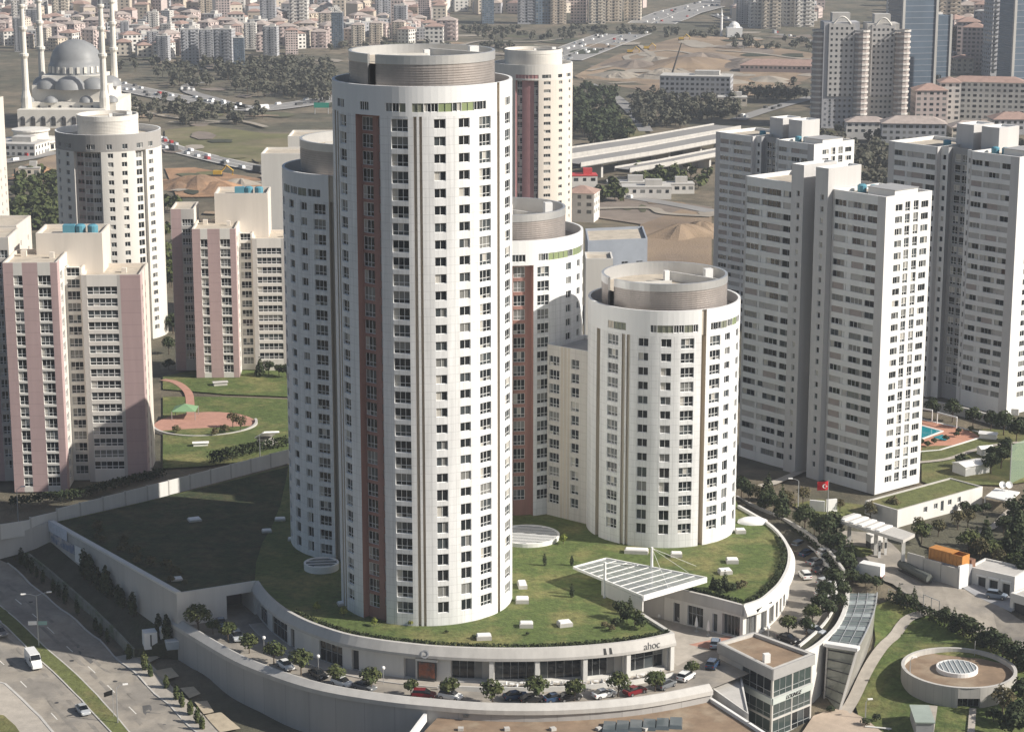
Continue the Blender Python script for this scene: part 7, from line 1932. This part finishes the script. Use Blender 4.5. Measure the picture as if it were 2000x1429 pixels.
for t_ in RTREES:
    c_ = min(RCARS, key=lambda c: (c.location - t_.location).length)
    if t_.location.x < 40: t_['label'] = 'small round-crowned street tree next to the ' + ' '.join(c_['label'].split(' parked')[0].split()) + ' on the ring street'
    else: t_['label'] = 'small round-crowned tree on the ring street behind the glazed office'
for pr in CARS.values():
    for ch in list(pr.children):
        for g_ in list(ch.children): bpy.data.objects.remove(g_)
        bpy.data.objects.remove(ch)
    bpy.data.objects.remove(pr)
def van(p, rz):
    r = thing('delivery_van', 'tall white delivery van driving on the sunny carriageway', 'van')
    b = MB(); loft(b, [(-3.1, ring(.95, .4, 2.5, .88)), (-3.0, ring(1.0, .3, 2.62, .9)), (1.3, ring(1.0, .3, 2.62, .9)), (2.0, ring(1.0, .3, 1.75, .92)), (2.7, ring(.97, .32, 1.25, .85)), (3.0, ring(.85, .45, .95))]); b.build('body', CARP['white'], r)
    b = MB(); b.quad((1.38, -.82, 2.5), (2.02, -.84, 1.74), (2.02, .84, 1.74), (1.38, .82, 2.5)); o = b.build('windscreen', CARGL, r); o.location = (.06, 0, .05)
    for s in (-1, 1): b = MB(); b.box((1.55, s * .99, 1.5), (.85, .06, .6)); b.build('side_window', CARGL, r)
    wheels(r, (-2.0, 2.0), 1.0, .36); lamps(r, 2.85, -3.1, .7, .7)
    r.location = p; r.rotation_euler = (0, 0, rz)
van(G(66, 1300, .08), -1.12)
def lorry(p, rz):
    r = thing('box_lorry', 'small white box lorry on the access road by the gate', 'lorry')
    b = MB(); b.box((-1.0, 0, .8), (4.6, 2.2, 2.3)); b.build('cargo_box', WPAINT, r)
    b = MB(); loft(b, [(1.4, ring(.95, .45, 2.1, .9)), (2.3, ring(.95, .45, 2.1, .85)), (2.9, ring(.92, .45, 1.25, .85))]); b.build('cab', CARP['white'], r)
    b = MB(); b.quad((2.34, -.8, 2.05), (2.9, -.82, 1.3), (2.9, .82, 1.3), (2.34, .8, 2.05)); o = b.build('windscreen', CARGL, r); o.location = (.04, 0, .03)
    b = MB(); b.box((-.6, 0, .5), (5.6, .9, .3)); b.build('chassis', DARKM, r)
    wheels(r, (-2.2, 2.0), 1.0, .42); lamps(r, 2.85, -3.3, .7, .65)
    r.location = p; r.rotation_euler = (0, 0, rz)
lorry(G(1693, 1128, .08), 2.55)
# long dark bicycle-shelter hedge trough on the access road side
g0, g1 = G(1758, 1112), G(1815, 1142); t = g1 - g0; m_ = (g0 + g1) / 2
r = thing('pipe_trailer', 'long dark tank trailer parked below the yard wall', 'trailer', m_); b = MB(); b.tube([g0 + Vector((0, 0, 1.3)), g1 + Vector((0, 0, 1.3))], .85, 12); b.build('tank', M('tank_dark', (.11, .12, .11), .6, .15), r)
b = MB(); b.box((m_.x, m_.y, m_.z + .1), (t.length, 1.2, .4), math.atan2(t.y, t.x)); b.build('chassis', DARKM, r)

# ------------------------------------------------------------------ street furniture
def lamp_post(p, h, double, rz, label, name='street_lamp', arm=2.0):
    r = thing(name, label, 'lamp', p)
    b = MB(); b.tube([(p.x, p.y, p.z - .3), (p.x, p.y, p.z + h)], [.13, .07], 8); b.build('pole', STEEL, r)
    for s in ((-1, 1) if double else (1,)):
        d = Vector((math.cos(rz) * s, math.sin(rz) * s, 0)); e = p + d * arm + Vector((0, 0, h + .5))
        b = MB(); b.tube([(p.x, p.y, p.z + h - .05), p + d * arm * .5 + Vector((0, 0, h + .35)), e], .05, 5); b.build('arm', STEEL, r)
        q = p + d * (arm + .35) + Vector((0, 0, h + .42)); b = MB(); b.box((q.x, q.y, q.z), (.9, .35, .2), rz); b.build('lamp_head', WPAINT, r)
    return r
lp_ = lamp_post(G(76, 1262), 10.0, True, .25, 'tall double-armed street lamp on the grass median with direction boards')
gq = G(76, 1262)
for s, m in ((-1, WPAINT), (1, M('sign_teal', (.25, .40, .38), .5, .1))):
    b = MB(); b.box((gq.x + s * .95, gq.y - .1, gq.z + 4.3), (1.6, .1, .75), .1); b.build('direction_board', m, lp_)
lamp_post(G(230, 1412), 6.5, False, .3, 'single street lamp on the lower grass median', arm=1.2)
lamp_post(G(1558, 1010), 8.0, False, math.pi, 'single-armed lamp on the slope below the flag', arm=1.4)
lamp_post(G(36, 1018), 7.0, False, .4, 'street lamp behind the panel boundary wall', arm=1.0)
lamp_post(G(508, 900), 6.0, False, .4, 'lamp post beside the white vent hood', arm=.8)
for (x, y) in ((516, 1275), (622, 1312), (749, 1335), (1500, 1255)):
    p = P(x, y, ZR); r = thing('globe_lamp', 'small white globe lamp on the ring street kerb', 'lamp', p, 'globe lamps on the ring street')
    b = MB(); b.tube([(p.x, p.y, ZR - .1), (p.x, p.y, ZR + 2.6)], .06, 6); b.build('pole', STEEL, r); b = MB(); b.lathe((p.x, p.y, ZR + 2.6), [(0, 0), (.28, .12), (.34, .34), (.28, .55), (0, .68)], 10); b.build('globe', WPAINT, r)
g = G(222, 1400); r = thing('banner_flag', 'small black flag on a thin pole beside the street', 'flag', g); b = MB(); b.tube([(g.x, g.y, g.z), (g.x, g.y, g.z + 5.2)], .05, 5); b.build('pole', STEEL, r)
b = MB(); b.quad((g.x, g.y, g.z + 4.2), (g.x - 1.5, g.y, g.z + 3.7), (g.x - 1.5, g.y - .2, g.z + 4.6), (g.x, g.y, g.z + 5.1)); b.quad((g.x, g.y + .03, g.z + 5.1), (g.x - 1.5, g.y - .17, g.z + 4.6), (g.x - 1.5, g.y + .03, g.z + 3.7), (g.x, g.y + .03, g.z + 4.2)); b.build('cloth', BLACK, r)
# national flag
g = G(1616, 1008); r = thing('flagpole', 'tall pole with a red flag bearing white crescent and star', 'flag', g)
b = MB(); b.tube([(g.x, g.y, g.z - .3), (g.x, g.y, g.z + 8)], [.12, .07], 8); b.build('pole', STEEL, r)
REDF = M('flag_red', (.55, .02, .03), .8, .1, 1)
b = MB(); N_ = 6
for k in range(N_):
    f0, f1 = k / N_, (k + 1) / N_; w = lambda f: (g.x - 2.3 * f, g.y - .25 * math.sin(f * 5), -.3 * f)
    a, e = w(f0), w(f1); b.quad((e[0], e[1], g.z + 5.9 + e[2]), (a[0], a[1], g.z + 5.9 + a[2]), (a[0], a[1], g.z + 7.8 + a[2]), (e[0], e[1], g.z + 7.8 + e[2]))
fl_ = b.build('cloth', REDF, r)
b = MB(); cx, cz_ = g.x - .85, g.z + 6.7
out = [(cx + .45 * math.cos(a), g.y - .34, cz_ + .45 * math.sin(a)) for a in [math.radians(30 + 300 * k / 16) for k in range(17)]]
inn = [(cx + .13 + .34 * math.cos(a), g.y - .34, cz_ + .34 * math.sin(a)) for a in [math.radians(38 + 284 * k / 16) for k in range(17)]]
for k in range(16): b.quad(out[k], out[k + 1], inn[k + 1], inn[k])
b.build('crescent', WPAINT, r)
b = MB(); sx = cx - .0 + .42; st = [(sx + (.24 if k % 2 == 0 else .1) * math.cos(math.radians(180 + 36 * k)), g.y - .34, cz_ + (.24 if k % 2 == 0 else .1) * math.sin(math.radians(180 + 36 * k))) for k in range(10)]
for k in range(10): b.poly([(sx, g.y - .34, cz_), st[k], st[(k + 1) % 10]])
b.build('star', WPAINT, r)
g = G(1612, 1000); r = thing('monument_wall', 'white angled monument wall at the foot of the flagpole', 'monument', g)
b = MB(); b.box((g.x - 1.6, g.y + 1, g.z - .3), (3.2, .5, 2.6), -.3); b.build('left_leaf', WPAINT, r); b = MB(); b.box((g.x + 1.4, g.y + 1, g.z - .3), (2.6, .5, 2.9), .3, 0, .9); b.build('right_leaf', WPAINT, r)
# white cabins and a skip below the podium wall
for (x, y, lab) in ((293, 1257, 'white metal cabin with a dark door slot below the podium wall'), (324, 1246, 'white metal cabin close against the podium wall')):
    g = P(x, y, -10.2 if x < 300 else -9.6); r = thing('site_cabin', lab, 'cabin', g)
    b = MB(); b.box((g.x, g.y, g.z - .6), (2.4, 2.4, 3.2), .35); b.build('body', WPAINT, r)
    b = MB(); b.box((g.x + .41, g.y - 1.15, g.z), (.25, .12, 2.2), .35); b.build('door_slot', DARKM, r)
g = P(340, 1262, -9.9); r = thing('waste_skip', 'pale blue tilted waste skip beside the white cabins', 'skip', g)
b = MB(); b.box((g.x, g.y, g.z - .3), (2.8, 1.6, 1.5), .3, 0, 1.15); b.build('bin', M('skip_blue', (.45, .5, .54), .6, .2), r); b = MB(); b.box((g.x, g.y, g.z + 1.2), (3.0, 1.7, .12), .3); b.build('lid', WPAINT, r)
# cafe tables and chairs on the terrace
tb = thing('cafe_table', 'small white table with two chairs on the shop terrace', 'table'); b = MB(); b.lathe((0, 0, .72), [(0, .05), (.45, .05), (.45, 0), (0, 0)], 12); b.build('table_top', WPAINT, tb); b = MB(); b.tube([(0, 0, 0), (0, 0, .74)], .05, 6); b.build('pedestal', STEEL, tb)
for s in (-1, 1):
    b = MB(); b.box((s * .85, 0, .42), (.45, .45, .06)); b.build('chair_seat', WPAINT, tb); b = MB(); b.box((s * 1.06, 0, .45), (.06, .45, .5)); b.build('chair_back', WPAINT, tb)
    for dx, dy in ((-.18, -.18), (.18, -.18), (-.18, .18), (.18, .18)): b = MB(); b.tube([(s * .85 + dx, dy, 0), (s * .85 + dx, dy, .43)], .025, 4); b.build('chair_leg', STEEL, tb)
tb['group'] = 'cafe tables on the terrace'
fst = True
for x in (978, 1000, 1020, 1036, 1066, 1085, 1105, 1128, 1158, 1180, 1205, 1245, 1270):
    loc, rz = on_fascia(x, ZR + .25, rnd.uniform(1.4, 2.4))
    if fst: tb.location = loc; tb.rotation_euler = (0, 0, rz); fst = False
    else: copy_thing(tb, loc, rz + rnd.uniform(-.5, .5))
for (x, y) in ((1290, 1205), (1312, 1210), (1335, 1214)):
    c2_ = copy_thing(tb, P(x, y, ZR), rnd.uniform(0, 3), 'white table with chairs in the passage below the canopy', 'tables in the canopy passage')
for (x, y, lab) in ((1383, 1240, 'closed white parasol outside the passage shops'), (1360, 1232, 'closed cream parasol beside the passage shop door')):
    p = P(x, y, ZR); r = thing('closed_parasol', lab, 'parasol', p); b = MB(); b.tube([(p.x, p.y, ZR), (p.x, p.y, ZR + 2.9)], .05, 6); b.build('pole', STEEL, r); b = MB(); b.lathe((p.x, p.y, ZR), [(.34, 1.0), (.3, 1.6), (.16, 2.5), (0, 3.0)], 10); b.build('canopy', WPAINT, r); b = MB(); b.lathe((p.x, p.y, ZR), [(0, .18), (.4, .15), (.45, 0)], 12); b.build('base', CONC, r)
# steel fence gate on the pavilion lawn
g0, g1 = G(1803, 1185), G(1834, 1198); r = thing('lawn_gate', 'open steel frame gate between the access road and the pavilion lawn', 'gate', g0)
for k in range(3): p = g0.lerp(g1, k / 2); b = MB(); b.tube([(p.x, p.y, p.z - .2), (p.x, p.y, p.z + 2.6)], .09, 5); b.build('post', STEEL, r)
for z in (.2, 2.55): b = MB(); b.tube([g0 + Vector((0, 0, z)), g1 + Vector((0, 0, z))], .08, 5); b.build('rail', STEEL, r)
fp_ = resample([G(1735, 1168), G(1803, 1185)], 3) ; fq = resample([G(1834, 1198), G(1900, 1236), G(1960, 1270), G(2020, 1306)], 3)
r = thing('lawn_fence', 'thin steel fence between the access road and the pavilion lawn', 'fence', fq[0])
for p in fp_ + fq: b = MB(); b.tube([(p.x, p.y, p.z - .2), (p.x, p.y, p.z + 2.0)], .05, 4); b.build('post', STEEL, r)
for sg in (fp_, fq):
    for z in (.9, 1.95): b = MB(); b.tube([p + Vector((0, 0, z)) for p in sg], .035, 4); b.build('rail', STEEL, r)
g = G(1715, 1424); r = thing('plaza_bench', 'low curved pale bench on the plaza edge', 'bench', g); b = MB(); b.box((g.x, g.y, g.z + .32), (4.5, .5, .12), -.25); b.build('seat', CONCW, r)
for s in (-1.8, 1.8): b = MB(); b.box((g.x + s * math.cos(.25), g.y - s * math.sin(.25), g.z - .1), (.3, .45, .44), -.25); b.build('leg', CONC, r)
lamp_post(G(1690, 1404), 3.2, False, .2, 'short lamp post on the plaza lawn edge', arm=.4)
lamp_post(G(1776, 1340), 5.0, False, .2, 'thin lamp post beside the round pavilion', arm=.4)
# air
b = MB(); b.prism([(-3600, -60), (3600, -60), (3600, 7200), (-3600, 7200)], -20, 140)
hm = bpy.data.materials.new('haze_air'); hm.use_nodes = True; hm.node_tree.nodes.clear()
hv = hm.node_tree.nodes.new('ShaderNodeVolumePrincipled'); hv.inputs['Color'].default_value = (0.84, 0.90, 1.0, 1); hv.inputs['Density'].default_value = 0.0001
ho = hm.node_tree.nodes.new('ShaderNodeOutputMaterial'); hm.node_tree.links.new(hv.outputs[0], ho.inputs['Volume'])
hb = b.build('haze', hm); hb['kind'] = 'stuff'
